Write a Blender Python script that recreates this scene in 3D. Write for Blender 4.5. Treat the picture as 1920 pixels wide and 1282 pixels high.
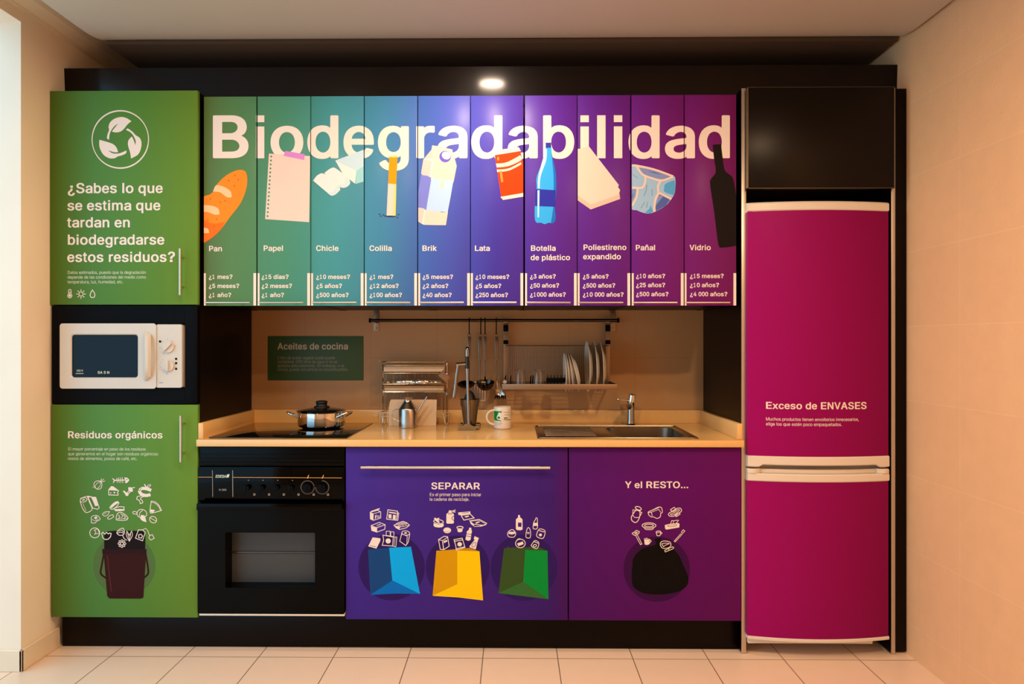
import bpy, bmesh, math, random
from mathutils import Vector, Matrix, geometry

random.seed(4)
scene = bpy.context.scene
COL = scene.collection
for o in list(bpy.data.objects):
    bpy.data.objects.remove(o)

# ------------------------------------------------------------------ camera
F_PX, CX, CY = 1250.0, 949.9, 641.0        # focal length and principal point in a 1920x1282 frame
YAW = math.radians(0.6)
EYE = Vector((0, 0, 1.31))
cam_data = bpy.data.cameras.new('camera')
cam_data.sensor_fit = 'HORIZONTAL'
cam_data.sensor_width = 36
cam_data.lens = F_PX / 1920 * 36
cam_data.shift_x = (960 - CX) / 1920
cam_data.clip_start = 0.05
cam = bpy.data.objects.new('camera', cam_data)
cam.location = EYE
cam.rotation_euler = (math.radians(90), 0, YAW)
COL.objects.link(cam)
scene.camera = cam

# ------------------------------------------------------------------ daylight and exposure
world = bpy.data.worlds.new('daylight')
scene.world = world
world.use_nodes = True
bg = world.node_tree.nodes['Background']
bg.inputs['Color'].default_value = (0.42, 0.74, 1.0, 1)
bg.inputs['Strength'].default_value = 2.6
vs = scene.view_settings
vs.view_transform = 'Standard'
vs.look = 'None'
vs.gamma = 1
vs.use_curve_mapping = False
vs.exposure = 0.0
scene.cycles.use_denoising = True
scene.cycles.max_bounces = 10

LAMP_COLOUR = (1.0, 0.67, 0.40)
LAMP_COLOURS = [(1.0, 0.76, 0.58), LAMP_COLOUR, (1.0, 0.72, 0.48), LAMP_COLOUR]
LAMPS = [  # x, y, watts, pitch towards the cabinets (degrees)
    (-0.11, 2.40, 12.0, 0),
    (1.10, 0.85, 30.0, 0),
    (-0.30, 1.30, 21.0, 0),
    (-1.00, 1.60, 12.5, 0),  # extra lamp, added to brighten the left wall
]
CEIL = 2.586

# ------------------------------------------------------------------ geometry helpers
def ray(u, v):
    a, b = (u - CX) / F_PX, (CY - v) / F_PX
    return Vector((-math.sin(YAW) + a * math.cos(YAW), math.cos(YAW) + a * math.sin(YAW), b))

def at(u, v, y):
    r = ray(u, v)
    return EYE + r * (y / r.y)

def X(u, y): return at(u, 641, y).x
def Z(v, y, u=960): return at(u, v, y).z

def on_top(u, v, z):                       # the point of a level surface at height z
    r = ray(u, v)
    return EYE + r * ((z - EYE.z) / r.z)

ORG = {}

class MB:
    def __init__(self):
        self.bm = bmesh.new()
    def _faces(self, vs, faces):
        bv = [self.bm.verts.new(v) for v in vs]
        out = []
        for f in faces:
            try: out.append(self.bm.faces.new([bv[i] for i in f]))
            except ValueError: pass
        return bv, out
    def box(self, x0, x1, y0, y1, z0, z1, bev=0, seg=2, mat=None):
        x0, x1 = min(x0, x1), max(x0, x1); y0, y1 = min(y0, y1), max(y0, y1); z0, z1 = min(z0, z1), max(z0, z1)
        vs = [Vector((x, y, z)) for z in (z0, z1) for y in (y0, y1) for x in (x0, x1)]
        if mat: vs = [mat @ v for v in vs]
        bv, fs = self._faces(vs, [(0, 2, 3, 1), (4, 5, 7, 6), (0, 1, 5, 4), (2, 6, 7, 3), (0, 4, 6, 2), (1, 3, 7, 5)])
        if bev > 0:
            bev = min(bev, 0.49 * min(x1 - x0, y1 - y0, z1 - z0))
            es = list({e for f in fs for e in f.edges})
            bmesh.ops.bevel(self.bm, geom=es, offset=bev, segments=seg, profile=0.5, affect='EDGES')
        return self
    def rings(self, rings, closed=False, cap0=True, cap1=True):
        rv = [[self.bm.verts.new(p) for p in r] for r in rings]
        n = len(rv[0])
        m = len(rv)
        for i in range(m if closed else m - 1):
            a, b = rv[i], rv[(i + 1) % m]
            for k in range(n):
                self.bm.faces.new((a[k], a[(k + 1) % n], b[(k + 1) % n], b[k]))
        if not closed:
            if cap0: self.bm.faces.new(list(reversed(rv[0])))
            if cap1: self.bm.faces.new(rv[-1])
        return self
    def tube(self, pts, r, seg=10, closed=False, rs=None):
        pts = [Vector(p) for p in pts]
        n = len(pts)
        tang = []
        for i in range(n):
            a = pts[i - 1] if (i > 0 or closed) else pts[0]
            b = pts[(i + 1) % n] if (i < n - 1 or closed) else pts[-1]
            tang.append((b - a).normalized())
        t0 = tang[0]
        nrm = t0.orthogonal().normalized()
        rings = []
        for i in range(n):
            if i:
                q = tang[i - 1].rotation_difference(tang[i])
                nrm = q @ nrm
            t = tang[i]
            bn = t.cross(nrm).normalized()
            nrm = bn.cross(t).normalized()
            rr = rs[i] if rs else r
            rings.append([pts[i] + (nrm * math.cos(k * 2 * math.pi / seg) + bn * math.sin(k * 2 * math.pi / seg)) * rr for k in range(seg)])
        return self.rings(rings, closed)
    def cyl(self, p0, p1, r, r1=None, seg=20):
        return self.tube([p0, p1], r, seg, rs=[r, r if r1 is None else r1])
    def lathe(self, prof, c, seg=40, mat=None, closed=False):
        rings = []
        for r, z in prof:
            ring = []
            for k in range(seg):
                a = k * 2 * math.pi / seg
                p = Vector((max(r, 1e-5) * math.cos(a), max(r, 1e-5) * math.sin(a), z))
                if mat: p = mat @ p
                ring.append(Vector(c) + p)
            rings.append(ring)
        return self.rings(rings, closed)
    def prism(self, poly, d0, d1, axis='Y'):
        def mk(p, d):
            if axis == 'Y': return Vector((p[0], d, p[1]))
            if axis == 'X': return Vector((d, p[0], p[1]))
            return Vector((p[0], p[1], d))
        n = len(poly)
        a = [self.bm.verts.new(mk(p, d0)) for p in poly]
        b = [self.bm.verts.new(mk(p, d1)) for p in poly]
        self.bm.faces.new(a)
        self.bm.faces.new(list(reversed(b)))
        for k in range(n):
            self.bm.faces.new((a[k], b[k], b[(k + 1) % n], a[(k + 1) % n]))
        return self
    def bulge(self, x0, x1, z0, z1, yback, yedge, b, n=20, bev=0.004, zlow=None):
        """panel whose front bows towards the viewer across its width"""
        rings = []
        for i in range(n + 1):
            t = i / n
            x = x0 + (x1 - x0) * t
            y = yedge - b * (1 - (2 * t - 1) ** 2)
            zb = zlow(t) if zlow else z0
            e = bev if 0 < i < n else bev * 1.5
            rings.append([Vector((x, yback, zb)), Vector((x, y + e, zb)), Vector((x, y, zb + bev)), Vector((x, y, z1 - bev)), Vector((x, y + e, z1)), Vector((x, yback, z1))])
        return self.rings(rings)
    def sphere(self, c, r, sc=(1, 1, 1), seg=16):
        m = Matrix.Translation(c) @ Matrix.Diagonal((r * sc[0], r * sc[1], r * sc[2], 1))
        bmesh.ops.create_uvsphere(self.bm, u_segments=seg, v_segments=max(6, seg // 2), radius=1, matrix=m)
        return self
    def build(self, name, mat, parent=None, origin=None, smooth=True, recalc=True):
        if recalc:
            bmesh.ops.recalc_face_normals(self.bm, faces=self.bm.faces[:])
        org = ORG[parent.name] if parent else Vector(origin if origin else (0, 0, 0))
        bmesh.ops.translate(self.bm, verts=self.bm.verts[:], vec=-org)
        me = bpy.data.meshes.new(name)
        self.bm.to_mesh(me)
        self.bm.free()
        for m in (mat if isinstance(mat, (list, tuple)) else [mat]):
            me.materials.append(m)
        if smooth:
            me.shade_smooth()
            me.set_sharp_from_angle(angle=math.radians(32))
        ob = bpy.data.objects.new(name, me)
        COL.objects.link(ob)
        if parent: ob.parent = parent
        else: ob.location = org
        ORG[ob.name] = org
        return ob

def tag(o, label, cat, group=None):
    o['label'] = label
    o['category'] = cat
    if group: o['group'] = group
    return o

def thing(name, label, cat, loc, group=None):
    o = bpy.data.objects.new(name, None)
    o.empty_display_size = 0.05
    o.location = loc
    COL.objects.link(o)
    ORG[o.name] = Vector(loc)
    return tag(o, label, cat, group)

def struct(name, mb, mat, smooth=False):
    o = mb.build(name, mat, smooth=smooth)
    o['kind'] = 'structure'
    return o

def copy_tree(o, parent=None):
    c = o.copy()
    COL.objects.link(c)
    if parent: c.parent = parent
    for ch in list(o.children): copy_tree(ch, c)
    return c

def arc(c, r, a0, a1, n, plane='XZ'):
    out = []
    for i in range(n + 1):
        a = math.radians(a0 + (a1 - a0) * i / n)
        if plane == 'XZ': out.append(Vector((c[0] + r * math.cos(a), c[1], c[2] + r * math.sin(a))))
        elif plane == 'YZ': out.append(Vector((c[0], c[1] + r * math.cos(a), c[2] + r * math.sin(a))))
        else: out.append(Vector((c[0] + r * math.cos(a), c[1] + r * math.sin(a), c[2])))
    return out

# ------------------------------------------------------------------ materials
def lin(c):
    f = lambda x: x / 12.92 if x <= 0.04045 else ((x + 0.055) / 1.055) ** 2.4
    return tuple(f(v / 255.0) for v in c[:3]) + (1,)

def node_mat(name):
    m = bpy.data.materials.new(name)
    m.use_nodes = True
    nt = m.node_tree
    return m, nt, nt.nodes['Principled BSDF']

def mix_colour(nt, fac, a, b):
    n = nt.nodes.new('ShaderNodeMix'); n.data_type = 'RGBA'
    nt.links.new(fac, n.inputs['Factor'])
    for sock, val in ((n.inputs['A'], a), (n.inputs['B'], b)):
        if hasattr(val, 'is_output'): nt.links.new(val, sock)
        else: sock.default_value = val
    return n.outputs['Result']

def noise(nt, scale, detail=3, vec=None):
    n = nt.nodes.new('ShaderNodeTexNoise')
    n.inputs['Scale'].default_value = scale
    n.inputs['Detail'].default_value = detail
    if vec is None:
        tc = nt.nodes.new('ShaderNodeTexCoord'); vec = tc.outputs['Object']
    nt.links.new(vec, n.inputs['Vector'])
    return n.outputs['Fac']

def plain(name, col, rough=0.4, metal=0.0, var=0.06, scale=9.0, bump=0.0, spec=0.5, coat=0.0):
    m, nt, p = node_mat(name)
    c = lin(col)
    f = noise(nt, scale)
    lo = tuple(x * (1 - var) for x in c[:3]) + (1,)
    hi = tuple(min(1, x * (1 + var)) for x in c[:3]) + (1,)
    nt.links.new(mix_colour(nt, f, lo, hi), p.inputs['Base Color'])
    p.inputs['Roughness'].default_value = rough
    p.inputs['Metallic'].default_value = metal
    p.inputs['Specular IOR Level'].default_value = spec
    p.inputs['Coat Weight'].default_value = coat
    p.inputs['Coat Roughness'].default_value = 0.1
    if bump:
        b = nt.nodes.new('ShaderNodeBump'); b.inputs['Strength'].default_value = bump; b.inputs['Distance'].default_value = 0.002
        nt.links.new(noise(nt, scale * 12, 4), b.inputs['Height'])
        nt.links.new(b.outputs['Normal'], p.inputs['Normal'])
    return m

def gradient(name, stops, axis, rough=0.5, spec=0.12, x_range=None, var=0.03):
    """printed film: a colour ramp along one world axis"""
    m, nt, p = node_mat(name)
    g = nt.nodes.new('ShaderNodeNewGeometry')
    s = nt.nodes.new('ShaderNodeSeparateXYZ'); nt.links.new(g.outputs['Position'], s.inputs[0])
    mr = nt.nodes.new('ShaderNodeMapRange')
    mr.inputs['From Min'].default_value, mr.inputs['From Max'].default_value = x_range
    nt.links.new(s.outputs[axis], mr.inputs['Value'])
    r = nt.nodes.new('ShaderNodeValToRGB')
    el = r.color_ramp.elements
    while len(el) < len(stops): el.new(0.5)
    for e, (t, c) in zip(el, stops):
        e.position = t; e.color = lin(c)
    nt.links.new(mr.outputs['Result'], r.inputs['Fac'])
    f = noise(nt, 30)
    dark = nt.nodes.new('ShaderNodeMix'); dark.data_type = 'RGBA'; dark.blend_type = 'MULTIPLY'
    dark.inputs['Factor'].default_value = 1.0
    nt.links.new(r.outputs['Color'], dark.inputs['A'])
    nt.links.new(mix_colour(nt, f, (1 - var,) * 3 + (1,), (1, 1, 1, 1)), dark.inputs['B'])
    nt.links.new(dark.outputs['Result'], p.inputs['Base Color'])
    p.inputs['Roughness'].default_value = rough
    p.inputs['Specular IOR Level'].default_value = spec
    return m

def tiles(name, col, joint, w, h, ox, oy, plane, rough=0.4, mortar=0.003, bump=0.15, spec=0.5, mottle=0.06):
    m, nt, p = node_mat(name)
    g = nt.nodes.new('ShaderNodeNewGeometry')
    s = nt.nodes.new('ShaderNodeSeparateXYZ'); nt.links.new(g.outputs['Position'], s.inputs[0])
    c = nt.nodes.new('ShaderNodeCombineXYZ')
    nt.links.new(s.outputs[plane[0]], c.inputs['X']); nt.links.new(s.outputs[plane[1]], c.inputs['Y'])
    mp = nt.nodes.new('ShaderNodeMapping'); mp.inputs['Location'].default_value = (-ox, -oy, 0)
    nt.links.new(c.outputs[0], mp.inputs['Vector'])
    b = nt.nodes.new('ShaderNodeTexBrick')
    b.offset = 0; b.squash = 1
    b.inputs['Scale'].default_value = 1
    b.inputs['Mortar Size'].default_value = mortar
    b.inputs['Mortar Smooth'].default_value = 0.2
    b.inputs['Brick Width'].default_value = w
    b.inputs['Row Height'].default_value = h
    c0 = lin(col)
    b.inputs['Color1'].default_value = c0
    b.inputs['Color2'].default_value = tuple(x * 0.97 for x in c0[:3]) + (1,)
    b.inputs['Mortar'].default_value = lin(joint)
    nt.links.new(mp.outputs[0], b.inputs['Vector'])
    mul = nt.nodes.new('ShaderNodeMix'); mul.data_type = 'RGBA'; mul.blend_type = 'MULTIPLY'; mul.inputs['Factor'].default_value = 1
    nt.links.new(b.outputs['Color'], mul.inputs['A'])
    nt.links.new(mix_colour(nt, noise(nt, 14, 5), (1 - mottle,) * 3 + (1,), (1, 1, 1, 1)), mul.inputs['B'])
    nt.links.new(mul.outputs['Result'], p.inputs['Base Color'])
    p.inputs['Roughness'].default_value = rough
    p.inputs['Specular IOR Level'].default_value = spec
    if bump:
        bp = nt.nodes.new('ShaderNodeBump'); bp.inputs['Strength'].default_value = bump; bp.inputs['Distance'].default_value = 0.002
        nt.links.new(noise(nt, 120, 4), bp.inputs['Height'])
        nt.links.new(bp.outputs['Normal'], p.inputs['Normal'])
    return m

def wood(name, dark, light, rough=0.22, grain=(3, 3, 60), spec=0.5):
    m, nt, p = node_mat(name)
    tc = nt.nodes.new('ShaderNodeTexCoord')
    mp = nt.nodes.new('ShaderNodeMapping'); mp.inputs['Scale'].default_value = grain
    nt.links.new(tc.outputs['Object'], mp.inputs['Vector'])
    f = noise(nt, 2.0, 6, mp.outputs[0])
    nt.links.new(mix_colour(nt, f, lin(dark), lin(light)), p.inputs['Base Color'])
    p.inputs['Roughness'].default_value = rough
    p.inputs['Specular IOR Level'].default_value = spec
    return m

def steel(name, col, rough, aniso=0.0):
    m = plain(name, col, rough, 1.0, 0.05, 25)
    m.node_tree.nodes['Principled BSDF'].inputs['Anisotropic'].default_value = aniso
    return m

def glass(name, col=(255, 255, 255), rough=0.02):
    m, nt, p = node_mat(name)
    p.inputs['Base Color'].default_value = lin(col)
    p.inputs['Roughness'].default_value = rough
    p.inputs['Transmission Weight'].default_value = 1
    p.inputs['IOR'].default_value = 1.45
    return m

def glow(name, col, strength):
    m, nt, p = node_mat(name)
    p.inputs['Base Color'].default_value = (0.8, 0.8, 0.8, 1)
    p.inputs['Emission Color'].default_value = col
    p.inputs['Emission Strength'].default_value = strength
    return m

M = {}
M['plaster'] = plain('cream_plaster', (240, 224, 200), 0.75, var=0.04, scale=5, bump=0.12)
M['ceiling'] = plain('ceiling_paint', (196, 184, 168), 0.55, var=0.02, scale=2)
M['cornice'] = plain('cornice_plaster', (226, 208, 180), 0.6, var=0.03)
M['base_tile'] = plain('baseboard_tile', (232, 214, 186), 0.3, var=0.03)
M['floor'] = tiles('floor_tiles', (242, 212, 184), (130, 108, 88), 0.3107, 0.620, X(907, 2.85), 2.762, 'XY', rough=0.32, mortar=0.0022, bump=0.02)
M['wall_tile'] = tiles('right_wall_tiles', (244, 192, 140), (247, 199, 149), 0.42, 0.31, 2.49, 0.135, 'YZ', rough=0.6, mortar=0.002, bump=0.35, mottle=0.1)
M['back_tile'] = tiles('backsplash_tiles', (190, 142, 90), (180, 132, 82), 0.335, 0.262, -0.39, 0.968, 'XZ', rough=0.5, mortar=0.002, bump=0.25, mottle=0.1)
M['wenge'] = wood('wenge_laminate', (5, 1, 0), (15, 6, 3), 0.36, spec=0.12)
M['wenge_h'] = wood('wenge_laminate_board', (5, 1, 0), (15, 6, 3), 0.3, (60, 3, 3), spec=0.12)
M['gloss_h'] = wood('wenge_gloss_board', (5, 1, 0), (18, 7, 3), 0.42, (60, 3, 3), spec=0.08)
M['gloss_h'].node_tree.nodes['Principled BSDF'].inputs['Coat Weight'].default_value = 0.28
M['gloss_h'].node_tree.nodes['Principled BSDF'].inputs['Coat Roughness'].default_value = 0.13
M['satin_h'] = wood('wenge_satin_door', (5, 1, 0), (15, 6, 3), 0.31, (60, 3, 3), spec=0.2)
M['ceiling_shade'] = plain('painted_ceiling_shade', (80, 60, 42), 0.8)  # shade of the ceiling by the cornice board, put into a dark colour
M['black'] = plain('black_enamel', (2, 2, 2), 0.3, var=0.1, spec=0.1)
M['black_matt'] = plain('black_matt_plastic', (2, 2, 3), 0.6, var=0.1, spec=0.08)
M['rubber'] = plain('black_rubber', (12, 11, 11), 0.5, var=0.1)
M['oven_glass'] = plain('oven_black_glass', (2, 2, 2), 0.08, var=0.1, spec=0.09)
M['oven_inside'] = plain('grey_enamel', (60, 60, 58), 0.5, var=0.04)
M['hob_glass'] = plain('hob_black_glass', (12, 8, 6), 0.05, var=0.1)
M['counter'] = plain('sand_stone_top', (230, 184, 116), 0.14, var=0.04, scale=60)
M['counter_edge'] = M['counter']
M['alu'] = steel('brushed_aluminium', (205, 196, 184), 0.38, 0.4)
M['bar_steel'] = steel('satin_steel_bar', (214, 206, 192), 0.3)
M['chrome'] = steel('polished_chrome', (228, 226, 222), 0.06)
M['press_chrome'] = steel('darkened_chrome', (158, 154, 148), 0.1)  # chrome darkened in colour to stand for dark reflections
M['sink_steel'] = steel('sink_stainless', (142, 128, 110), 0.27, 0.4)
M['micro_shell'] = plain('microwave_ivory', (204, 194, 178), 0.34, var=0.02)
M['rack_steel'] = steel('rack_satin_steel', (150, 130, 108), 0.42)
M['inox'] = steel('brushed_stainless', (188, 180, 170), 0.24, 0.5)
M['dark_steel'] = steel('dim_steel', (120, 108, 96), 0.3)
M['white_plastic'] = plain('ivory_plastic', (222, 210, 192), 0.32, var=0.02)
M['china'] = plain('white_china', (232, 222, 206), 0.12, var=0.02)
M['clear'] = glass('clear_glass')
M['lid_glass'] = glass('smoked_lid_glass', (150, 140, 128))
M['dark_window'] = plain('dark_window_glass', (6, 17, 26), 0.12, var=0.08, spec=0.15)
M['knob_cream'] = M['white_plastic']
M['foil'] = steel('crumpled_foil', (226, 220, 212), 0.22)
M['box_card'] = plain('printed_wrap_box', (198, 168, 128), 0.4, var=0.18, scale=40)
M['card_brown'] = plain('brown_card', (156, 112, 72), 0.7)
M['board'] = plain('pale_cutting_board', (214, 186, 150), 0.45, var=0.04)
M['sign'] = plain('dark_green_sign', (52, 88, 48), 0.5, var=0.05)
M['sign_text'] = plain('sign_lettering', (206, 190, 162), 0.5, var=0.04)
M['sign_text2'] = plain('sign_small_lettering', (152, 150, 120), 0.5, var=0.04)
M['metal_dark'] = steel('dark_chrome', (70, 66, 62), 0.12)
# prints
def ink(name, col): M[name] = plain('ink_' + name, col, 0.5, var=0.02, scale=20, spec=0.12)
ink('white', (236, 220, 208))
ink('soft_white', (206, 214, 186))
M['uppers'] = gradient('upper_door_print', [
    (0.00, (92, 112, 52)), (0.05, (86, 130, 78)), (0.155, (72, 140, 112)), (0.25, (66, 146, 154)), (0.34, (64, 130, 168)), (0.40, (64, 104, 178)),
    (0.47, (68, 82, 182)), (0.55, (66, 54, 164)), (0.66, (84, 37, 150)), (0.75, (90, 29, 134)), (0.86, (106, 23, 120)), (1.00, (112, 18, 94))],
    'X', x_range=(X(382, 2.825), X(1382, 2.825)))
_p = M['uppers'].node_tree.nodes['Principled BSDF']
_p.inputs['Coat Weight'].default_value = 0.14
_p.inputs['Coat Roughness'].default_value = 0.30
M['tall'] = gradient('tall_door_print', [(0.0, (82, 112, 34)), (0.3, (78, 128, 60)), (0.6, (84, 132, 54)), (1.0, (100, 138, 48))], 'X', x_range=(X(93, 2.8), X(374, 2.8)))
M['lowers'] = gradient('base_door_print', [(0.0, (64, 38, 134)), (0.33, (61, 32, 126)), (0.52, (58, 26, 116)), (0.57, (74, 12, 96)), (1.0, (96, 6, 98))], 'X', x_range=(X(649, 2.8), X(1390, 2.8)))
M['fridge_film'] = gradient('fridge_film', [(0.0, (152, 4, 98)), (1.0, (128, 1, 74))], 'X', x_range=(X(1402, 2.78), X(1667, 2.78)), rough=0.42)

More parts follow.
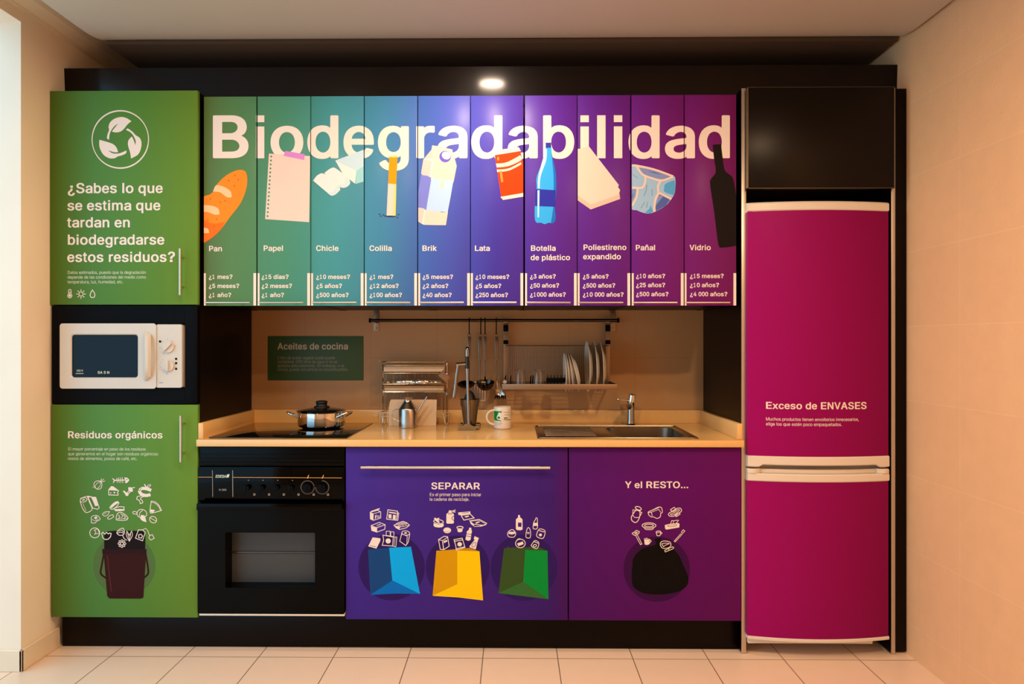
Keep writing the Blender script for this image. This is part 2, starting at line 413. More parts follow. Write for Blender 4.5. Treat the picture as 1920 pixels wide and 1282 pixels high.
# ------------------------------------------------------------------ lettering: glyph outlines in 1/1000 em
# each row: character, advance width; outline; outline ...
FONT_BOLD = """A722;20 20,23 7,36 1,141 0,158 2,168 6,172 14,235 187,238 190,483 190,487 187,549 20,557 5,565 2,582 0,673 0,693 2,701 9,702 26,446 691,439 709,434 714,425 717,411 718,310 718,290 716,282 709;278 303,358 531,361 534,395 435,444 303,442 301,280 301
B722;76 698,76 20,80 7,90 2,108 0,404 0,437 2,478 7,512 14,553 28,586 45,603 57,621 74,642 101,661 143,669 192,668 223,662 257,655 278,644 298,625 324,608 341,579 361,550 376,586 399,607 419,623 444,635 479,639 510,639 529,634 565,621 602,603 633,573 663,555 676,529 690,485 706,442 714,394 718,108 718,93 717,83 714,78 709;231 113,231 308,234 310,394 310,426 305,449 297,475 281,494 262,504 248,512 230,516 215,517 199,514 180,507 164,498 151,487 139,470 128,446 119,405 111,234 110;231 420,231 605,233 607,372 608,403 605,422 600,444 591,456 583,471 567,480 553,486 533,487 507,485 497,477 476,471 465,454 448,439 437,408 423,380 418,234 418
C722;44 381,46 308,56 244,71 195,97 142,130 96,164 62,187 45,214 28,233 19,267 6,322 -6,386 -10,427 -7,466 -1,498 9,524 19,570 45,596 65,618 87,637 112,652 135,666 163,676 192,684 231,682 240,675 246,655 249,556 248,549 245,545 240,532 202,517 176,504 160,483 140,465 128,431 114,391 105,366 105,333 112,311 120,285 134,263 150,246 167,227 192,213 215,202 240,189 288,183 340,185 403,195 457,211 500,238 542,268 573,301 594,330 605,366 613,391 613,432 604,448 598,473 585,491 571,505 557,530 522,545 478,550 472,559 470,572 469,655 469,674 471,682 478,683 494,678 519,668 548,649 587,623 626,595 654,559 681,522 700,487 713,447 722,404 727,375 728,316 723,274 714,238 701,211 688,175 664,140 633,117 605,99 579,80 543,67 510,55 469,48 425
E667;76 698,76 20,80 7,91 2,109 0,588 0,603 1,614 4,619 9,621 20,621 91,617 103,606 109,588 110,239 110,236 113,236 305,238 307,557 308,573 309,583 312,588 317,591 327,589 405,585 413,576 417,557 418,238 419,236 420,236 605,239 608,583 608,602 609,613 615,617 627,617 698,613 711,602 716,583 718,109 718,94 717,83 714,78 709
I278;64 0,214 0,214 718,64 718
L611;76 698,76 20,80 7,90 2,108 0,551 0,566 1,576 4,581 9,583 20,583 91,581 101,572 108,551 110,234 110,231 112,229 707,224 714,214 717,108 718,93 717,83 714,78 709
N722;69 698,69 20,72 7,82 2,98 0,178 0,197 2,202 5,205 11,206 480,207 484,259 398,503 7,513 2,529 0,625 0,641 2,649 5,653 11,654 20,654 698,651 711,641 716,625 718,545 718,526 716,521 713,518 707,516 239,515 237,219 711,210 716,194 718,84 717,72 711
O778;44 381,46 309,58 240,67 208,81 175,110 125,129 100,158 71,181 53,205 36,237 20,266 9,319 -4,385 -10,429 -8,460 -4,497 4,530 15,552 25,586 44,616 67,641 91,674 134,690 161,705 193,717 227,725 263,731 302,734 342,734 375,730 423,722 468,714 501,702 531,685 565,666 596,638 630,611 655,587 673,537 700,500 713,460 722,429 726,385 728,339 725,300 719,258 706,233 696,204 681,170 656,137 626,118 604,95 568,79 538,63 498,57 473,48 425;188 340,188 377,193 424,206 475,223 510,245 543,269 567,304 591,333 603,369 612,402 613,436 606,471 592,506 570,527 549,556 509,573 473,581 443,587 414,590 380,590 337,584 287,572 242,550 198,521 161,487 135,448 115,402 105,376 105,354 109,333 115,304 127,270 150,239 183,224 206,213 227,201 257,196 279,191 305
P667;76 698,77 13,81 5,93 1,207 1,220 7,224 20,224 248,226 250,367 250,429 255,462 262,494 274,514 283,540 300,565 320,582 340,594 358,613 399,622 433,627 475,626 508,622 536,614 566,601 598,588 619,571 641,546 664,520 681,495 694,463 705,417 714,370 718,107 718,93 717,83 714,78 709;224 362,224 606,226 608,370 607,394 602,412 596,441 578,455 563,465 549,474 527,479 499,479 470,475 445,464 419,450 399,434 385,415 373,381 363,360 360,226 360
R722;76 698,76 20,80 7,90 2,108 0,198 0,216 2,226 7,230 20,230 263,233 266,357 266,361 263,513 6,523 2,540 0,646 0,661 1,671 4,677 13,676 26,519 288,520 291,540 300,567 316,597 342,614 362,629 388,643 426,651 481,650 514,646 541,640 565,629 593,604 632,574 661,533 686,489 703,434 714,383 718,108 718,93 717,83 714,78 709;230 379,230 605,231 607,384 607,415 601,433 595,448 587,468 572,481 555,492 529,497 504,497 477,493 456,484 433,475 419,462 406,433 389,417 384,386 378,233 377
S667;39 198,43 169,51 139,64 111,86 78,107 57,141 32,175 15,213 2,263 -8,307 -12,363 -12,414 -7,454 1,493 14,529 32,561 55,588 83,603 105,620 142,628 179,629 219,623 255,613 280,597 307,583 323,557 346,532 362,497 380,425 404,319 431,259 454,229 473,218 485,210 501,206 524,209 542,216 558,231 578,250 593,273 605,296 612,323 616,350 616,377 612,397 606,413 599,437 584,446 575,458 559,465 544,472 517,479 511,501 508,588 508,608 510,615 515,619 526,612 570,595 610,570 645,548 665,518 685,488 701,444 716,400 724,346 728,272 723,235 716,198 704,170 692,139 672,119 656,94 628,76 599,65 570,58 525,59 500,65 468,73 447,86 424,104 401,121 387,153 365,199 343,246 327,392 288,433 271,448 262,464 249,473 237,478 226,482 208,481 192,477 177,471 163,447 136,420 119,392 108,341 100,310 101,279 108,259 115,226 135,205 160,195 183,190 208,180 215,160 218,56 217,43 211
T611;14 698,14 627,16 617,23 610,44 608,233 608,235 605,237 11,241 5,246 2,265 0,348 0,368 3,376 9,378 20,378 605,380 608,568 608,589 610,596 617,598 627,598 698,596 709,588 716,568 718,44 718,30 717,20 714,16 709
V667;19 702,20 693,23 682,263 9,270 2,289 0,381 0,393 1,402 4,406 8,410 16,644 683,648 698,646 709,639 716,620 718,537 718,521 716,512 711,373 301,336 184,333 188,304 279,156 710,145 716,130 718,46 718,33 717,25 714,20 709
Y667;15 702,16 694,19 688,264 291,264 20,267 9,274 2,293 0,375 0,388 1,397 4,402 9,404 20,404 291,650 688,653 696,652 709,644 716,625 718,530 718,514 716,506 713,335 431,164 712,155 716,139 718,43 718,30 717,21 714,16 709
a556;29 171,29 146,34 115,45 85,56 66,72 47,99 24,118 14,148 2,170 -5,204 -10,229 -12,285 -10,313 -6,336 1,361 11,383 24,386 22,389 7,395 2,402 0,498 -1,511 0,520 3,525 8,527 18,527 366,522 403,516 425,505 448,492 467,464 496,448 507,426 518,386 532,328 541,297 543,270 542,212 535,157 518,119 498,86 471,71 454,57 433,45 409,46 396,52 390,139 366,155 364,172 365,182 372,192 390,205 405,227 421,260 435,286 439,304 439,335 433,353 424,364 414,372 404,380 388,385 364,384 349,378 342,362 336,246 322,184 311,135 298,107 287,80 270,52 242,37 213;172 146,172 164,179 184,188 193,211 207,231 215,265 222,382 238,385 236,385 192,376 159,367 144,351 125,331 111,311 101,296 96,268 92,251 92,220 98,199 107,187 117,177 130
c556;34 277,36 226,45 173,59 134,80 94,101 68,137 34,178 10,213 -2,258 -10,291 -12,313 -11,365 -4,408 11,445 32,479 62,506 100,524 142,524 158,516 166,434 186,409 185,399 179,390 155,377 135,367 123,355 114,340 105,320 97,303 94,281 94,260 98,247 103,219 122,198 147,181 182,173 210,167 249,167 281,173 320,186 360,199 385,217 407,240 424,260 433,281 437,309 437,339 427,355 417,373 401,386 382,397 356,403 351,410 349,433 349,449 352,513 369,522 377,522 394,514 415,499 443,481 467,454 492,427 511,397 525,368 534,334 540,296 543,242 539,209 532,178 521,137 497,125 487,96 458,81 438,64 408,53 381,43 349,37 312
d611;34 284,35 240,41 195,49 160,64 120,82 89,103 62,124 42,158 18,188 4,215 -5,241 -9,282 -12,324 -9,365 1,391 14,416 33,418 31,420 9,424 3,430 1,523 -1,539 1,546 4,550 9,551 18,551 699,547 712,539 716,523 718,444 718,428 716,418 710,416 699,415 509,382 531,355 542,325 548,281 551,234 547,188 535,158 521,126 499,109 483,85 455,62 413,45 363,37 320;171 254,173 310,184 355,193 375,205 396,219 413,236 426,256 437,274 442,284 444,311 443,329 438,350 428,369 414,382 398,398 371,410 334,417 287,416 242,409 203,395 164,385 147,372 130,351 113,338 105,320 98,301 95,288 95,256 103,227 121,206 144,189 175,176 213
b611;61 699,61 18,63 9,70 2,89 -1,179 0,188 3,192 9,194 31,196 33,218 16,253 -1,282 -8,331 -12,363 -10,393 -6,419 2,449 15,469 27,493 46,527 84,549 124,560 150,567 177,577 240,578 283,576 311,570 351,564 377,551 411,542 431,513 472,479 505,457 520,436 531,393 544,363 549,332 551,280 547,239 535,197 509,196 699,194 710,184 716,168 718,76 717,65 712;195 255,197 310,202 334,209 359,220 382,229 396,244 414,259 426,277 436,293 441,307 444,338 442,356 437,376 426,394 412,409 393,419 375,429 353,438 315,441 289,439 233,430 192,416 159,393 128,371 111,347 99,324 95,311 95,277 104,250 121,232 140,215 169,201 212
e556;23 276,25 225,33 176,45 139,65 101,91 66,124 36,159 14,198 0,224 -6,253 -10,287 -12,311 -11,360 -5,406 10,446 32,481 63,503 93,518 127,518 142,509 150,426 171,404 171,397 169,392 164,383 146,368 124,343 106,324 98,304 94,273 94,249 99,236 104,214 117,200 127,180 153,167 182,159 214,158 222,160 225,501 225,519 227,526 233,528 243,528 286,523 337,514 380,494 427,482 447,466 467,432 498,394 520,360 532,327 539,283 543,223 538,197 532,164 520,127 498,112 486,86 460,70 439,53 408,40 376,32 348,26 311;159 328,171 364,183 385,195 400,215 417,229 426,249 434,271 438,286 438,311 433,336 421,352 409,366 392,379 369,391 328,389 325,162 325
g611;40 278,41 235,46 197,53 165,66 129,85 96,103 73,126 50,148 34,175 19,220 4,256 -1,303 -2,333 0,361 7,384 16,416 37,418 35,418 -16,413 -41,407 -56,393 -75,384 -82,366 -93,346 -101,315 -108,285 -108,254 -101,231 -90,210 -75,180 -39,175 -35,168 -33,145 -33,136 -36,71 -72,65 -79,65 -97,80 -121,112 -155,130 -168,151 -181,176 -192,209 -203,263 -211,326 -212,385 -205,441 -187,476 -167,508 -138,529 -110,541 -83,549 -50,553 -13,553 517,552 525,548 531,541 534,525 535,433 534,428 531,423 526,421 501,419 500,397 517,372 529,344 537,308 542,284 543,233 538,198 529,166 515,134 493,109 469,89 444,74 419,60 388,49 352,43 314;176 251,177 303,185 337,194 362,205 382,218 399,232 412,251 424,271 432,288 436,310 436,333 430,354 420,372 406,384 393,397 373,410 342,418 303,420 254,417 224,407 185,391 152,375 133,351 116,325 106,294 103,263 109,232 125,209 148,194 173,181 211
h611;65 699,65 19,67 8,73 3,80 1,174 0,193 2,201 9,203 19,203 321,207 356,211 372,220 390,230 405,242 417,264 431,279 438,302 443,314 443,342 439,357 432,374 421,384 411,394 396,404 368,408 341,408 19,410 9,418 2,437 0,518 0,531 1,540 4,544 9,546 19,546 357,542 392,536 419,527 445,512 471,495 493,482 506,462 521,427 537,380 548,336 551,281 545,240 533,204 513,203 515,203 699,200 710,190 716,174 718,80 717,69 712
i278;69 0,209 0,209 532,69 532;69 604,209 604,209 718,69 718
k556;69 699,69 19,71 8,81 2,97 0,189 1,196 3,202 8,205 19,205 195,214 206,232 221,410 4,419 1,432 0,535 0,548 1,557 4,562 12,562 21,559 27,332 307,542 516,545 522,544 535,534 542,518 543,418 543,398 540,206 351,205 354,203 708,198 714,189 717,97 718,84 717,75 714,71 709
l278;69 0,209 0,209 718,69 718
m889;64 517,64 18,66 9,70 4,79 1,92 0,173 0,192 2,200 9,202 18,202 332,204 355,212 382,219 395,232 411,255 427,274 435,290 439,305 439,317 436,331 431,346 422,357 412,365 401,375 375,376 18,378 10,382 5,389 2,405 0,485 0,504 2,512 9,514 18,515 360,525 391,541 413,568 431,596 439,613 439,629 435,657 422,674 406,679 399,686 379,688 358,688 18,690 9,698 2,717 0,811 1,818 3,824 8,826 18,826 368,824 388,814 433,802 460,780 489,752 513,725 528,683 540,643 545,595 543,558 536,518 520,488 501,466 481,436 512,413 527,385 538,348 544,315 545,269 539,229 524,202 506,200 508,197 528,191 533,184 535,79 535,68 529
n611;65 517,65 18,69 6,77 2,93 0,174 0,193 2,201 9,203 18,203 317,207 351,211 367,220 384,230 399,242 411,264 425,279 431,302 437,314 437,342 433,357 426,374 415,384 405,394 390,404 363,408 336,408 18,410 9,418 2,437 0,518 0,534 2,541 5,545 10,546 18,545 365,538 405,528 436,513 463,491 490,466 510,436 526,401 537,358 542,336 543,305 541,269 535,228 519,203 503,201 505,199 527,194 532,185 535,80 535,69 529
o611;34 277,36 226,41 194,49 164,70 114,95 78,130 44,170 17,216 0,248 -7,271 -10,305 -12,329 -11,365 -7,387 -3,413 5,445 18,482 43,504 62,522 83,537 103,551 129,568 177,578 236,578 293,569 349,558 384,550 404,524 445,490 482,462 503,445 513,398 531,365 538,342 541,308 543,271 541,219 532,170 514,130 487,104 463,90 446,74 424,58 393,50 370,41 336;175 249,175 281,178 307,184 334,194 360,209 385,225 405,239 416,256 426,273 433,295 437,318 437,342 432,363 423,383 409,401 390,415 369,429 335,437 297,439 266,438 243,432 208,419 169,402 142,382 121,356 104,324 94,295 94,273 98,259 103,230 122,210 144,195 168,181 210
p611;62 517,63 -189,68 -197,77 -200,181 -200,193 -195,197 -182,197 22,199 23,234 -1,266 -13,298 -18,332 -20,373 -17,419 -6,457 11,485 30,504 48,529 79,550 116,561 145,571 187,577 232,578 275,573 325,567 355,557 390,542 423,523 453,508 471,479 497,454 514,422 528,393 536,364 541,327 543,288 540,264 536,240 528,213 512,197 499,195 501,193 526,188 531,180 534,77 534,66 529;196 247,198 302,202 326,210 351,220 374,229 389,245 406,260 418,278 428,294 433,307 436,339 434,356 429,377 418,394 404,410 385,420 368,429 345,439 307,441 281,439 225,430 184,416 150,394 120,372 103,347 91,325 87,311 87,278 96,251 113,232 132,215 161,201 204
q611;34 276,37 213,46 165,54 137,65 112,83 81,104 54,125 33,154 12,188 -4,228 -15,282 -20,324 -17,351 -12,376 -3,416 22,417 -182,419 -192,426 -199,445 -201,524 -201,540 -199,548 -195,552 -182,552 517,551 525,547 531,540 534,524 535,431 534,425 531,421 526,419 501,416 500,392 518,369 529,346 536,304 542,281 543,234 539,209 534,165 517,139 501,116 482,94 457,73 428,62 405,47 363,37 312;171 246,173 302,184 347,193 368,205 388,219 405,236 418,257 429,274 434,284 436,312 435,329 431,351 420,369 406,383 390,399 363,411 326,418 279,417 234,410 195,396 156,386 139,373 122,352 104,339 97,320 90,302 87,288 87,257 95,227 113,206 136,189 167,177 205
r389;64 517,65 10,73 2,91 0,184 2,194 8,196 18,196 330,197 345,202 364,208 379,224 401,235 411,254 422,271 429,294 433,348 429,361 430,369 434,373 447,372 532,367 538,358 541,328 543,274 541,255 538,230 530,197 510,195 511,193 527,188 532,183 534,91 535,79 535,70 532,66 527
s556;30 141,34 119,46 90,57 73,71 56,93 37,124 17,153 6,182 -3,222 -9,270 -12,344 -6,373 0,412 13,439 26,458 39,482 61,499 83,510 104,517 130,519 143,517 184,509 212,493 238,480 252,461 268,421 289,380 303,254 331,226 341,212 349,200 359,193 373,191 387,197 403,204 412,228 430,253 439,269 441,292 441,317 436,339 424,361 401,374 376,385 369,411 369,497 386,503 389,507 395,507 411,490 448,466 479,446 497,430 509,386 528,337 539,285 543,231 540,188 532,141 515,103 492,77 467,63 446,53 425,48 404,46 370,50 345,57 324,72 298,83 286,106 267,126 255,149 244,196 230,314 204,341 194,355 186,365 174,371 162,372 147,364 129,344 111,316 98,283 92,263 92,233 97,203 111,193 119,182 133,168 165,157 171,128 172,49 157,35 152,31 148
t333;10 523,10 458,13 446,24 440,80 439,82 437,82 125,89 86,99 60,117 35,132 22,153 9,180 0,201 -4,241 -6,283 -1,304 6,309 12,309 23,296 89,292 98,282 103,263 103,235 99,223 101,211 110,206 121,203 136,203 437,205 439,274 439,288 441,294 444,297 449,299 458,299 523,296 533,291 538,285 540,205 541,203 543,203 646,201 656,197 661,189 664,178 665,107 665,91 663,84 655,82 543,80 541,21 540,12 533
u611;66 517,66 189,68 165,75 127,84 100,101 69,119 48,144 26,166 14,202 1,235 -5,289 -7,333 -2,377 13,408 33,411 31,413 9,417 4,423 1,517 0,533 1,540 4,544 9,545 18,545 517,541 529,533 533,517 535,436 535,417 533,410 526,408 517,408 211,404 184,391 151,370 125,343 108,329 103,307 98,291 98,270 103,242 117,230 128,220 141,211 161,207 174,203 208,203 517,201 526,197 531,188 534,94 535,81 534,72 531,68 526
x556;15 18,16 10,18 6,30 1,137 0,150 1,159 4,166 11,278 171,395 4,404 1,417 0,513 0,529 2,538 6,541 15,538 27,358 270,529 508,532 514,532 523,527 530,520 533,504 535,410 535,397 534,388 531,307 418,280 376,278 377,248 423,172 531,163 534,150 535,54 535,38 533,29 529,27 525,26 517,30 506,194 282,198 273,18 28
y556;10 519,14 502,204 6,181 -60,163 -85,151 -93,137 -98,95 -93,78 -95,70 -101,52 -170,51 -186,55 -192,61 -195,98 -203,143 -205,183 -200,206 -194,228 -185,257 -163,281 -136,306 -93,536 505,539 513,539 525,531 533,513 535,427 535,411 533,402 527,276 181,273 183,149 526,144 531,135 534,37 535,18 532,11 526
0556;32 359,35 294,42 236,51 191,68 138,89 96,114 60,141 34,175 12,219 -4,246 -8,275 -10,324 -6,362 4,396 21,428 45,446 65,461 86,476 111,488 137,502 176,511 216,518 257,523 314,524 382,522 417,517 465,510 505,503 534,490 575,476 605,461 631,447 651,427 673,403 692,381 706,345 720,310 726,275 728,232 724,203 717,178 707,148 688,122 665,99 637,81 606,66 573,53 532,43 485,36 441;157 341,159 413,167 472,175 504,185 534,203 568,217 587,228 598,239 606,260 615,277 618,286 617,303 613,324 602,334 593,351 572,370 538,382 503,388 479,397 419,399 328,392 262,378 200,370 180,356 153,344 136,324 117,310 108,289 102,274 101,258 104,239 113,223 125,205 147,193 167,175 214,163 271
1556;69 88,70 13,72 5,79 1,359 0,372 2,377 9,378 20,378 88,377 99,374 103,368 107,359 108,279 108,277 110,277 698,276 709,271 715,258 718,194 718,181 716,83 606,78 598,77 588,77 500,79 488,87 482,102 482,108 485,185 572,188 572,188 110,186 108,79 107,71 101
2556;26 79,27 11,32 4,42 1,482 0,498 2,508 7,511 20,511 91,509 101,501 108,482 111,220 111,218 113,363 266,422 335,461 387,472 407,487 440,497 478,501 510,500 538,493 578,476 618,458 645,436 669,410 689,390 701,369 710,323 723,271 728,216 724,189 719,164 710,124 690,102 674,82 654,60 626,42 586,32 546,29 506,31 496,39 489,58 487,134 487,147 488,155 491,161 498,164 528,171 551,175 562,189 583,207 600,223 609,240 615,262 618,289 615,310 608,327 598,343 583,355 566,363 548,367 526,367 507,363 486,355 464,342 439,316 404,265 345,33 96,27 87
3556;27 192,31 157,41 125,54 96,73 70,100 44,126 25,155 12,184 1,219 -6,264 -10,315 -7,351 -1,382 10,412 24,443 46,468 71,484 94,500 125,508 151,513 177,516 208,515 231,510 265,500 297,490 318,474 343,451 368,437 380,414 396,382 411,348 420,323 423,322 425,487 626,490 638,490 698,489 707,485 713,478 716,463 718,86 718,71 716,62 711,59 698,59 627,61 617,68 610,86 607,315 607,312 600,171 429,169 416,170 345,173 337,183 333,268 332,298 327,316 320,337 309,360 288,375 263,382 243,385 226,385 196,381 176,374 159,363 142,353 131,335 118,318 110,304 105,277 101,257 101,230 108,214 114,197 125,182 139,172 153,162 177,157 202,149 209,132 211,42 210,30 204
4556;27 229,27 161,29 151,35 145,53 142,318 142,320 140,320 20,323 7,331 2,346 0,415 0,430 2,438 7,441 20,441 140,443 142,512 143,521 147,525 153,526 161,526 233,523 245,514 251,443 252,441 255,441 441,440 450,437 456,430 459,415 461,346 461,331 459,323 454,320 441,320 255,318 253,171 252,169 255,400 691,401 705,397 713,390 716,376 718,303 718,288 716,280 711,29 239
5556;27 192,30 161,37 132,52 100,73 70,94 48,123 27,153 11,185 0,215 -6,261 -10,301 -8,335 -3,371 9,398 22,426 40,455 68,480 101,500 141,511 185,516 227,514 269,507 309,492 350,472 387,452 411,418 441,383 461,346 474,312 481,268 483,230 479,184 466,182 468,198 607,455 607,474 610,481 617,483 627,483 698,482 707,478 713,471 716,455 718,103 718,87 716,78 711,73 691,37 359,40 347,45 343,53 340,128 331,154 331,163 334,179 347,197 357,229 368,255 372,266 372,295 366,315 357,335 342,353 322,364 305,372 287,379 259,381 237,380 217,376 198,368 174,357 153,343 136,325 121,306 110,292 105,269 101,250 102,233 107,214 116,194 130,179 147,172 159,164 177,160 200,152 207,134 209,42 208,30 202
6556;31 251,31 214,38 166,47 137,63 103,82 75,106 50,133 29,167 10,202 -2,241 -8,280 -10,332 -5,372 6,400 18,430 37,463 68,482 93,500 126,513 164,519 204,520 239,515 280,505 319,492 348,477 373,449 403,425 421,402 434,370 446,342 452,306 456,269 455,267 457,424 686,429 698,428 707,425 713,417 716,401 718,313 718,296 716,286 711,134 488,82 405,61 362,49 333,37 293;166 225,167 248,172 273,180 293,191 311,207 328,230 344,247 352,267 356,284 356,309 350,329 339,344 327,360 309,373 287,380 267,384 241,384 215,380 191,372 168,358 145,341 126,316 109,297 102,276 99,257 101,238 107,219 118,201 134,187 152,175 177,168 205
7556;25 698,26 620,30 613,38 609,55 608,370 608,372 605,74 24,73 13,76 7,88 1,190 0,207 2,214 4,219 10,526 611,528 621,527 707,523 713,518 716,498 718,55 718,41 717,31 714,27 709
8556;32 206,33 179,41 137,55 102,72 76,92 55,121 32,149 16,186 2,224 -6,272 -10,315 -8,356 -2,392 10,423 25,453 45,477 68,497 95,513 130,521 166,524 205,521 232,515 260,507 284,494 309,467 344,446 362,425 376,445 392,459 408,478 437,493 475,500 522,496 566,492 585,484 607,470 635,445 666,413 691,375 711,333 723,273 728,218 722,194 716,168 706,129 683,99 654,77 621,63 585,56 547,56 510,64 468,78 435,96 408,110 393,131 376,109 361,84 340,60 307,49 285,41 261,35 233;163 193,163 214,166 232,173 251,187 273,208 293,228 304,247 312,270 316,292 315,315 310,336 300,353 288,368 273,382 251,389 232,392 214,392 193,388 173,383 160,370 139,351 122,334 112,316 105,293 101,274 100,239 105,221 112,204 122,187 137,177 151,168 170;184 522,185 536,190 557,195 567,206 584,222 600,239 610,271 618,285 618,308 613,325 606,343 592,356 576,363 564,368 548,371 523,370 508,366 490,356 469,346 455,331 442,314 432,286 424,270 424,250 428,229 438,216 448,203 462,193 481,187 500
9556;30 509,32 453,36 426,45 398,55 375,71 349,101 315,120 301,143 287,181 272,223 264,284 262,124 30,121 22,121 13,123 7,136 1,239 0,259 3,267 10,437 260,475 323,495 364,514 418,522 474,521 508,516 542,509 570,498 598,477 634,453 662,420 688,389 706,352 719,310 726,271 728,220 723,176 711,149 699,118 680,89 653,68 626,49 591,36 552;167 477,167 503,171 528,180 552,190 569,206 588,224 603,245 613,267 618,285 618,307 613,326 604,340 594,353 581,369 558,378 537,384 510,385 476,383 458,374 430,361 408,348 393,325 376,307 367,284 362,267 362,245 367,231 374,209 389,192 407,181 425,172 448
¿611;60 22,60 -10,68 -53,86 -93,110 -124,144 -151,181 -171,225 -185,251 -189,286 -192,339 -191,388 -184,438 -167,473 -147,506 -119,532 -84,548 -45,556 -1,553 18,548 22,539 25,434 26,413 24,404 17,396 -23,389 -37,377 -53,359 -69,341 -77,306 -85,279 -81,254 -70,236 -57,220 -37,212 -13,211 13,218 39,226 54,240 72,258 88,325 131,359 158,374 177,386 200,394 226,399 255,401 313,399 323,394 328,384 331,369 332,283 332,266 331,255 325,251 313,249 268,239 237,220 214,137 160,112 138,100 124,84 102,72 77,65 53;230 540,230 387,231 385,419 385,421 386,422 540,420 541,232 542
?611;194 148,194 -4,196 -5,384 -6,386 -5,386 148,385 150,197 150;60 538,62 518,67 513,74 510,182 509,203 511,208 514,212 520,217 547,223 566,243 593,259 605,276 613,303 620,329 619,356 610,372 599,383 589,396 573,404 549,405 523,398 497,389 480,361 450,286 401,259 380,241 357,229 333,222 310,217 281,214 223,216 213,221 208,231 205,246 204,332 204,349 205,360 211,363 223,366 264,369 280,378 300,390 315,406 329,463 364,489 383,518 413,535 439,545 461,553 491,556 514,555 555,545 598,525 636,510 655,491 674,453 698,419 712,374 723,317 728,262 725,223 718,186 706,169 698,137 678,104 647,80 612,66 574
.278;64 0,214 0,214 146,64 146
:333;92 144,92 -4,93 -5,240 -6,241 -5,242 144,241 145,94 146;92 509,92 360,93 359,240 358,241 359,242 509,241 510,94 511
á556;29 174,29 148,34 117,45 86,56 67,72 48,99 25,118 14,148 2,170 -5,204 -10,229 -12,285 -10,313 -5,336 1,361 11,383 25,386 23,389 8,395 2,402 0,498 -1,511 0,520 4,525 9,527 18,527 372,522 410,516 432,505 456,492 475,464 504,448 515,426 527,386 540,328 550,297 552,270 551,212 543,157 527,119 506,86 479,71 461,57 440,45 415,46 403,52 396,139 372,155 370,172 371,182 378,192 396,205 412,227 428,260 442,286 446,304 446,335 440,353 431,364 421,372 411,380 394,385 370,384 355,378 347,362 341,246 327,184 316,135 303,107 291,80 274,52 246,37 216;172 148,172 167,179 187,188 197,211 211,231 218,265 225,382 242,385 240,385 195,376 162,367 146,351 127,331 113,311 103,296 98,268 93,251 93,220 100,199 109,187 119,177 132;221 597,222 589,224 585,236 580,318 579,331 580,340 583,346 589,440 722,441 731,439 739,429 745,412 747,319 747,305 746,296 743,284 725,223 605
í278;69 526,70 10,78 2,98 0,194 2,205 8,207 19,206 534,200 540,192 543,98 544,84 543,76 540,71 535;76 597,77 587,84 582,90 580,170 579,182 580,192 583,197 589,289 723,289 739,278 745,262 747,170 747,158 746,148 743,139 729,79 609
ó611;34 281,36 230,41 197,49 167,70 116,95 79,130 44,170 18,216 0,248 -7,271 -10,305 -12,329 -11,365 -7,387 -3,413 5,445 19,482 44,504 63,522 84,537 105,551 131,568 180,578 240,578 298,569 355,558 390,550 411,524 453,490 490,462 511,445 521,398 540,365 547,342 550,308 552,271 550,219 541,170 522,130 495,104 471,90 454,74 431,58 399,50 376,41 342;175 253,175 285,178 312,184 340,194 366,209 391,225 412,239 423,256 433,273 440,295 445,318 445,342 439,363 430,383 416,401 396,415 375,429 341,437 301,439 271,438 247,432 211,419 172,402 144,382 123,356 106,324 96,295 95,273 100,259 105,230 124,210 146,195 171,181 213;243 597,245 587,251 581,258 580,337 579,350 580,359 583,365 589,456 721,458 731,456 739,446 745,430 747,338 747,325 746,316 743,306 727,245 607
ñ611;65 525,65 19,69 6,77 2,93 0,174 0,193 2,201 9,203 19,203 322,207 356,211 372,220 390,230 406,242 418,264 432,279 438,302 443,314 444,342 439,357 433,374 421,384 411,394 396,404 368,408 342,408 19,410 9,418 2,437 0,518 0,534 2,541 5,545 10,546 19,545 370,538 411,528 443,513 470,491 497,466 518,436 534,401 545,358 550,336 551,305 549,269 543,228 527,203 511,201 513,199 535,194 540,185 543,80 543,69 538;140 623,141 614,144 610,155 605,237 605,244 607,250 612,254 628,259 635,296 617,331 606,359 602,390 603,403 605,418 611,432 619,447 634,456 648,464 666,468 686,471 709,470 720,465 726,456 729,389 730,373 729,367 726,362 721,358 702,353 696,311 717,279 728,256 731,232 731,207 728,184 718,162 697,154 683,146 663
v556;13 519,17 503,211 8,221 2,237 0,319 0,332 1,341 4,345 9,350 21,540 505,543 517,541 527,532 533,516 535,430 535,415 533,405 527,279 187,277 187,152 526,147 531,138 534,40 535,21 532,14 526
j278;3 -111,3 -182,5 -193,10 -198,16 -200,57 -201,82 -198,103 -193,121 -185,142 -171,163 -149,170 -139,181 -116,187 -98,194 -53,194 523,192 534,183 541,101 542,85 540,78 532,77 -42,71 -68,63 -81,50 -90,10 -95,5 -101;64 737,64 599,65 597,207 596,208 598,209 737,208 738,66 739
f333;10 526,10 461,11 452,14 447,20 443,33 442,92 442,94 440,94 19,95 9,102 2,117 0,182 0,198 3,203 9,205 19,205 440,207 442,290 443,299 448,302 461,302 526,299 538,292 543,279 544,207 544,205 547,205 597,210 616,215 625,221 632,231 637,248 640,271 633,279 633,289 633,297 637,301 644,317 708,318 718,317 727,309 735,279 744,247 748,228 748,189 742,155 727,142 717,126 701,112 681,104 662,98 641,94 613,94 546,92 544,20 543,12 536
z500;20 75,21 12,26 4,35 1,452 0,468 2,476 6,480 18,480 89,478 98,471 105,452 107,205 107,202 110,468 444,471 456,471 517,470 525,466 530,459 533,443 535,56 535,40 533,32 529,28 517,28 447,30 438,36 432,56 429,294 429,297 426,28 93,22 85
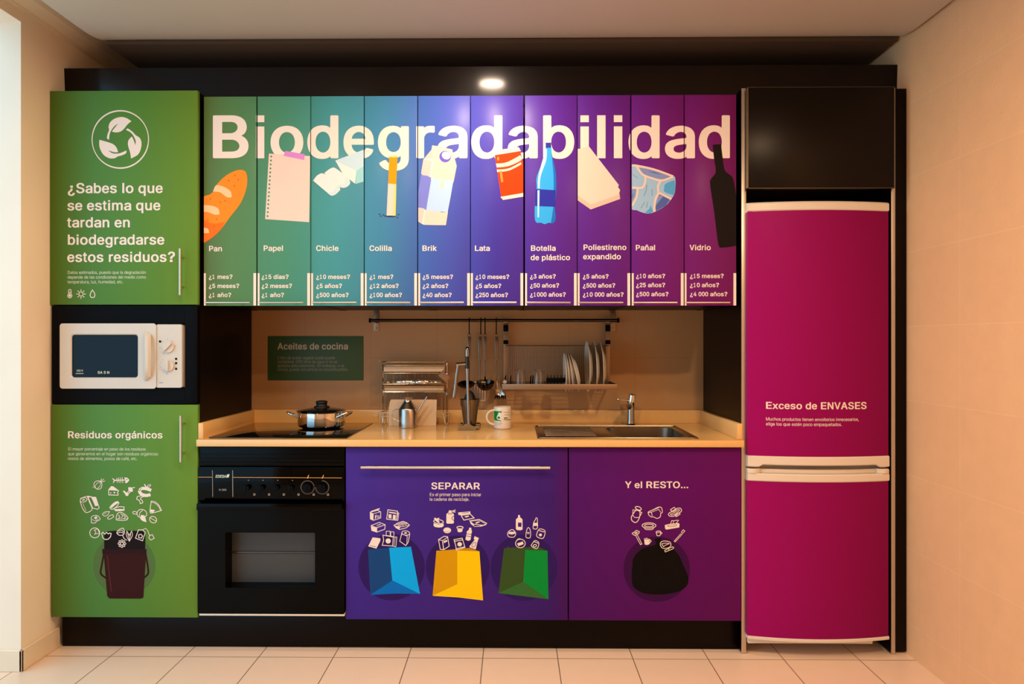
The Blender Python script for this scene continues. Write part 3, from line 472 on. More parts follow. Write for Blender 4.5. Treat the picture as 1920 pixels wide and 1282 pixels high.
D722;76 698,76 20,79 7,89 2,106 0,342 0,392 4,440 12,483 25,517 40,552 62,582 85,603 106,624 133,645 168,659 200,669 230,682 299,685 330,685 390,681 429,673 472,664 506,651 539,638 564,619 594,603 614,582 635,555 656,530 673,509 684,474 697,418 711,350 718,106 718,92 717,82 714,78 709;220 113,220 605,222 608,348 607,378 602,409 594,450 574,480 549,497 529,511 509,521 487,531 461,539 426,543 399,544 336,539 294,525 241,510 209,484 175,451 146,419 130,382 118,341 111,222 110
H722;71 698,71 20,74 7,84 2,100 0,181 0,200 2,207 9,209 20,209 309,211 311,510 311,513 309,513 20,515 9,522 2,541 0,622 0,638 2,646 5,650 11,651 20,651 698,648 711,638 716,622 718,541 718,522 716,515 709,513 698,513 425,510 423,211 423,209 425,209 698,207 709,200 716,181 718,87 717,74 711
W944;6 702,9 685,145 185,191 18,196 6,205 2,221 0,318 0,337 2,346 10,472 470,474 466,598 10,607 2,626 0,722 0,738 2,748 7,753 20,937 692,938 705,934 713,926 716,910 718,825 718,806 716,798 709,674 230,671 234,549 702,542 714,533 717,519 718,425 718,406 716,398 709,271 231,269 235,146 708,141 714,132 717,34 718,21 717,12 714,7 709"""
FONT_TEXT = """a556;59 167,63 114,73 82,84 63,122 24,162 2,196 -7,230 -12,272 -11,306 -4,342 10,366 25,404 69,408 1,494 1,497 371,486 429,462 473,434 502,402 520,358 535,314 542,270 542,218 533,180 520,140 498,99 456,77 418,75 410,78 407,160 383,185 419,222 447,272 461,328 459,364 445,389 422,403 385,403 347,394 335,376 327,200 301,158 289,128 276,102 258,81 234,66 203;152 139,153 166,160 186,174 202,194 216,234 229,350 246,405 260,405 188,395 147,368 109,330 82,308 75,270 69,238 70,208 77,171 98,158 116
b556;37 713,37 3,42 0,125 1,130 82,172 31,206 7,230 -3,268 -11,310 -11,352 -3,380 7,430 39,463 74,492 122,507 166,519 235,519 298,510 356,491 413,462 461,424 499,378 526,320 542,268 543,216 531,174 505,130 454,129 715,124 718,42 718;128 251,132 322,149 380,180 424,216 450,260 461,292 461,330 453,372 426,403 383,416 347,425 298,426 250,419 201,407 161,387 126,368 104,338 84,296 72,256 72,216 83,190 100,167 125,149 155,135 200
c500;25 277,27 224,35 175,49 134,71 92,91 65,123 34,149 17,188 -1,232 -10,283 -11,323 -4,361 9,400 32,429 59,457 98,473 136,475 146,472 149,393 169,369 121,337 90,296 74,247 71,209 80,179 98,149 131,130 171,120 208,115 248,116 294,122 330,134 371,148 398,165 420,190 441,218 454,246 460,278 460,313 452,337 441,359 422,373 404,392 366,473 389,455 436,431 470,391 506,340 531,284 542,225 540,166 523,123 497,86 460,54 408,33 347
d556;37 281,43 196,52 159,67 118,86 86,107 58,158 17,191 1,232 -9,270 -12,314 -7,345 3,375 22,397 42,428 82,432 1,518 1,519 716,434 718,429 715,428 455,383 506,354 525,323 538,290 543,248 543,209 537,175 524,146 508,116 484,76 432,49 364;131 250,134 315,151 376,182 423,217 448,265 461,297 461,326 456,351 445,374 428,405 386,419 349,428 298,429 252,421 195,406 150,392 126,371 103,343 84,307 73,271 71,235 78,199 97,173 122,153 154,138 201
e556;37 276,39 223,47 178,59 140,80 99,107 63,136 36,174 13,210 -1,258 -10,316 -11,362 -3,402 11,440 32,471 60,494 91,509 127,506 133,424 153,395 108,366 86,320 72,270 71,228 81,196 97,162 133,143 171,133 210,134 236,514 236,519 240,519 287,513 346,500 393,485 428,460 464,434 491,400 513,354 533,286 543,236 539,180 522,130 491,96 454,63 399,46 346;131 317,147 376,172 414,216 448,272 461,326 455,350 446,376 426,408 381,418 351,424 317
f278;14 531,16 459,91 456,92 3,96 0,157 0,159 5,159 456,246 458,250 464,248 536,160 538,161 613,170 641,186 658,219 664,248 658,264 733,236 745,198 748,166 740,138 724,114 697,97 657,91 622,91 538,18 537
g556;36 283,38 238,45 186,71 119,92 86,119 58,172 24,212 11,250 5,285 5,322 11,346 19,377 38,396 54,424 92,428 91,428 -23,424 -46,410 -79,386 -103,352 -121,318 -130,264 -132,241 -129,212 -121,184 -105,133 -54,61 -95,90 -139,123 -169,157 -188,201 -203,257 -212,309 -212,365 -203,420 -184,460 -157,487 -128,503 -99,514 -70,520 -35,519 533,432 534,428 451,381 506,356 523,323 536,272 543,238 541,196 531,161 516,137 501,106 473,71 421,45 352;130 254,134 315,151 376,176 415,195 433,218 448,264 460,297 460,335 451,374 427,393 406,408 380,422 341,428 299,430 257,423 205,411 169,398 145,377 120,346 100,307 89,262 88,227 95,195 112,174 132,151 166,137 206
h556;60 713,61 2,146 0,152 3,152 320,160 373,176 407,208 439,244 456,286 461,322 457,356 442,383 413,398 379,404 341,404 3,410 0,494 1,496 357,485 421,463 469,438 500,394 527,360 539,308 544,254 537,218 521,186 500,152 459,152 715,146 718,66 718
i222;67 0,155 0,155 523,67 523;67 604,155 604,155 718,67 718
j222;12 -122,13 -199,70 -199,110 -188,145 -166,172 -132,187 -95,192 -62,192 531,189 536,106 536,101 533,99 -59,91 -87,75 -106,50 -116,16 -117;84 737,86 620,210 621,209 738
k500;25 713,26 2,111 0,116 3,116 197,170 246,362 3,368 0,475 1,472 11,240 306,458 529,459 535,350 535,134 314,119 302,116 715,111 718,30 718
l222;67 0,155 0,155 718,67 718
m833;58 530,60 1,144 0,150 3,150 335,156 378,166 404,186 430,218 451,256 461,290 460,320 451,346 432,359 415,367 395,371 373,373 1,458 0,463 3,463 355,467 380,476 406,498 434,522 450,562 461,598 460,640 446,666 423,679 395,684 363,684 3,690 0,775 2,774 394,765 434,753 462,731 493,710 512,678 530,638 542,590 545,554 539,524 529,486 508,461 484,436 447,412 488,390 512,366 529,332 541,276 544,228 530,182 499,150 455,146 534,64 535
n556;60 530,62 2,147 0,152 3,152 319,160 372,176 406,208 438,245 454,287 459,322 455,356 440,384 412,399 378,404 340,405 3,410 0,495 1,496 369,481 434,470 456,450 486,422 511,381 532,340 541,291 542,246 533,204 512,180 491,152 454,149 534,66 535
o556;30 277,32 224,42 173,59 125,87 80,120 44,160 17,200 -1,246 -10,300 -11,348 -2,398 18,436 43,464 73,489 109,510 159,523 216,526 277,520 333,506 383,480 436,452 472,412 505,364 529,310 541,256 542,204 533,160 514,120 487,85 449,53 392,37 339;124 248,128 316,147 378,175 419,216 449,260 460,294 460,330 452,372 428,408 381,424 336,432 288,432 242,425 198,412 158,395 129,370 102,344 84,302 72,262 71,222 80,194 95,165 124,145 157,131 200
p556;37 530,37 -196,42 -201,124 -201,129 -196,130 79,166 35,184 19,216 1,244 -9,288 -14,332 -10,370 1,406 19,440 45,463 72,482 101,502 148,519 234,517 317,499 391,471 446,428 494,378 525,352 534,310 542,268 542,228 534,204 524,174 504,130 452,125 534,42 535;128 250,132 320,149 379,180 423,216 449,260 460,292 460,330 451,372 425,403 382,416 345,425 296,426 249,419 199,407 160,387 125,368 103,338 83,296 71,256 71,216 82,190 99,167 124,149 154,135 198
q556;37 280,43 194,52 158,67 117,86 84,107 56,139 28,167 10,206 -5,239 -12,289 -13,322 -7,347 3,385 28,428 79,429 -198,434 -201,518 -200,519 533,432 534,428 452,379 507,354 524,320 537,273 543,239 541,206 534,165 518,116 482,76 430,49 363;131 249,134 313,151 375,182 421,217 447,265 460,297 460,326 454,351 444,374 427,405 385,419 347,428 296,429 251,421 193,406 149,392 125,371 102,343 83,307 72,271 70,235 76,199 95,173 121,153 153,138 199
r333;28 530,28 5,34 0,115 0,120 5,120 333,127 375,150 415,186 441,232 454,303 452,304 537,299 542,247 543,198 532,151 502,121 460,116 534,34 535
s500;39 134,55 84,70 62,93 37,139 9,179 -4,246 -12,313 -5,377 18,417 46,446 86,461 137,457 187,438 230,412 256,372 280,338 292,218 321,187 332,157 357,147 386,153 417,168 435,204 456,241 464,280 463,315 453,345 428,370 387,446 404,451 410,441 437,411 483,370 516,322 535,260 543,190 535,139 516,103 492,69 449,56 410,54 375,62 338,80 304,106 279,163 249,308 212,331 202,350 189,364 167,366 139,360 119,347 102,324 85,297 75,258 69,226 70,183 81,157 98,139 119,124 154,47 139
t278;14 531,15 459,84 455,84 116,88 90,97 60,120 27,158 3,201 -6,237 -4,262 2,264 7,250 79,208 75,183 81,168 98,161 128,161 455,252 459,253 533,249 536,163 537,160 663,88 665,84 660,83 538,19 536
u556;61 530,62 170,76 102,107 51,133 26,175 4,213 -5,262 -7,307 2,351 22,378 44,406 83,410 1,495 1,495 533,410 535,405 532,405 208,399 169,384 134,360 106,321 84,284 76,237 80,207 92,178 118,160 152,153 205,152 532,147 535,66 535
v500;25 532,207 3,212 0,290 0,475 533,391 535,387 532,281 207,251 98,224 194,114 532,109 535,29 535
w722;36 532,180 1,255 0,259 3,361 417,464 3,469 0,544 2,686 525,686 534,607 535,602 532,502 116,405 532,401 535,321 534,256 271,221 114,121 532,116 535,40 535
x500;25 4,30 0,122 1,208 137,250 212,378 2,475 1,474 7,301 270,466 528,467 534,371 533,299 419,252 335,134 533,37 534,38 526,201 274
y500;25 532,207 0,182 -76,164 -104,151 -115,134 -121,114 -122,85 -116,79 -120,63 -194,98 -204,150 -202,191 -186,219 -163,242 -131,259 -95,475 532,471 535,391 535,387 532,280 206,250 98,220 207,114 532,109 535,29 535
z500;38 65,38 5,43 0,461 2,462 80,459 85,164 88,451 460,452 534,47 533,46 456,49 451,336 448
E667;108 713,109 2,556 1,559 80,556 85,205 88,207 320,526 320,531 326,531 400,528 405,206 406,205 630,552 633,555 638,554 716,114 718
D722;75 713,76 2,322 0,358 3,434 19,504 52,558 97,591 140,621 201,641 275,647 329,647 391,642 439,625 508,591 580,558 623,518 658,472 685,420 704,374 714,330 718,80 718;172 88,172 630,330 632,382 624,428 608,470 580,503 545,526 506,543 455,553 386,552 321,541 257,523 207,504 176,474 143,438 117,406 103,374 94,324 86
M833;56 713,58 1,144 0,149 5,147 587,211 412,374 4,381 0,455 0,460 3,626 423,685 587,683 5,689 0,777 2,776 717,649 718,643 715,465 255,419 118,370 262,191 715,186 718,62 718
S667;70 192,75 154,87 120,102 92,124 63,176 24,239 -1,285 -10,334 -13,413 -5,484 19,516 38,548 66,581 117,591 143,598 181,598 214,592 246,580 276,563 303,527 337,473 369,409 392,305 420,242 444,216 462,197 481,188 499,184 527,193 571,218 604,263 630,320 642,352 642,390 636,443 613,476 580,495 529,584 529,587 533,584 559,570 604,549 638,522 666,464 703,397 723,333 728,251 716,184 688,134 647,105 602,90 545,90 505,102 458,126 419,159 389,188 370,235 349,429 289,457 275,484 253,499 228,504 194,494 154,476 127,450 105,404 84,357 75,296 77,240 93,207 115,180 149,166 197,75 197
W944;47 715,228 2,324 0,329 3,446 468,471 590,500 463,616 3,621 0,717 2,897 717,812 718,807 715,703 278,667 112,523 715,518 718,424 717,313 265,279 110,138 715,132 718,52 718
H722;78 713,80 2,170 0,175 3,177 324,545 324,548 3,553 0,642 1,644 716,553 718,548 715,545 411,177 411,175 715,170 718,84 718
0556;28 360,30 303,38 238,48 191,67 136,89 95,110 66,139 38,169 17,207 1,256 -9,301 -9,352 2,393 20,425 44,455 77,476 110,504 176,523 268,528 383,521 463,506 534,477 605,444 654,418 679,387 701,357 715,316 725,282 728,241 725,186 709,154 691,124 667,81 607,50 532,33 445;119 341,122 426,134 500,155 559,187 605,225 633,277 644,325 635,361 613,390 580,413 531,429 467,437 390,435 297,425 228,405 166,374 118,353 99,333 86,289 75,242 80,216 90,196 105,164 143,139 201,126 260
1556;53 77,53 5,58 0,498 0,503 3,503 77,500 82,340 85,340 713,336 718,226 717,67 600,66 506,70 502,240 625,245 624,245 85,58 82
2556;46 67,46 5,51 0,505 0,510 3,510 80,507 85,178 88,404 325,459 397,486 450,500 516,498 553,488 592,467 633,448 658,420 683,389 702,347 718,299 727,253 727,205 718,171 706,131 683,102 657,74 616,61 589,52 552,48 512,52 507,138 508,150 566,170 601,210 631,234 639,271 644,327 635,369 612,387 593,401 566,408 513,394 461,352 396
3556;29 185,35 148,43 122,58 95,79 67,106 42,134 25,194 1,270 -10,354 -1,418 24,450 44,476 69,511 122,521 152,527 186,527 226,522 254,502 306,483 334,460 358,420 385,364 406,291 414,498 646,497 716,66 716,65 638,68 633,371 632,190 425,188 352,194 346,304 343,344 333,376 316,401 294,419 266,430 229,431 190,417 142,382 105,336 83,284 75,220 83,176 103,144 136,124 190,34 190
4556;28 224,28 153,31 148,347 148,350 2,434 2,435 145,526 149,528 228,523 233,435 236,433 449,354 450,349 447,347 234,125 236,391 713,390 717,307 718,302 715
5556;41 185,53 126,66 99,89 67,137 26,199 0,266 -10,304 -8,343 0,373 10,409 29,458 72,484 109,498 139,508 171,515 222,513 265,504 307,485 354,458 394,430 421,397 444,351 463,315 471,274 473,233 467,193 454,155 431,153 437,176 632,476 633,480 638,478 717,97 718,92 713,53 356,58 353,138 344,192 374,258 388,314 381,355 361,381 339,400 312,412 282,419 248,419 212,414 185,403 154,384 125,355 100,326 85,289 76,241 78,198 93,164 120,145 148,132 188,46 188
6556;46 246,46 209,52 165,78 102,97 73,120 49,146 28,184 8,215 -2,256 -9,300 -9,341 -2,379 11,407 26,434 47,464 79,496 137,508 182,510 212,510 248,503 288,489 327,472 357,456 377,423 407,391 425,363 436,320 444,276 445,218 430,410 706,413 717,317 718,310 714,152 484,98 398,63 325,53 293;138 220,145 276,154 298,174 327,214 358,263 371,293 371,325 364,343 357,371 337,390 316,404 291,418 236,416 201,410 170,399 145,380 118,340 87,311 77,279 73,245 77,219 85,176 116,148 163
7556;44 713,44 638,47 633,411 630,94 5,98 0,191 0,511 628,512 715,507 718,49 718
8556;28 200,30 172,38 132,53 101,72 74,91 53,121 31,189 2,271 -10,351 -2,385 7,422 24,452 43,482 72,504 103,523 150,528 199,519 249,501 289,474 327,439 354,392 375,434 397,465 428,485 463,498 508,500 555,490 597,469 637,435 674,391 703,357 716,311 726,272 728,216 721,175 708,133 685,102 657,77 622,60 581,54 542,59 493,78 447,98 419,123 396,164 375,110 350,68 311,40 259;124 186,129 234,138 255,154 278,176 299,202 314,233 324,265 329,300 328,333 322,379 299,402 278,417 255,430 208,425 158,404 121,384 104,361 90,300 75,233 79,203 87,177 100,142 133,129 161;148 528,156 572,174 603,191 618,214 632,265 644,300 643,327 637,348 629,372 612,396 579,406 529,400 488,376 450,338 423,293 412,263 412,229 418,188 440,171 458,159 479
9556;46 515,48 457,62 402,91 351,129 314,184 285,236 274,288 274,337 288,140 4,145 0,241 0,424 264,483 370,503 427,510 479,508 530,494 583,478 615,452 653,431 673,394 699,362 714,322 724,282 728,239 725,205 717,163 700,134 682,106 656,83 627,65 594,51 553;138 482,140 518,145 545,154 569,170 594,210 628,232 637,262 644,294 644,325 637,366 614,398 575,409 551,416 516,418 481,414 455,404 426,390 401,374 383,347 363,325 354,293 347,263 347,231 354,187 379,155 420,144 448
.278;72 64,74 39,88 15,110 0,131 -6,159 -4,183 9,199 29,206 52,204 77,194 96,176 112,148 122,122 120,99 110,79 87
,278;67 -164,72 -169,133 -169,138 -166,211 90,209 100,114 100,109 97
:278;72 124,73 -5,206 -5,205 126;72 509,73 378,206 379,205 510
á556;59 167,63 114,73 83,84 63,122 24,162 2,196 -7,230 -12,272 -11,306 -4,342 10,366 26,404 70,408 1,494 1,497 372,486 430,462 475,434 503,402 522,358 537,314 544,270 544,218 535,180 522,140 499,99 458,77 419,75 411,78 408,160 384,185 420,222 448,272 462,328 460,364 447,389 423,403 386,403 348,394 336,376 328,200 302,158 290,128 277,102 259,81 235,66 204;152 139,153 166,160 187,174 202,194 216,234 229,350 247,405 260,405 189,395 147,368 109,330 82,308 75,270 69,238 70,208 77,171 99,158 116;246 605,250 600,320 602,408 734,412 745,314 746
é556;37 277,39 224,47 179,59 140,80 100,107 63,136 36,174 13,210 0,258 -10,316 -11,362 -3,402 11,440 32,471 60,494 92,509 127,506 133,424 153,395 109,366 86,320 72,270 71,228 81,196 98,162 133,143 171,133 211,134 237,514 237,519 241,519 288,513 347,500 394,485 429,460 466,434 492,400 515,354 534,286 545,236 541,180 524,130 492,96 456,63 400,46 347;131 318,147 377,172 415,216 449,272 462,326 457,350 447,376 428,408 382,418 352,424 318;240 605,244 600,314 602,405 739,406 745,308 745
ó556;30 278,32 225,42 173,59 125,87 80,120 45,160 17,200 0,246 -10,300 -11,348 -2,398 18,436 44,464 73,489 110,510 159,523 217,526 278,520 334,506 384,480 437,452 474,412 506,364 530,310 543,256 544,204 534,160 516,120 488,85 450,53 393,37 340;124 248,128 317,147 379,175 420,216 450,260 461,294 461,330 454,372 430,408 382,424 337,432 289,432 242,425 199,412 158,395 129,370 102,344 84,302 72,262 71,222 80,194 96,165 124,145 157,131 201;238 605,242 600,312 602,402 737,404 745,306 746
í278;69 531,69 5,74 0,156 0,161 5,161 531,156 537,74 537;76 604,80 600,150 602,242 740,243 746,144 746"""

def read_font(s):
    d = {}
    for row in s.strip().split('\n'):
        ch, rest = row[0], row[1:].split(';')
        loops = []
        for l in rest[1:]:
            loops.append([tuple(int(q) for q in p.split()) for p in l.split(',')])
        d[ch] = (int(rest[0]), fill(loops))
    return d

def fill(loops):
    """triangles of an area bounded by closed loops (holes included)"""
    vs, es = [], []
    for l in loops:
        l = [p for i, p in enumerate(l) if abs(p[0] - l[i - 1][0]) + abs(p[1] - l[i - 1][1]) > 1e-6]
        n0 = len(vs)
        vs += [Vector(p) for p in l]
        es += [(n0 + i, n0 + (i + 1) % len(l)) for i in range(len(l))]
    ov, oe, of, *_ = geometry.delaunay_2d_cdt(vs, es, [], 0, 1e-5)
    segs = [(vs[i], vs[j]) for i, j in es]
    out = []
    for f in of:
        t = [ov[i] for i in f]
        if abs((t[1] - t[0]).cross(t[2] - t[0])) < 1e-9: continue
        cx, cy = (t[0].x + t[1].x + t[2].x) / 3, (t[0].y + t[1].y + t[2].y) / 3
        inside = False
        for p, q in segs:
            if (p.y > cy) != (q.y > cy) and cx < p.x + (cy - p.y) / (q.y - p.y) * (q.x - p.x): inside = not inside
        if inside: out.append([tuple(v) for v in t])
    return out

GLYPHS = {True: read_font(FONT_BOLD), False: read_font(FONT_TEXT)}

def text_width(s, bold):
    g = GLYPHS[bold]
    return sum(g[c][0] if c in g else 278 for c in s)

def text(s, u, v, em, bold=True, right=None, slant=0.0):
    """triangles of a line of lettering: left edge u, baseline v, size em; right = where the line ends"""
    g = GLYPHS[bold]
    k = em / 1000.0
    kx = k if right is None else (right - u) / max(1, text_width(s, bold))
    out, pen = [], 0
    for c in s:
        if c in g:
            for t in g[c][1]:
                out.append([(u + (pen + p[0] + slant * p[1]) * kx, v - p[1] * k) for p in t])
            pen += g[c][0]
        else:
            pen += 278
    return out

# ------------------------------------------------------------------ printed drawings
def smooth_path(pts, closed, n=5):
    """Catmull-Rom through the points, sharp corners kept"""
    P = [Vector(p) for p in pts]
    m = len(P)
    if m < 3: return [tuple(p) for p in P]
    def corner(i):
        if not closed and i in (0, m - 1): return True
        a, b = P[i] - P[i - 1], P[(i + 1) % m] - P[i]
        if a.length < 1e-6 or b.length < 1e-6: return True
        return a.angle(b) > math.radians(75)
    cor = [corner(i) for i in range(m)]
    out = []
    for i in range(m if closed else m - 1):
        p1, p2 = P[i], P[(i + 1) % m]
        p0 = p1 if cor[i] else P[i - 1]
        p3 = p2 if cor[(i + 1) % m] else P[(i + 2) % m]
        for k in range(n):
            t = k / n
            out.append(tuple(0.5 * ((2 * p1) + (p2 - p0) * t + (2 * p0 - 5 * p1 + 4 * p2 - p3) * t * t + (3 * p1 - p0 - 3 * p2 + p3) * t ** 3)))
    if not closed: out.append(tuple(P[-1]))
    return out

def stroke(pts, w, closed=False):
    """ribbon of even width with mitred joints and square ends"""
    P = [Vector(p) for i, p in enumerate(pts) if i == 0 or (Vector(p) - Vector(pts[i - 1])).length > 1e-5]
    if closed and (P[0] - P[-1]).length < 1e-5: P.pop()
    r, n = w / 2, len(P)
    if n < 2: return []
    if not closed:
        P[0] = P[0] + (P[0] - P[1]).normalized() * r * 0.6
        P[-1] = P[-1] + (P[-1] - P[-2]).normalized() * r * 0.6
    L, R = [], []
    for i in range(n):
        d0 = (P[i] - P[i - 1]).normalized() if (closed or i > 0) else None
        d1 = (P[(i + 1) % n] - P[i]).normalized() if (closed or i < n - 1) else None
        d0 = d0 or d1; d1 = d1 or d0
        n0, n1 = Vector((-d0.y, d0.x)), Vector((-d1.y, d1.x))
        m = n0 + n1
        m = n0 if m.length < 1e-4 else m.normalized()
        k = r / max(0.45, m.dot(n0))
        L.append(tuple(P[i] + m * k)); R.append(tuple(P[i] - m * k))
    tri = []
    for i in range(n if closed else n - 1):
        j = (i + 1) % n
        tri += [[L[i], R[i], R[j]], [L[i], R[j], L[j]]]
    return tri

def ellipse(cx, cy, rx, ry, rot=0, n=36):
    a = math.radians(rot)
    return [(cx + rx * math.cos(t) * math.cos(a) - ry * math.sin(t) * math.sin(a), cy + rx * math.cos(t) * math.sin(a) + ry * math.sin(t) * math.cos(a))
            for t in (k * 2 * math.pi / n for k in range(n))]

def draw(items, ox=0, oy=0, sc=1.0):
    """items of a drawing -> [(triangles, ink, layer)]
    o/c smooth open/closed line, O/C straight line, f/F smooth/straight filled shape, e/E ellipse line/filled"""
    out = []
    for it in items:
        kind, arg, pts = it[0], it[1], it[2]
        name = it[3] if len(it) > 3 else 'white'
        layer = it[4] if len(it) > 4 else 1
        if kind in 'oc': t = stroke(smooth_path(pts, kind == 'c'), arg, kind == 'c')
        elif kind in 'OC': t = stroke(pts, arg, kind == 'C')
        elif kind == 'f': t = fill([smooth_path(pts, True)])
        elif kind == 'F': t = fill([pts])
        elif kind == 'e': t = stroke(ellipse(*pts), arg, True)
        else: t = fill([ellipse(*pts)])
        out.append(([[(ox + p[0] / sc, oy + p[1] / sc) for p in q] for q in t], name, layer))
    return out

def clip_tris(tris, u0, u1):
    def cut(poly, u, keep):
        res = []
        for i in range(len(poly)):
            a, b = poly[i - 1], poly[i]
            ia, ib = keep(a[0]), keep(b[0])
            if ia != ib:
                t = (u - a[0]) / (b[0] - a[0])
                res.append((u, a[1] + t * (b[1] - a[1])))
            if ib: res.append(b)
        return res
    out = []
    for t in tris:
        lo, hi = min(p[0] for p in t), max(p[0] for p in t)
        if lo >= u0 and hi <= u1: out.append(t); continue
        if hi <= u0 or lo >= u1: continue
        p = cut(t, u0, lambda q: q >= u0)
        if len(p) > 2: p = cut(p, u1, lambda q: q <= u1)
        for k in range(1, len(p) - 1): out.append([p[0], p[k], p[k + 1]])
    return out

def icons(sets, uc, vc, y, parent, label, lift=0, name='printed_icon'):
    """one part per separate little drawing: shapes whose outlines overlap belong together"""
    n = len(sets)
    bb = []
    for t, i, l in sets:
        us = [p[0] for q in t for p in q]; vs_ = [p[1] for q in t for p in q]
        bb.append((min(us), max(us), min(vs_), max(vs_)))
    root = list(range(n))
    def find(k):
        while root[k] != k: k = root[k]
        return k
    for a in range(n):
        for b in range(a):
            p, q = bb[a], bb[b]
            if p[0] < q[1] - 0.1 and q[0] < p[1] - 0.1 and p[2] < q[3] - 0.1 and q[2] < p[3] - 0.1:
                root[find(a)] = find(b)
    for r in sorted({find(k) for k in range(n)}):
        Print(uc, vc, y).items([(t, i, l + lift) for k, (t, i, l) in enumerate(sets) if find(k) == r]).build(name, parent, label)

class Print:
    """film printed on an upright face at depth y (yfun for a bowed face)"""
    def __init__(self, uc, vc, y, yfun=None):
        self.uc, self.vc, self.y, self.yfun = uc, vc, y, yfun
        self.sets = []
    def add(self, tris, ink='white', layer=1):
        if tris: self.sets.append((tris, ink, layer))
        return self
    def items(self, lst):
        for t, i, l in lst: self.add(t, i, l)
        return self
    def clip(self, u0, u1):
        self.sets = [(clip_tris(t, u0, u1), i, l) for t, i, l in self.sets]
        self.sets = [s for s in self.sets if s[0]]
        return self
    def build(self, name, parent, label=None):
        if not self.sets: return None
        r0 = at(self.uc, 641, self.y)
        tz = r0.y / ray(self.uc, 641).y           # distance along the axis at the face's middle
        mb = MB()
        names = []
        a0, a1 = at(self.uc - 100, self.vc, self.y).x, at(self.uc + 100, self.vc, self.y).x
        kx = (a1 - a0) / 200.0
        xm = at(self.uc, self.vc, self.y).x
        for ti_, (tris, ink_, layer) in enumerate(self.sets):
            if ink_ not in names: names.append(ink_)
            mi = names.index(ink_)
            cache = {}
            for t in tris:
                vs = []
                for p in t:
                    k = (round(p[0], 3), round(p[1], 3))
                    if k not in cache:
                        x = xm + (p[0] - self.uc) * kx
                        z = EYE.z + (CY - p[1]) / F_PX * tz
                        y = (self.yfun(x) if self.yfun else self.y) - 0.0004 - layer * 0.00015 - (ti_ % 9) * 0.000015
                        cache[k] = mb.bm.verts.new((x, y, z))
                    vs.append(cache[k])
                if len(set(vs)) < 3: continue
                # face the room (-Y)
                a, b, c = [v.co for v in vs]
                if (b - a).cross(c - a).y > 0: vs = [vs[0], vs[2], vs[1]]
                try:
                    f = mb.bm.faces.new(vs); f.material_index = mi
                except ValueError: pass
        ob = mb.build(name, [M[n] for n in names], parent, smooth=False, recalc=False)
        if label: ob['label'] = label
        return ob

for n_, c_ in dict(bin_dark=(20, 4, 4), bin_brown=(50, 10, 9), bin_rim=(40, 8, 7), bin_light=(78, 30, 26), disc_green=(80, 108, 58), door_green=(80, 130, 56),
                   orange=(255, 138, 34), orange_dark=(244, 112, 20), crust=(255, 198, 146), seed=(214, 96, 20), cream=(228, 202, 188), tape=(208, 134, 204), hole=(70, 140, 104),
                   gum_top=(188, 216, 226), gum_side=(150, 206, 208), gum_face=(232, 226, 220), gum=(230, 226, 222), gum_shade=(196, 220, 222), filter=(250, 150, 14), filter_edge=(255, 206, 120), ash=(44, 56, 92),
                   pink=(246, 192, 186), pink_light=(255, 214, 208), milk_blue=(172, 204, 242), milk_side=(114, 124, 208), cap_blue=(104, 92, 200), cap_light=(188, 206, 248),
                   red=(255, 62, 6), red_glow=(255, 140, 62), rose_cream=(255, 214, 204), cyan=(52, 168, 240), cyan_light=(176, 222, 248), cyan_dark=(28, 108, 196), navy=(44, 54, 156), label_navy=(42, 48, 164),
                   foam=(236, 206, 190), foam_shade=(232, 186, 168), nappy=(150, 188, 220), nappy_in=(124, 142, 192), teal=(80, 160, 212), indigo=(76, 96, 166), nappy_leg=(122, 148, 196), fold=(120, 150, 168),
                   bottle_black=(17, 9, 9), disc_purple=(44, 20, 92), blue_dark=(20, 66, 122), blue_light=(0, 168, 240), blue_mid=(0, 106, 190), yellow_dark=(206, 150, 0), yellow=(250, 198, 0), yellow_flap=(186, 132, 22),
                   green_dark=(52, 78, 32), green_light=(0, 138, 52), green_mid=(52, 104, 46), purple_knock=(60, 31, 124), disc_plum=(56, 5, 66), sack=(4, 2, 3), plum=(80, 10, 96), sack_fold=(14, 8, 12)).items():
    ink(n_, c_)

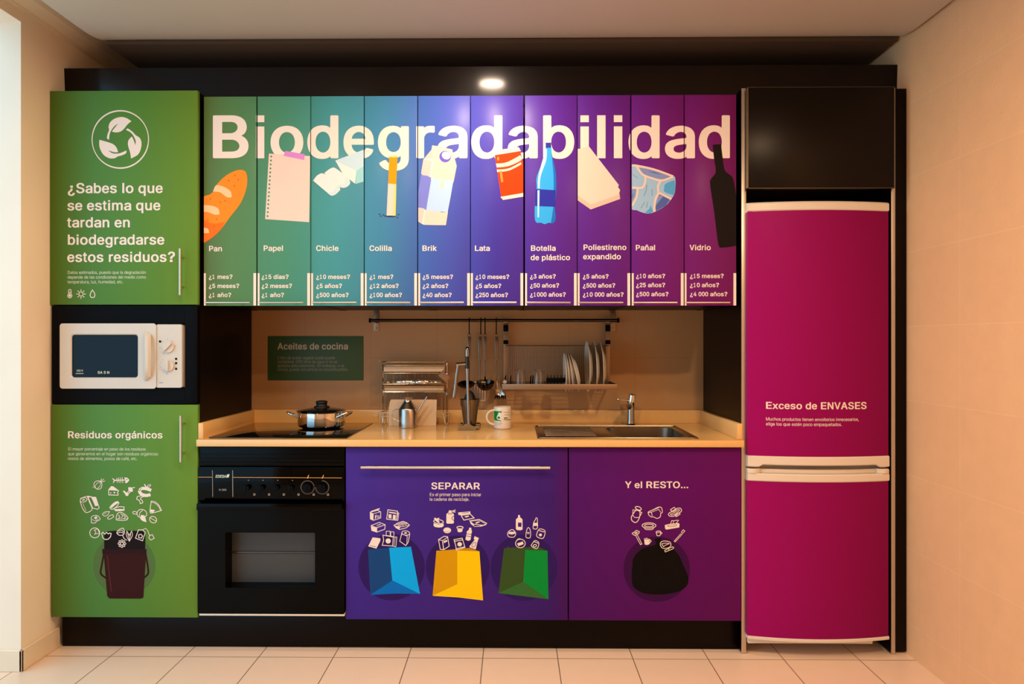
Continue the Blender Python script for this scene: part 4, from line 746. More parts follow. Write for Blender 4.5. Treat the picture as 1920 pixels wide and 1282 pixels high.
K = 'door_green'
ORGANIC = [
    ('c', 9, [(275, 215), (290, 175), (330, 160), (365, 170), (388, 205), (380, 255), (345, 278), (300, 265)]), ('o', 7, [(365, 172), (320, 195), (295, 235), (300, 264)]), ('o', 7, [(372, 175), (362, 230), (322, 270)]),
    ('O', 8, [(365, 170), (385, 130)]), ('O', 8, [(370, 175), (415, 135)]), ('O', 8, [(378, 182), (430, 160)]), ('O', 8, [(275, 252), (260, 248)]),
    ('O', 14, [(560, 152), (712, 148)]), ('F', 0, [(530, 122), (548, 125), (572, 146), (590, 156), (566, 166), (552, 192), (543, 185), (556, 156)]),
    ('O', 9, [(597, 120), (606, 182)]), ('O', 9, [(622, 116), (632, 184)]), ('O', 9, [(647, 113), (656, 186)]), ('O', 9, [(674, 110), (683, 186)]),
    ('F', 0, [(700, 112), (745, 114), (768, 135), (776, 152), (745, 188), (712, 190), (722, 150)]), ('E', 0, (740, 138, 9, 9), K, 2),
    ('C', 11, [(484, 285), (522, 240), (548, 243), (624, 300), (606, 328), (620, 345), (615, 362), (485, 358)]), ('F', 0, [(488, 292), (522, 242), (548, 245), (622, 300)]), ('E', 0, (513, 330, 10, 8)), ('E', 0, (565, 325, 14, 10)),
    ('f', 0, [(760, 252), (800, 250), (826, 285), (822, 312), (795, 312), (765, 290)]), ('O', 12, [(770, 300), (735, 340)]), ('O', 12, [(790, 312), (752, 352)]), ('f', 0, [(685, 310), (700, 294), (735, 325), (765, 345), (757, 372), (728, 370), (712, 340)]), ('O', 12, [(805, 262), (850, 252)]),
    ('o', 44, [(1072, 288), (1010, 268), (945, 270), (920, 308), (950, 348), (1010, 365), (1062, 356)]), ('c', 9, [(1025, 245), (1045, 217), (1078, 215), (1060, 242)]), ('O', 16, [(990, 210), (1012, 245)]), ('e', 8, (922, 275, 16, 24, 20), K, 2),
    ('o', 11, [(945, 370), (890, 382), (880, 418), (918, 440), (930, 482), (965, 468), (960, 440), (932, 415), (945, 392), (985, 380)]),
    ('e', 10, (128, 430, 48, 30, -14)), ('E', 0, (128, 430, 20, 10, -14)), ('o', 10, [(80, 445), (110, 540), (155, 604), (205, 600), (250, 558), (215, 470), (182, 382)]), ('o', 10, [(85, 408), (180, 378), (236, 386)]),
    ('F', 0, [(236, 392), (300, 392), (332, 512), (292, 518), (266, 455)]), ('C', 10, [(236, 388), (302, 392), (350, 540), (326, 562), (258, 545), (192, 388)]), ('O', 6, [(118, 480), (165, 588)]), ('O', 6, [(212, 430), (250, 520)]),
    ('c', 11, [(503, 530), (560, 472), (608, 452), (630, 472), (600, 518), (540, 560), (510, 552)]), ('f', 0, [(503, 530), (560, 472), (608, 452), (628, 466), (570, 506), (525, 546)]),
    ('c', 11, [(562, 548), (640, 524), (702, 530), (702, 575), (640, 582), (580, 580)]), ('f', 0, [(562, 562), (640, 556), (702, 560), (690, 578), (600, 582)]),
    ('c', 9, [(395, 632), (430, 600), (496, 594), (465, 645), (420, 656)]), ('o', 7, [(420, 630), (450, 612)]), ('c', 9, [(465, 686), (500, 650), (545, 640), (556, 665), (520, 690), (485, 702)]),
    ('c', 10, [(590, 692), (608, 622), (660, 605), (722, 640), (758, 682), (735, 712), (660, 718), (600, 712)]), ('o', 9, [(622, 640), (640, 672), (622, 692)]), ('o', 9, [(655, 620), (682, 650), (665, 678)]), ('o', 9, [(690, 638), (722, 668), (702, 690)]), ('O', 7, [(600, 697), (750, 692)]),
    ('c', 9, [(235, 682), (260, 655), (298, 648), (330, 655), (362, 692), (350, 715), (315, 730), (290, 756), (240, 755), (240, 722)]), ('f', 0, [(275, 678), (310, 658), (326, 682), (300, 708)]), ('o', 7, [(250, 700), (290, 725), (340, 700)]),
    ('c', 10, [(885, 610), (920, 566), (985, 570), (1020, 612), (1012, 655), (960, 680), (900, 660)]), ('c', 10, [(825, 606), (840, 590), (884, 604), (880, 630), (836, 624)]), ('f', 0, [(940, 640), (990, 650), (1008, 700), (1018, 742), (965, 726), (930, 690)]), ('o', 9, [(962, 576), (925, 610), (918, 655)]),
    ('c', 11, [(1085, 446), (1135, 455), (1190, 500), (1230, 576), (1100, 612), (1068, 590)]), ('o', 7, [(1095, 460), (1150, 484), (1195, 532), (1212, 572)]), ('f', 0, [(1068, 590), (1082, 562), (1142, 574), (1100, 612)]),
    ('e', 10, (1112, 706, 52, 44, 35)), ('o', 9, [(1074, 682), (1110, 702), (1150, 726)]),
    ('e', 11, (287, 895, 70, 70)), ('c', 9, [(280, 858), (326, 836), (345, 880), (356, 912), (320, 905), (285, 916), (302, 882)]),
    ('C', 11, [(385, 902), (404, 886), (428, 912), (452, 888), (478, 910), (496, 896), (518, 902), (510, 950), (475, 985), (430, 988), (398, 962)]),
    ('c', 10, [(600, 886), (640, 842), (690, 826), (705, 870), (695, 916), (650, 930), (615, 916)]), ('o', 8, [(625, 872), (668, 856), (692, 886)]), ('o', 8, [(608, 896), (660, 886), (690, 900)]), ('o', 9, [(680, 930), (705, 975), (740, 998)]),
    ('c', 8, [(742, 868), (734, 930), (775, 1012), (818, 930), (808, 866), (776, 930)]), ('o', 7, [(752, 900), (775, 1000), (795, 905)]),
    ('C', 10, [(905, 850), (965, 850), (1000, 890), (962, 1005), (862, 968)]), ('C', 10, [(908, 922), (938, 912), (962, 935), (945, 968), (908, 960)]), ('o', 8, [(965, 852), (1005, 832), (1040, 870), (1052, 912), (1076, 926)]), ('C', 10, [(1060, 932), (1100, 918), (1128, 968), (1080, 995), (1052, 966)]),
] + [('e', 8, (671 + 38 * math.cos(k * math.pi / 4), 1046 + 38 * math.sin(k * math.pi / 4), 18, 12, k * 45)) for k in range(8)]

P0 = 'purple_knock'
PAPER = [
    ('C', 18, [(200, 220), (395, 165), (480, 210), (480, 370), (285, 435), (205, 400)]), ('F', 0, [(200, 220), (290, 255), (285, 432), (205, 400)]), ('F', 0, [(215, 190), (440, 110), (462, 130), (395, 168), (235, 212)]), ('O', 14, [(290, 255), (480, 205)]),
    ('F', 0, [(330, 310), (372, 278), (350, 390), (330, 396)]), ('e', 14, (415, 335, 28, 25)),
    ('C', 20, [(675, 150), (930, 190), (900, 430), (640, 400)]), ('C', 16, [(938, 230), (965, 240), (938, 435), (902, 430)]), ('F', 0, [(700, 200), (895, 230), (890, 262), (700, 232)]), ('F', 0, [(690, 270), (770, 278), (768, 384), (690, 372)]), ('F', 0, [(810, 286), (882, 292), (876, 412), (804, 402)]),
    ('C', 18, [(225, 575), (440, 490), (600, 550), (590, 670), (375, 750), (240, 705)]), ('O', 18, [(225, 580), (375, 630), (600, 552)]), ('O', 18, [(375, 630), (375, 750)]), ('F', 0, [(230, 594), (368, 640), (368, 745), (242, 702)]), ('F', 0, [(360, 570), (470, 530), (487, 546), (380, 580)]),
    ('C', 18, [(835, 565), (950, 500), (1080, 460), (1180, 500), (1250, 560), (1170, 630), (980, 680), (890, 630)]), ('F', 0, [(840, 570), (1000, 602), (980, 676), (890, 630)]), ('O', 14, [(990, 612), (1240, 566)])] + [
    ('e', 14, (x, y, 27, 20)) for x, y in ((925, 530), (1003, 505), (1080, 490), (985, 565), (1065, 543), (1145, 525))] + [
    ('C', 18, [(540, 830), (820, 880), (800, 1120), (520, 1100), (560, 965)]), ('E', 0, (680, 985, 68, 68)), ('C', 15, [(625, 835), (630, 725), (730, 725), (735, 850)]), ('C', 15, [(745, 850), (755, 735), (835, 745), (830, 872)]), ('C', 15, [(820, 880), (912, 880), (885, 1140), (800, 1120)]), ('O', 12, [(866, 882), (842, 1110)]),
    ('e', 17, (1150, 770, 105, 58, 8)), ('O', 18, [(1046, 775), (990, 990), (1150, 1105), (1215, 1020), (1258, 790)]), ('O', 14, [(1050, 800), (1190, 852), (1176, 1085)]), ('E', 0, (1145, 770, 36, 22)),
    ('F', 0, [(265, 890), (470, 915), (470, 985), (365, 1190), (145, 1130)]), ('O', 12, [(195, 1112), (355, 1142)], P0, 2)]
PACKS = [
    ('F', 0, [(175, 480), (300, 512), (430, 490), (430, 550), (390, 580), (300, 590), (210, 575), (175, 545)]), ('e', 20, (300, 440, 122, 50, 6)), ('f', 0, [(190, 350), (225, 340), (245, 362), (310, 340), (320, 360), (285, 392), (332, 452), (300, 470), (205, 400)]),
    ('F', 0, [(500, 250), (540, 215), (640, 215), (690, 250), (690, 470), (660, 490), (520, 490), (498, 470)]), ('F', 0, [(560, 158), (630, 153), (636, 212), (553, 212)]), ('O', 22, [(655, 172), (725, 145)]), ('O', 22, [(660, 190), (725, 195)]), ('O', 16, [(545, 240), (645, 245)], P0, 2), ('o', 15, [(690, 296), (648, 320), (642, 370), (690, 412)], P0, 2),
    ('C', 20, [(870, 280), (1100, 245), (1200, 345), (940, 400)]), ('O', 66, [(822, 238), (1085, 215)]), ('O', 12, [(900, 222), (1060, 208)], P0, 2), ('F', 0, [(950, 310), (1050, 284), (1082, 300), (1000, 336)]),
    ('C', 17, [(1090, 415), (1330, 380), (1520, 480), (1440, 530), (1180, 500)]), ('F', 0, [(1090, 415), (1180, 505), (1210, 556), (1330, 546), (1515, 490), (1500, 522), (1380, 560), (1210, 568), (1110, 492)]), ('F', 0, [(1230, 460), (1320, 430), (1352, 445), (1260, 490)]), ('O', 12, [(1130, 425), (1330, 402), (1470, 480)]),
    ('E', 0, (520, 660, 98, 72)), ('o', 7, [(450, 678), (520, 702), (590, 678)], P0, 2),
    ('e', 22, (843, 590, 78, 32)), ('F', 0, [(775, 632), (912, 632), (896, 690), (845, 708), (786, 695)]),
    ('F', 0, [(1075, 590), (1130, 595), (1130, 640), (1147, 690), (1132, 740), (1112, 900), (1050, 925), (978, 890), (1010, 750), (1015, 690), (1068, 640)]), ('O', 14, [(1010, 745), (1135, 760)], P0, 2), ('O', 14, [(1005, 797), (1122, 822)], P0, 2),
    ('C', 18, [(300, 895), (440, 810), (530, 820), (570, 1060), (430, 1150), (345, 1140)]), ('O', 16, [(300, 895), (400, 920), (535, 832)]), ('O', 20, [(400, 920), (430, 1150)]), ('F', 0, [(430, 925), (520, 900), (522, 940), (436, 986)]),
    ('C', 18, [(690, 895), (900, 855), (970, 1090), (750, 1160), (735, 1040)]), ('O', 18, [(700, 938), (915, 898)]), ('E', 0, (835, 1010, 58, 55)), ('O', 18, [(745, 1125), (965, 1075)]),
    ('F', 0, [(1210, 805), (1320, 850), (1290, 930), (1240, 1140), (1090, 1090), (1085, 1060), (1190, 925), (1230, 890), (1190, 890), (1200, 850)]), ('c', 13, [(1200, 962), (1250, 972), (1220, 1060), (1160, 1080), (1142, 1040)], P0, 2)]
GLASSES = [
    ('F', 0, [(500, 165), (512, 157), (545, 157), (556, 165), (560, 225), (600, 255), (632, 292), (635, 590), (580, 615), (470, 610), (435, 570), (435, 290), (500, 230)]), ('F', 0, [(498, 385), (605, 385), (600, 515), (498, 510)], P0, 2),
    ('c', 20, [(1040, 240), (1075, 255), (1080, 360), (1085, 500), (1060, 570), (990, 575), (950, 540), (970, 380), (1010, 310)]), ('F', 0, [(972, 390), (1082, 390), (1084, 482), (955, 482)]),
    ('c', 20, [(185, 720), (230, 640), (330, 595), (400, 650), (430, 720), (390, 810), (300, 825), (215, 800)]), ('F', 0, [(230, 660), (400, 660), (420, 712), (320, 742), (210, 722)]),
    ('c', 19, [(810, 530), (850, 570), (875, 680), (865, 830), (800, 845), (740, 820), (745, 680), (775, 570)]), ('O', 20, [(770, 680), (840, 685)]), ('O', 12, [(770, 712), (840, 717)]),
    ('c', 20, [(1110, 610), (1170, 570), (1300, 620), (1300, 740), (1250, 850), (1150, 850), (1060, 790), (1070, 690)]), ('E', 0, (1170, 752, 45, 42)), ('O', 24, [(1130, 622), (1280, 662)]),
    ('e', 21, (570, 1010, 145, 128)), ('F', 0, [(470, 1010), (640, 950), (667, 1030), (510, 1090)]), ('O', 24, [(480, 888), (560, 866)]),
    ('c', 19, [(950, 980), (1010, 920), (1115, 970), (1110, 1090), (1060, 1165), (970, 1140), (890, 1070)]), ('e', 20, (1005, 1075, 48, 36, -10)), ('O', 22, [(980, 952), (1100, 1002)])]
P1 = 'plum'
REST_W = 1.15
REST = [
    ('c', 17, [(185, 350), (260, 250), (345, 270), (345, 370), (300, 480), (240, 515), (170, 470), (160, 400)]), ('e', 17, (312, 205, 68, 34, 20)), ('F', 0, [(250, 228), (370, 252), (345, 272), (258, 248)]), ('o', 13, [(240, 245), (196, 236), (190, 320)]), ('o', 13, [(352, 285), (390, 296), (352, 370)]), ('o', 13, [(185, 352), (240, 406), (330, 402)]),
    ('c', 15, [(525, 290), (640, 232), (760, 176), (820, 200), (835, 290), (800, 320), (790, 390), (720, 425), (650, 395), (590, 390), (540, 350)]), ('O', 13, [(535, 302), (600, 292), (612, 370)]), ('O', 11, [(600, 285), (758, 228), (800, 292)]), ('O', 15, [(540, 275), (760, 188)]),
    ('c', 16, [(970, 330), (1010, 290), (1100, 260), (1170, 202), (1240, 210), (1250, 270), (1190, 310), (1130, 360), (1050, 380), (985, 366)]), ('c', 13, [(1010, 330), (1100, 292), (1188, 232), (1212, 250), (1120, 320), (1040, 350)]), ('C', 15, [(1015, 232), (1095, 182), (1130, 215), (1045, 272)]), ('C', 15, [(1112, 350), (1195, 302), (1225, 330), (1140, 386)]),
    ('e', 17, (545, 580, 150, 58)), ('e', 15, (545, 580, 100, 28)), ('o', 14, [(440, 632), (470, 664), (545, 672), (620, 664), (645, 632)]),
    ('F', 0, [(890, 570), (1000, 542), (1190, 525), (1210, 545), (1205, 620), (920, 670), (895, 642)]), ('e', 9, (1050, 580, 100, 20, -6), P1, 2), ('C', 13, [(1010, 572), (1040, 470), (1085, 476), (1130, 465), (1190, 465), (1102, 572)], 'white', 3), ('O', 12, [(1085, 482), (1060, 570)], 'white', 3),
    ('C', 15, [(175, 755), (275, 686), (335, 716), (320, 755), (240, 795), (215, 790)]), ('C', 13, [(250, 795), (285, 776), (390, 985), (360, 1000)]), ('F', 0, [(215, 752), (270, 716), (305, 736), (250, 766)]),
    ('c', 15, [(700, 716), (745, 700), (795, 706), (800, 745), (780, 800), (720, 800)]), ('e', 11, (747, 720, 48, 16)), ('o', 13, [(795, 720), (830, 745), (790, 776)]),
    ('F', 0, [(435, 862), (495, 848), (560, 870), (550, 990), (500, 1006), (450, 995)]), ('e', 9, (497, 872, 50, 12), P1, 2), ('o', 17, [(560, 890), (590, 920), (555, 966)]),
    ('c', 15, [(790, 980), (830, 926), (930, 920), (1010, 950), (1016, 1030), (930, 1075), (830, 1066)]), ('c', 13, [(820, 980), (900, 964), (992, 972), (905, 1010), (862, 1042)]), ('C', 13, [(885, 1122), (1060, 1042), (1086, 1060), (1062, 1090), (900, 1156)]), ('O', 11, [(960, 1085), (985, 1115)]),
    ('C', 13, [(1250, 722), (1295, 670), (1326, 700), (1276, 752)]), ('C', 12, [(1235, 762), (1262, 776), (1115, 936), (1094, 922)])]

LEAVES = [
    ('f', 0, [(855, 318), (760, 260), (660, 240), (540, 272), (458, 340), (432, 420), (440, 480), (412, 560), (402, 632), (440, 660), (450, 560), (480, 490), (540, 410), (605, 362), (556, 425), (490, 508), (565, 525), (650, 510), (720, 455), (780, 380)]),
    ('f', 0, [(752, 478), (790, 455), (880, 520), (930, 575), (1000, 622), (1038, 700), (1030, 820), (975, 935), (845, 1010), (830, 900), (790, 760), (800, 670), (862, 600), (900, 680), (925, 760), (932, 690), (900, 605), (840, 528)]),
    ('f', 0, [(262, 660), (420, 705), (520, 745), (580, 810), (608, 890), (530, 890), (425, 855), (500, 908), (610, 915), (690, 890), (760, 858), (755, 908), (690, 945), (600, 970), (540, 1003), (440, 1000), (340, 940), (275, 830), (258, 740)])]
def emblem_ring():
    tri = []
    n = 72
    w = lambda t: 15 + 12 * abs(math.sin(t + 0.35)) ** 1.5      # the ring swells at top and bottom
    for k in range(n):
        a, b = k * 2 * math.pi / n, (k + 1) * 2 * math.pi / n
        q = []
        for t, s in ((a, -1), (a, 1), (b, 1), (b, -1)):
            r = 522 + s * w(t) / 2
            q.append((160 + (648 + r * math.cos(t)) / 9.862, 195 + (655 + r * 1.015 * math.sin(t)) / 9.862))
        tri += [[q[0], q[1], q[2]], [q[0], q[2], q[3]]]
    return tri

def u2(items): return draw(items, 370, 160, 3.052)
def u3(items): return draw(items, 780, 160, 3.052)
def u4(items): return draw(items, 1170, 160, 3.052)
PICTURES = {
    'Pan': u2([('f', 0, [(20, 668), (75, 622), (103, 598), (110, 570), (160, 520), (215, 490), (260, 485), (283, 510), (283, 580), (250, 670), (190, 750), (130, 830), (80, 875), (20, 912)], 'orange', 1), ('f', 0, [(20, 760), (90, 790), (160, 780), (130, 830), (80, 875), (20, 912)], 'orange_dark', 2),
               ('f', 0, [(108, 572), (150, 580), (190, 605), (198, 640), (170, 640), (130, 612), (90, 608)], 'crust', 3), ('f', 0, [(20, 684), (80, 688), (120, 705), (128, 738), (100, 740), (60, 725), (20, 725)], 'crust', 3), ('f', 0, [(20, 810), (60, 820), (68, 845), (20, 845)], 'crust', 3)] +
              [('E', 0, (x, y, 4, 5), 'seed', 3) for x, y in ((212, 575), (235, 540), (132, 668), (160, 660), (75, 650), (60, 770), (112, 765), (96, 806), (180, 545), (215, 515))]),
    'Papel': u2([('F', 0, [(410, 390), (646, 405), (640, 783), (388, 765)], 'cream', 1), ('F', 0, [(505, 375), (615, 395), (612, 428), (493, 403)], 'tape', 2)] +
                [('E', 0, (423 - 21 * k / 15, 407 + 341 * k / 15, 5.5, 5.5), 'hole', 2) for k in range(16)]),
    'Chicle': u2([('F', 0, [(790, 430), (935, 375), (956, 366), (956, 460), (910, 490)], 'gum_top', 1), ('F', 0, [(910, 490), (956, 460), (956, 550), (905, 565)], 'gum_side', 1), ('F', 0, [(790, 430), (910, 490), (903, 563), (835, 510)], 'gum_face', 1),
                  ('f', 0, [(728, 500), (770, 472), (800, 480), (870, 540), (865, 575), (820, 584), (750, 530)], 'gum', 2), ('f', 0, [(850, 520), (872, 542), (866, 575), (820, 584), (806, 570), (840, 560)], 'gum_shade', 3),
                  ('f', 0, [(663, 545), (690, 513), (730, 508), (812, 580), (808, 610), (770, 632), (730, 602)], 'gum', 4), ('f', 0, [(800, 572), (812, 582), (808, 610), (770, 632), (735, 606), (770, 610)], 'gum_shade', 5)] +
                 [('E', 0, (x, y, 3, 3), 'gum_shade', 6) for x, y in ((700, 535), (726, 543), (692, 548), (775, 505), (782, 530), (738, 560))]),
    'Colilla': u2([('E', 0, (1107, 748, 31, 6), 'ash', 1), ('F', 0, [(1092, 560), (1138, 565), (1134, 745), (1083, 745)], 'cream', 2), ('F', 0, [(1128, 565), (1139, 565), (1135, 745), (1121, 747)], 'filter_edge', 3), ('F', 0, [(1099, 405), (1146, 405), (1138, 566), (1092, 561)], 'filter', 3), ('E', 0, (1122, 408, 24, 5), 'filter_edge', 4)] +
                  [('E', 0, (x, y, 5, 3), 'ash', 1) for x, y in ((1042, 737), (1050, 748), (1065, 741), (1152, 739), (1146, 757), (1074, 747))]),
    'Brik': draw([('F', 0, [(115, 470), (265, 530), (185, 1010), (40, 955), (62, 800)], 'milk_side', 1), ('F', 0, [(265, 120), (145, 265), (300, 290)], 'pink', 1), ('F', 0, [(145, 265), (300, 285), (265, 532), (200, 500), (135, 490), (113, 465)], 'pink', 2), ('F', 0, [(145, 265), (290, 245), (300, 290)], 'pink_light', 3),
                  ('F', 0, [(270, 285), (302, 288), (265, 532), (235, 515)], 'pink_light', 3), ('F', 0, [(275, 58), (355, 70), (570, 120), (572, 160), (600, 240), (632, 360), (585, 600), (255, 560), (300, 290), (265, 120)], 'cream', 3),
                  ('f', 0, [(265, 530), (305, 530), (352, 566), (400, 538), (450, 572), (500, 572), (585, 568), (545, 800), (500, 1035), (340, 1020), (185, 1012), (225, 770)], 'milk_blue', 4), ('f', 0, [(412, 540), (440, 560), (450, 640), (435, 685), (400, 688), (383, 650), (410, 590)], 'cream', 5),
                  ('f', 0, [(185, 1012), (240, 1005), (300, 1020), (345, 1012), (420, 1035), (505, 1030), (475, 1222), (310, 1220), (150, 1215)], 'cream', 5), ('F', 0, [(40, 960), (150, 975), (185, 1008), (150, 1215), (40, 1150)], 'pink', 2), ('F', 0, [(160, 985), (187, 1008), (152, 1215), (125, 1195)], 'pink_light', 3),
                  ('E', 0, (465, 222, 85, 84), 'cap_blue', 6), ('E', 0, (480, 206, 66, 58, 20), 'cap_light', 7)], 775, 265, 7.769),
    'Lata': u3([('F', 0, [(450, 395), (597, 375), (625, 500), (625, 620), (488, 642)], 'red', 1), ('F', 0, [(448, 376), (470, 370), (588, 354), (600, 376), (450, 400)], 'rose_cream', 2), ('F', 0, [(483, 638), (625, 614), (625, 635), (498, 656)], 'rose_cream', 2), ('O', 5, [(450, 385), (592, 364)], 'cream', 3),
                ('f', 0, [(457, 448), (520, 440), (597, 400), (602, 428), (530, 462), (462, 470)], 'cream', 2), ('f', 0, [(462, 482), (530, 475), (600, 440), (604, 452), (535, 487), (465, 497)], 'cream', 2), ('f', 0, [(478, 490), (491, 488), (500, 552), (488, 556)], 'red_glow', 3), ('E', 0, (470, 420, 6, 12), 'red_glow', 3)]),
    'Botella': u3([('f', 0, [(742, 355), (775, 355), (778, 400), (800, 500), (803, 600), (795, 690), (799, 760), (785, 788), (760, 786), (737, 794), (715, 786), (690, 785), (680, 760), (680, 690), (690, 590), (692, 520), (737, 410)], 'cyan', 1),
                   ('f', 0, [(772, 365), (780, 405), (800, 500), (803, 600), (795, 690), (799, 760), (785, 788), (772, 786), (786, 690), (788, 600), (786, 500)], 'cyan_dark', 2), ('F', 0, [(686, 593), (800, 600), (795, 695), (681, 690)], 'label_navy', 3), ('F', 0, [(742, 328), (773, 328), (773, 357), (742, 357)], 'navy', 3),
                   ('f', 0, [(742, 372), (749, 372), (745, 430), (714, 520), (708, 590), (697, 590), (702, 510)], 'cyan_light', 4), ('F', 0, [(695, 600), (707, 600), (704, 755), (695, 755)], 'cyan_light', 4)]),
    'Poliestireno': u3([('F', 0, [(900, 365), (942, 362), (990, 350), (1160, 570), (1156, 582), (1168, 600), (1162, 618), (1168, 650), (1000, 710), (900, 640)], 'foam', 1), ('F', 0, [(900, 610), (1000, 682), (1166, 622), (1164, 618), (1168, 650), (1000, 710), (900, 640)], 'foam_shade', 2)]),
    'Pañal': draw([('f', 0, [(80, 130), (210, 110), (600, 200), (1000, 345), (1062, 410), (1062, 640), (1030, 770), (960, 870), (850, 1000), (630, 1125), (520, 1165), (390, 1160), (230, 1100), (80, 985)], 'nappy', 1), ('f', 0, [(255, 165), (600, 230), (960, 365), (770, 420), (400, 335), (300, 250)], 'nappy_in', 2),
                   ('f', 0, [(850, 520), (1045, 440), (1062, 600), (1030, 770), (830, 700), (820, 620)], 'teal', 2), ('F', 0, [(720, 745), (950, 862), (850, 1000), (640, 1115), (620, 1000)], 'indigo', 2), ('F', 0, [(700, 760), (800, 790), (640, 990), (620, 1000)], 'nappy_in', 3), ('F', 0, [(80, 630), (215, 640), (190, 800), (80, 980)], 'nappy_leg', 2),
                   ('o', 44, [(80, 125), (210, 122), (600, 208), (1005, 355)], 'cream', 4), ('o', 44, [(212, 120), (290, 250), (380, 335), (560, 400), (760, 450), (1010, 368)], 'cream', 4), ('o', 44, [(400, 350), (410, 430), (370, 570), (300, 610), (80, 600)], 'cream', 4), ('o', 46, [(240, 620), (215, 800), (130, 985)], 'cream', 4),
                   ('o', 44, [(742, 460), (688, 560), (692, 690), (720, 722), (965, 850)], 'cream', 4), ('o', 46, [(700, 715), (622, 880), (602, 1120)], 'cream', 4), ('f', 0, [(470, 240), (600, 262), (760, 318), (620, 290)], 'indigo', 3), ('o', 14, [(440, 540), (425, 660), (375, 780)], 'fold', 3), ('o', 14, [(555, 640), (550, 780)], 'fold', 3), ('o', 12, [(390, 920), (310, 1050)], 'fold', 3), ('o', 12, [(460, 920), (430, 1040)], 'fold', 3),
                   ('o', 12, [(130, 320), (240, 390)], 'fold', 3), ('o', 12, [(145, 730), (115, 830)], 'indigo', 3), ('F', 0, [(400, 1150), (500, 1060), (520, 980), (580, 1130), (520, 1165)], 'teal', 2)], 1175, 300, 11.66),
    'Vidrio': u4([('f', 0, [(507, 341), (530, 338), (556, 339), (560, 380), (575, 480), (600, 508), (622, 530), (640, 620), (655, 760), (655, 915), (600, 925), (560, 928), (545, 924), (535, 880), (515, 720), (493, 570), (498, 535), (525, 495), (515, 420)], 'bottle_black', 1)]),
}

# ================================================================== the room
XL, XR = -1.963, 1.655           # left and right wall faces
YW = 3.38                        # kitchen back wall
YF = 2.80                        # faces of the tall and base fronts
JAMB = 2.636                     # where the left wall ends in an opening towards the next room

struct('floor', MB().box(-4.2, 1.85, -1.8, 3.55, -0.06, 0), M['floor'])
# a hung ceiling panel: its far edge is curved up to imitate the shade near the cornice board
panel = [(-1.7, CEIL), (2.70, CEIL)] + [(2.70 + 0.165 * math.sin(math.radians(a)), CEIL + 0.04 * (1 - math.cos(math.radians(a)))) for a in range(9, 91, 9)] + [(2.865, 2.73), (-1.7, 2.73)]
struct('ceiling', MB().prism(panel, -1.765, XR - 0.016, 'X'), M['ceiling'], smooth=True)
struct('shaded_ceiling', MB().box(-2.1, 1.8, -1.75, 3.5, 2.76, 2.82).box(-1.765, XR - 0.016, 2.868, 3.36, CEIL + 0.012, CEIL + 0.03), M['ceiling_shade'])  # ceiling carried on to the back, its shade painted in as dark colour
struct('wall_left', MB().box(-4.2, XL, JAMB, 3.55, 0, 2.76).box(XL - 0.14, XL, -1.75, JAMB, 2.585, 2.76).box(XL - 0.14, XL, -1.75, -0.4, 0, 2.585), M['plaster'])
struct('wall_right', MB().box(XR, XR + 0.15, -1.75, 3.55, 0, 2.76), M['wall_tile'])
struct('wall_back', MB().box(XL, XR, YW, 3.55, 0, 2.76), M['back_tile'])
struct('wall_front', MB().box(-2.1, 1.8, -1.85, -1.7, 0, 2.76), M['plaster'])
struct('baseboard_left', MB().box(XL, XL + 0.012, JAMB - 0.012, 2.848, 0, 0.086, 0.003).box(-4.2, XL + 0.012, JAMB - 0.012, JAMB, 0, 0.086, 0.003), M['base_tile'])
prof = [(XL, 2.630), (XL + 0.016, 2.630), (XL + 0.020, 2.638), (XL + 0.034, 2.646), (XL + 0.060, 2.662), (XL + 0.082, 2.690), (XL + 0.096, 2.694), (XL + 0.100, 2.706), (XL + 0.116, 2.710), (XL + 0.122, 2.724), (XL + 0.150, 2.73), (XL + 0.150, 2.76), (XL, 2.76)]
struct('trim_1', MB().prism(prof, -1.7, 3.36, 'Y'), M['cornice'])

# ceiling spotlights, just outside the picture; the last one is only an added light
for i, (lx, ly, watts, pitch) in enumerate(LAMPS):
    where = ['nearest the dark cornice board', 'over the fridge side of the room', 'over the middle of the room', 'added to brighten the left wall'][i]
    t = thing('ceiling_spotlight', 'round ceiling spotlight with a pale ring, ' + where, 'lamp', (lx, ly, CEIL), 'ceiling spotlights')
    MB().lathe([(0.052, 0), (0.052, -0.014), (0.046, -0.018), (0.040, -0.014), (0.040, 0)], (lx, ly, CEIL), 32, closed=True).build('ring', M['white_plastic'], t)
    MB().cyl((lx, ly, CEIL - 0.002), (lx, ly, CEIL - 0.010), 0.039, seg=32).build('bulb_face', glow('bulb_glow_%d' % i, (1, 0.72, 0.42, 1), 8), t)
    ld = bpy.data.lights.new('spotlight_light', 'AREA')
    ld.shape = 'DISK'; ld.size = 0.12; ld.energy = watts; ld.color = LAMP_COLOURS[i]
    lo = bpy.data.objects.new('spotlight_light', ld)
    lo.location = (0, 0, -0.022)
    lo.rotation_euler = (math.radians(pitch), 0, 0)
    lo.parent = t
    COL.objects.link(lo)

# ================================================================== helpers for kitchen fronts
def bar_handle(mb, p0, p1, out, r=0.005, inset=0.18):
    """round bar standing `out` in front of a face on two posts (posts run back along +Y)"""
    p0, p1 = Vector(p0), Vector(p1)
    mb.cyl(p0, p1, r, seg=14)
    for t in (inset, 1 - inset):
        q = p0.lerp(p1, t)
        mb.cyl(q, q + Vector((0, out, 0)), r * 0.8, seg=10)
    return mb

def fascia_row():
    y = 2.90
    mb = MB().prism([(y, Z(185, y) - 0.03), (y + 0.022, Z(185, y) - 0.03), (y + 0.013, Z(126, y)), (y - 0.009, Z(126, y))], XL, XR, 'X')   # leans forward a little at the top
    o = mb.build('cornice_board', M['gloss_h'], origin=(0, y, 2.3))
    tag(o, 'long dark wenge board running wall to wall above the coloured wall cabinets', 'board')
fascia_row()

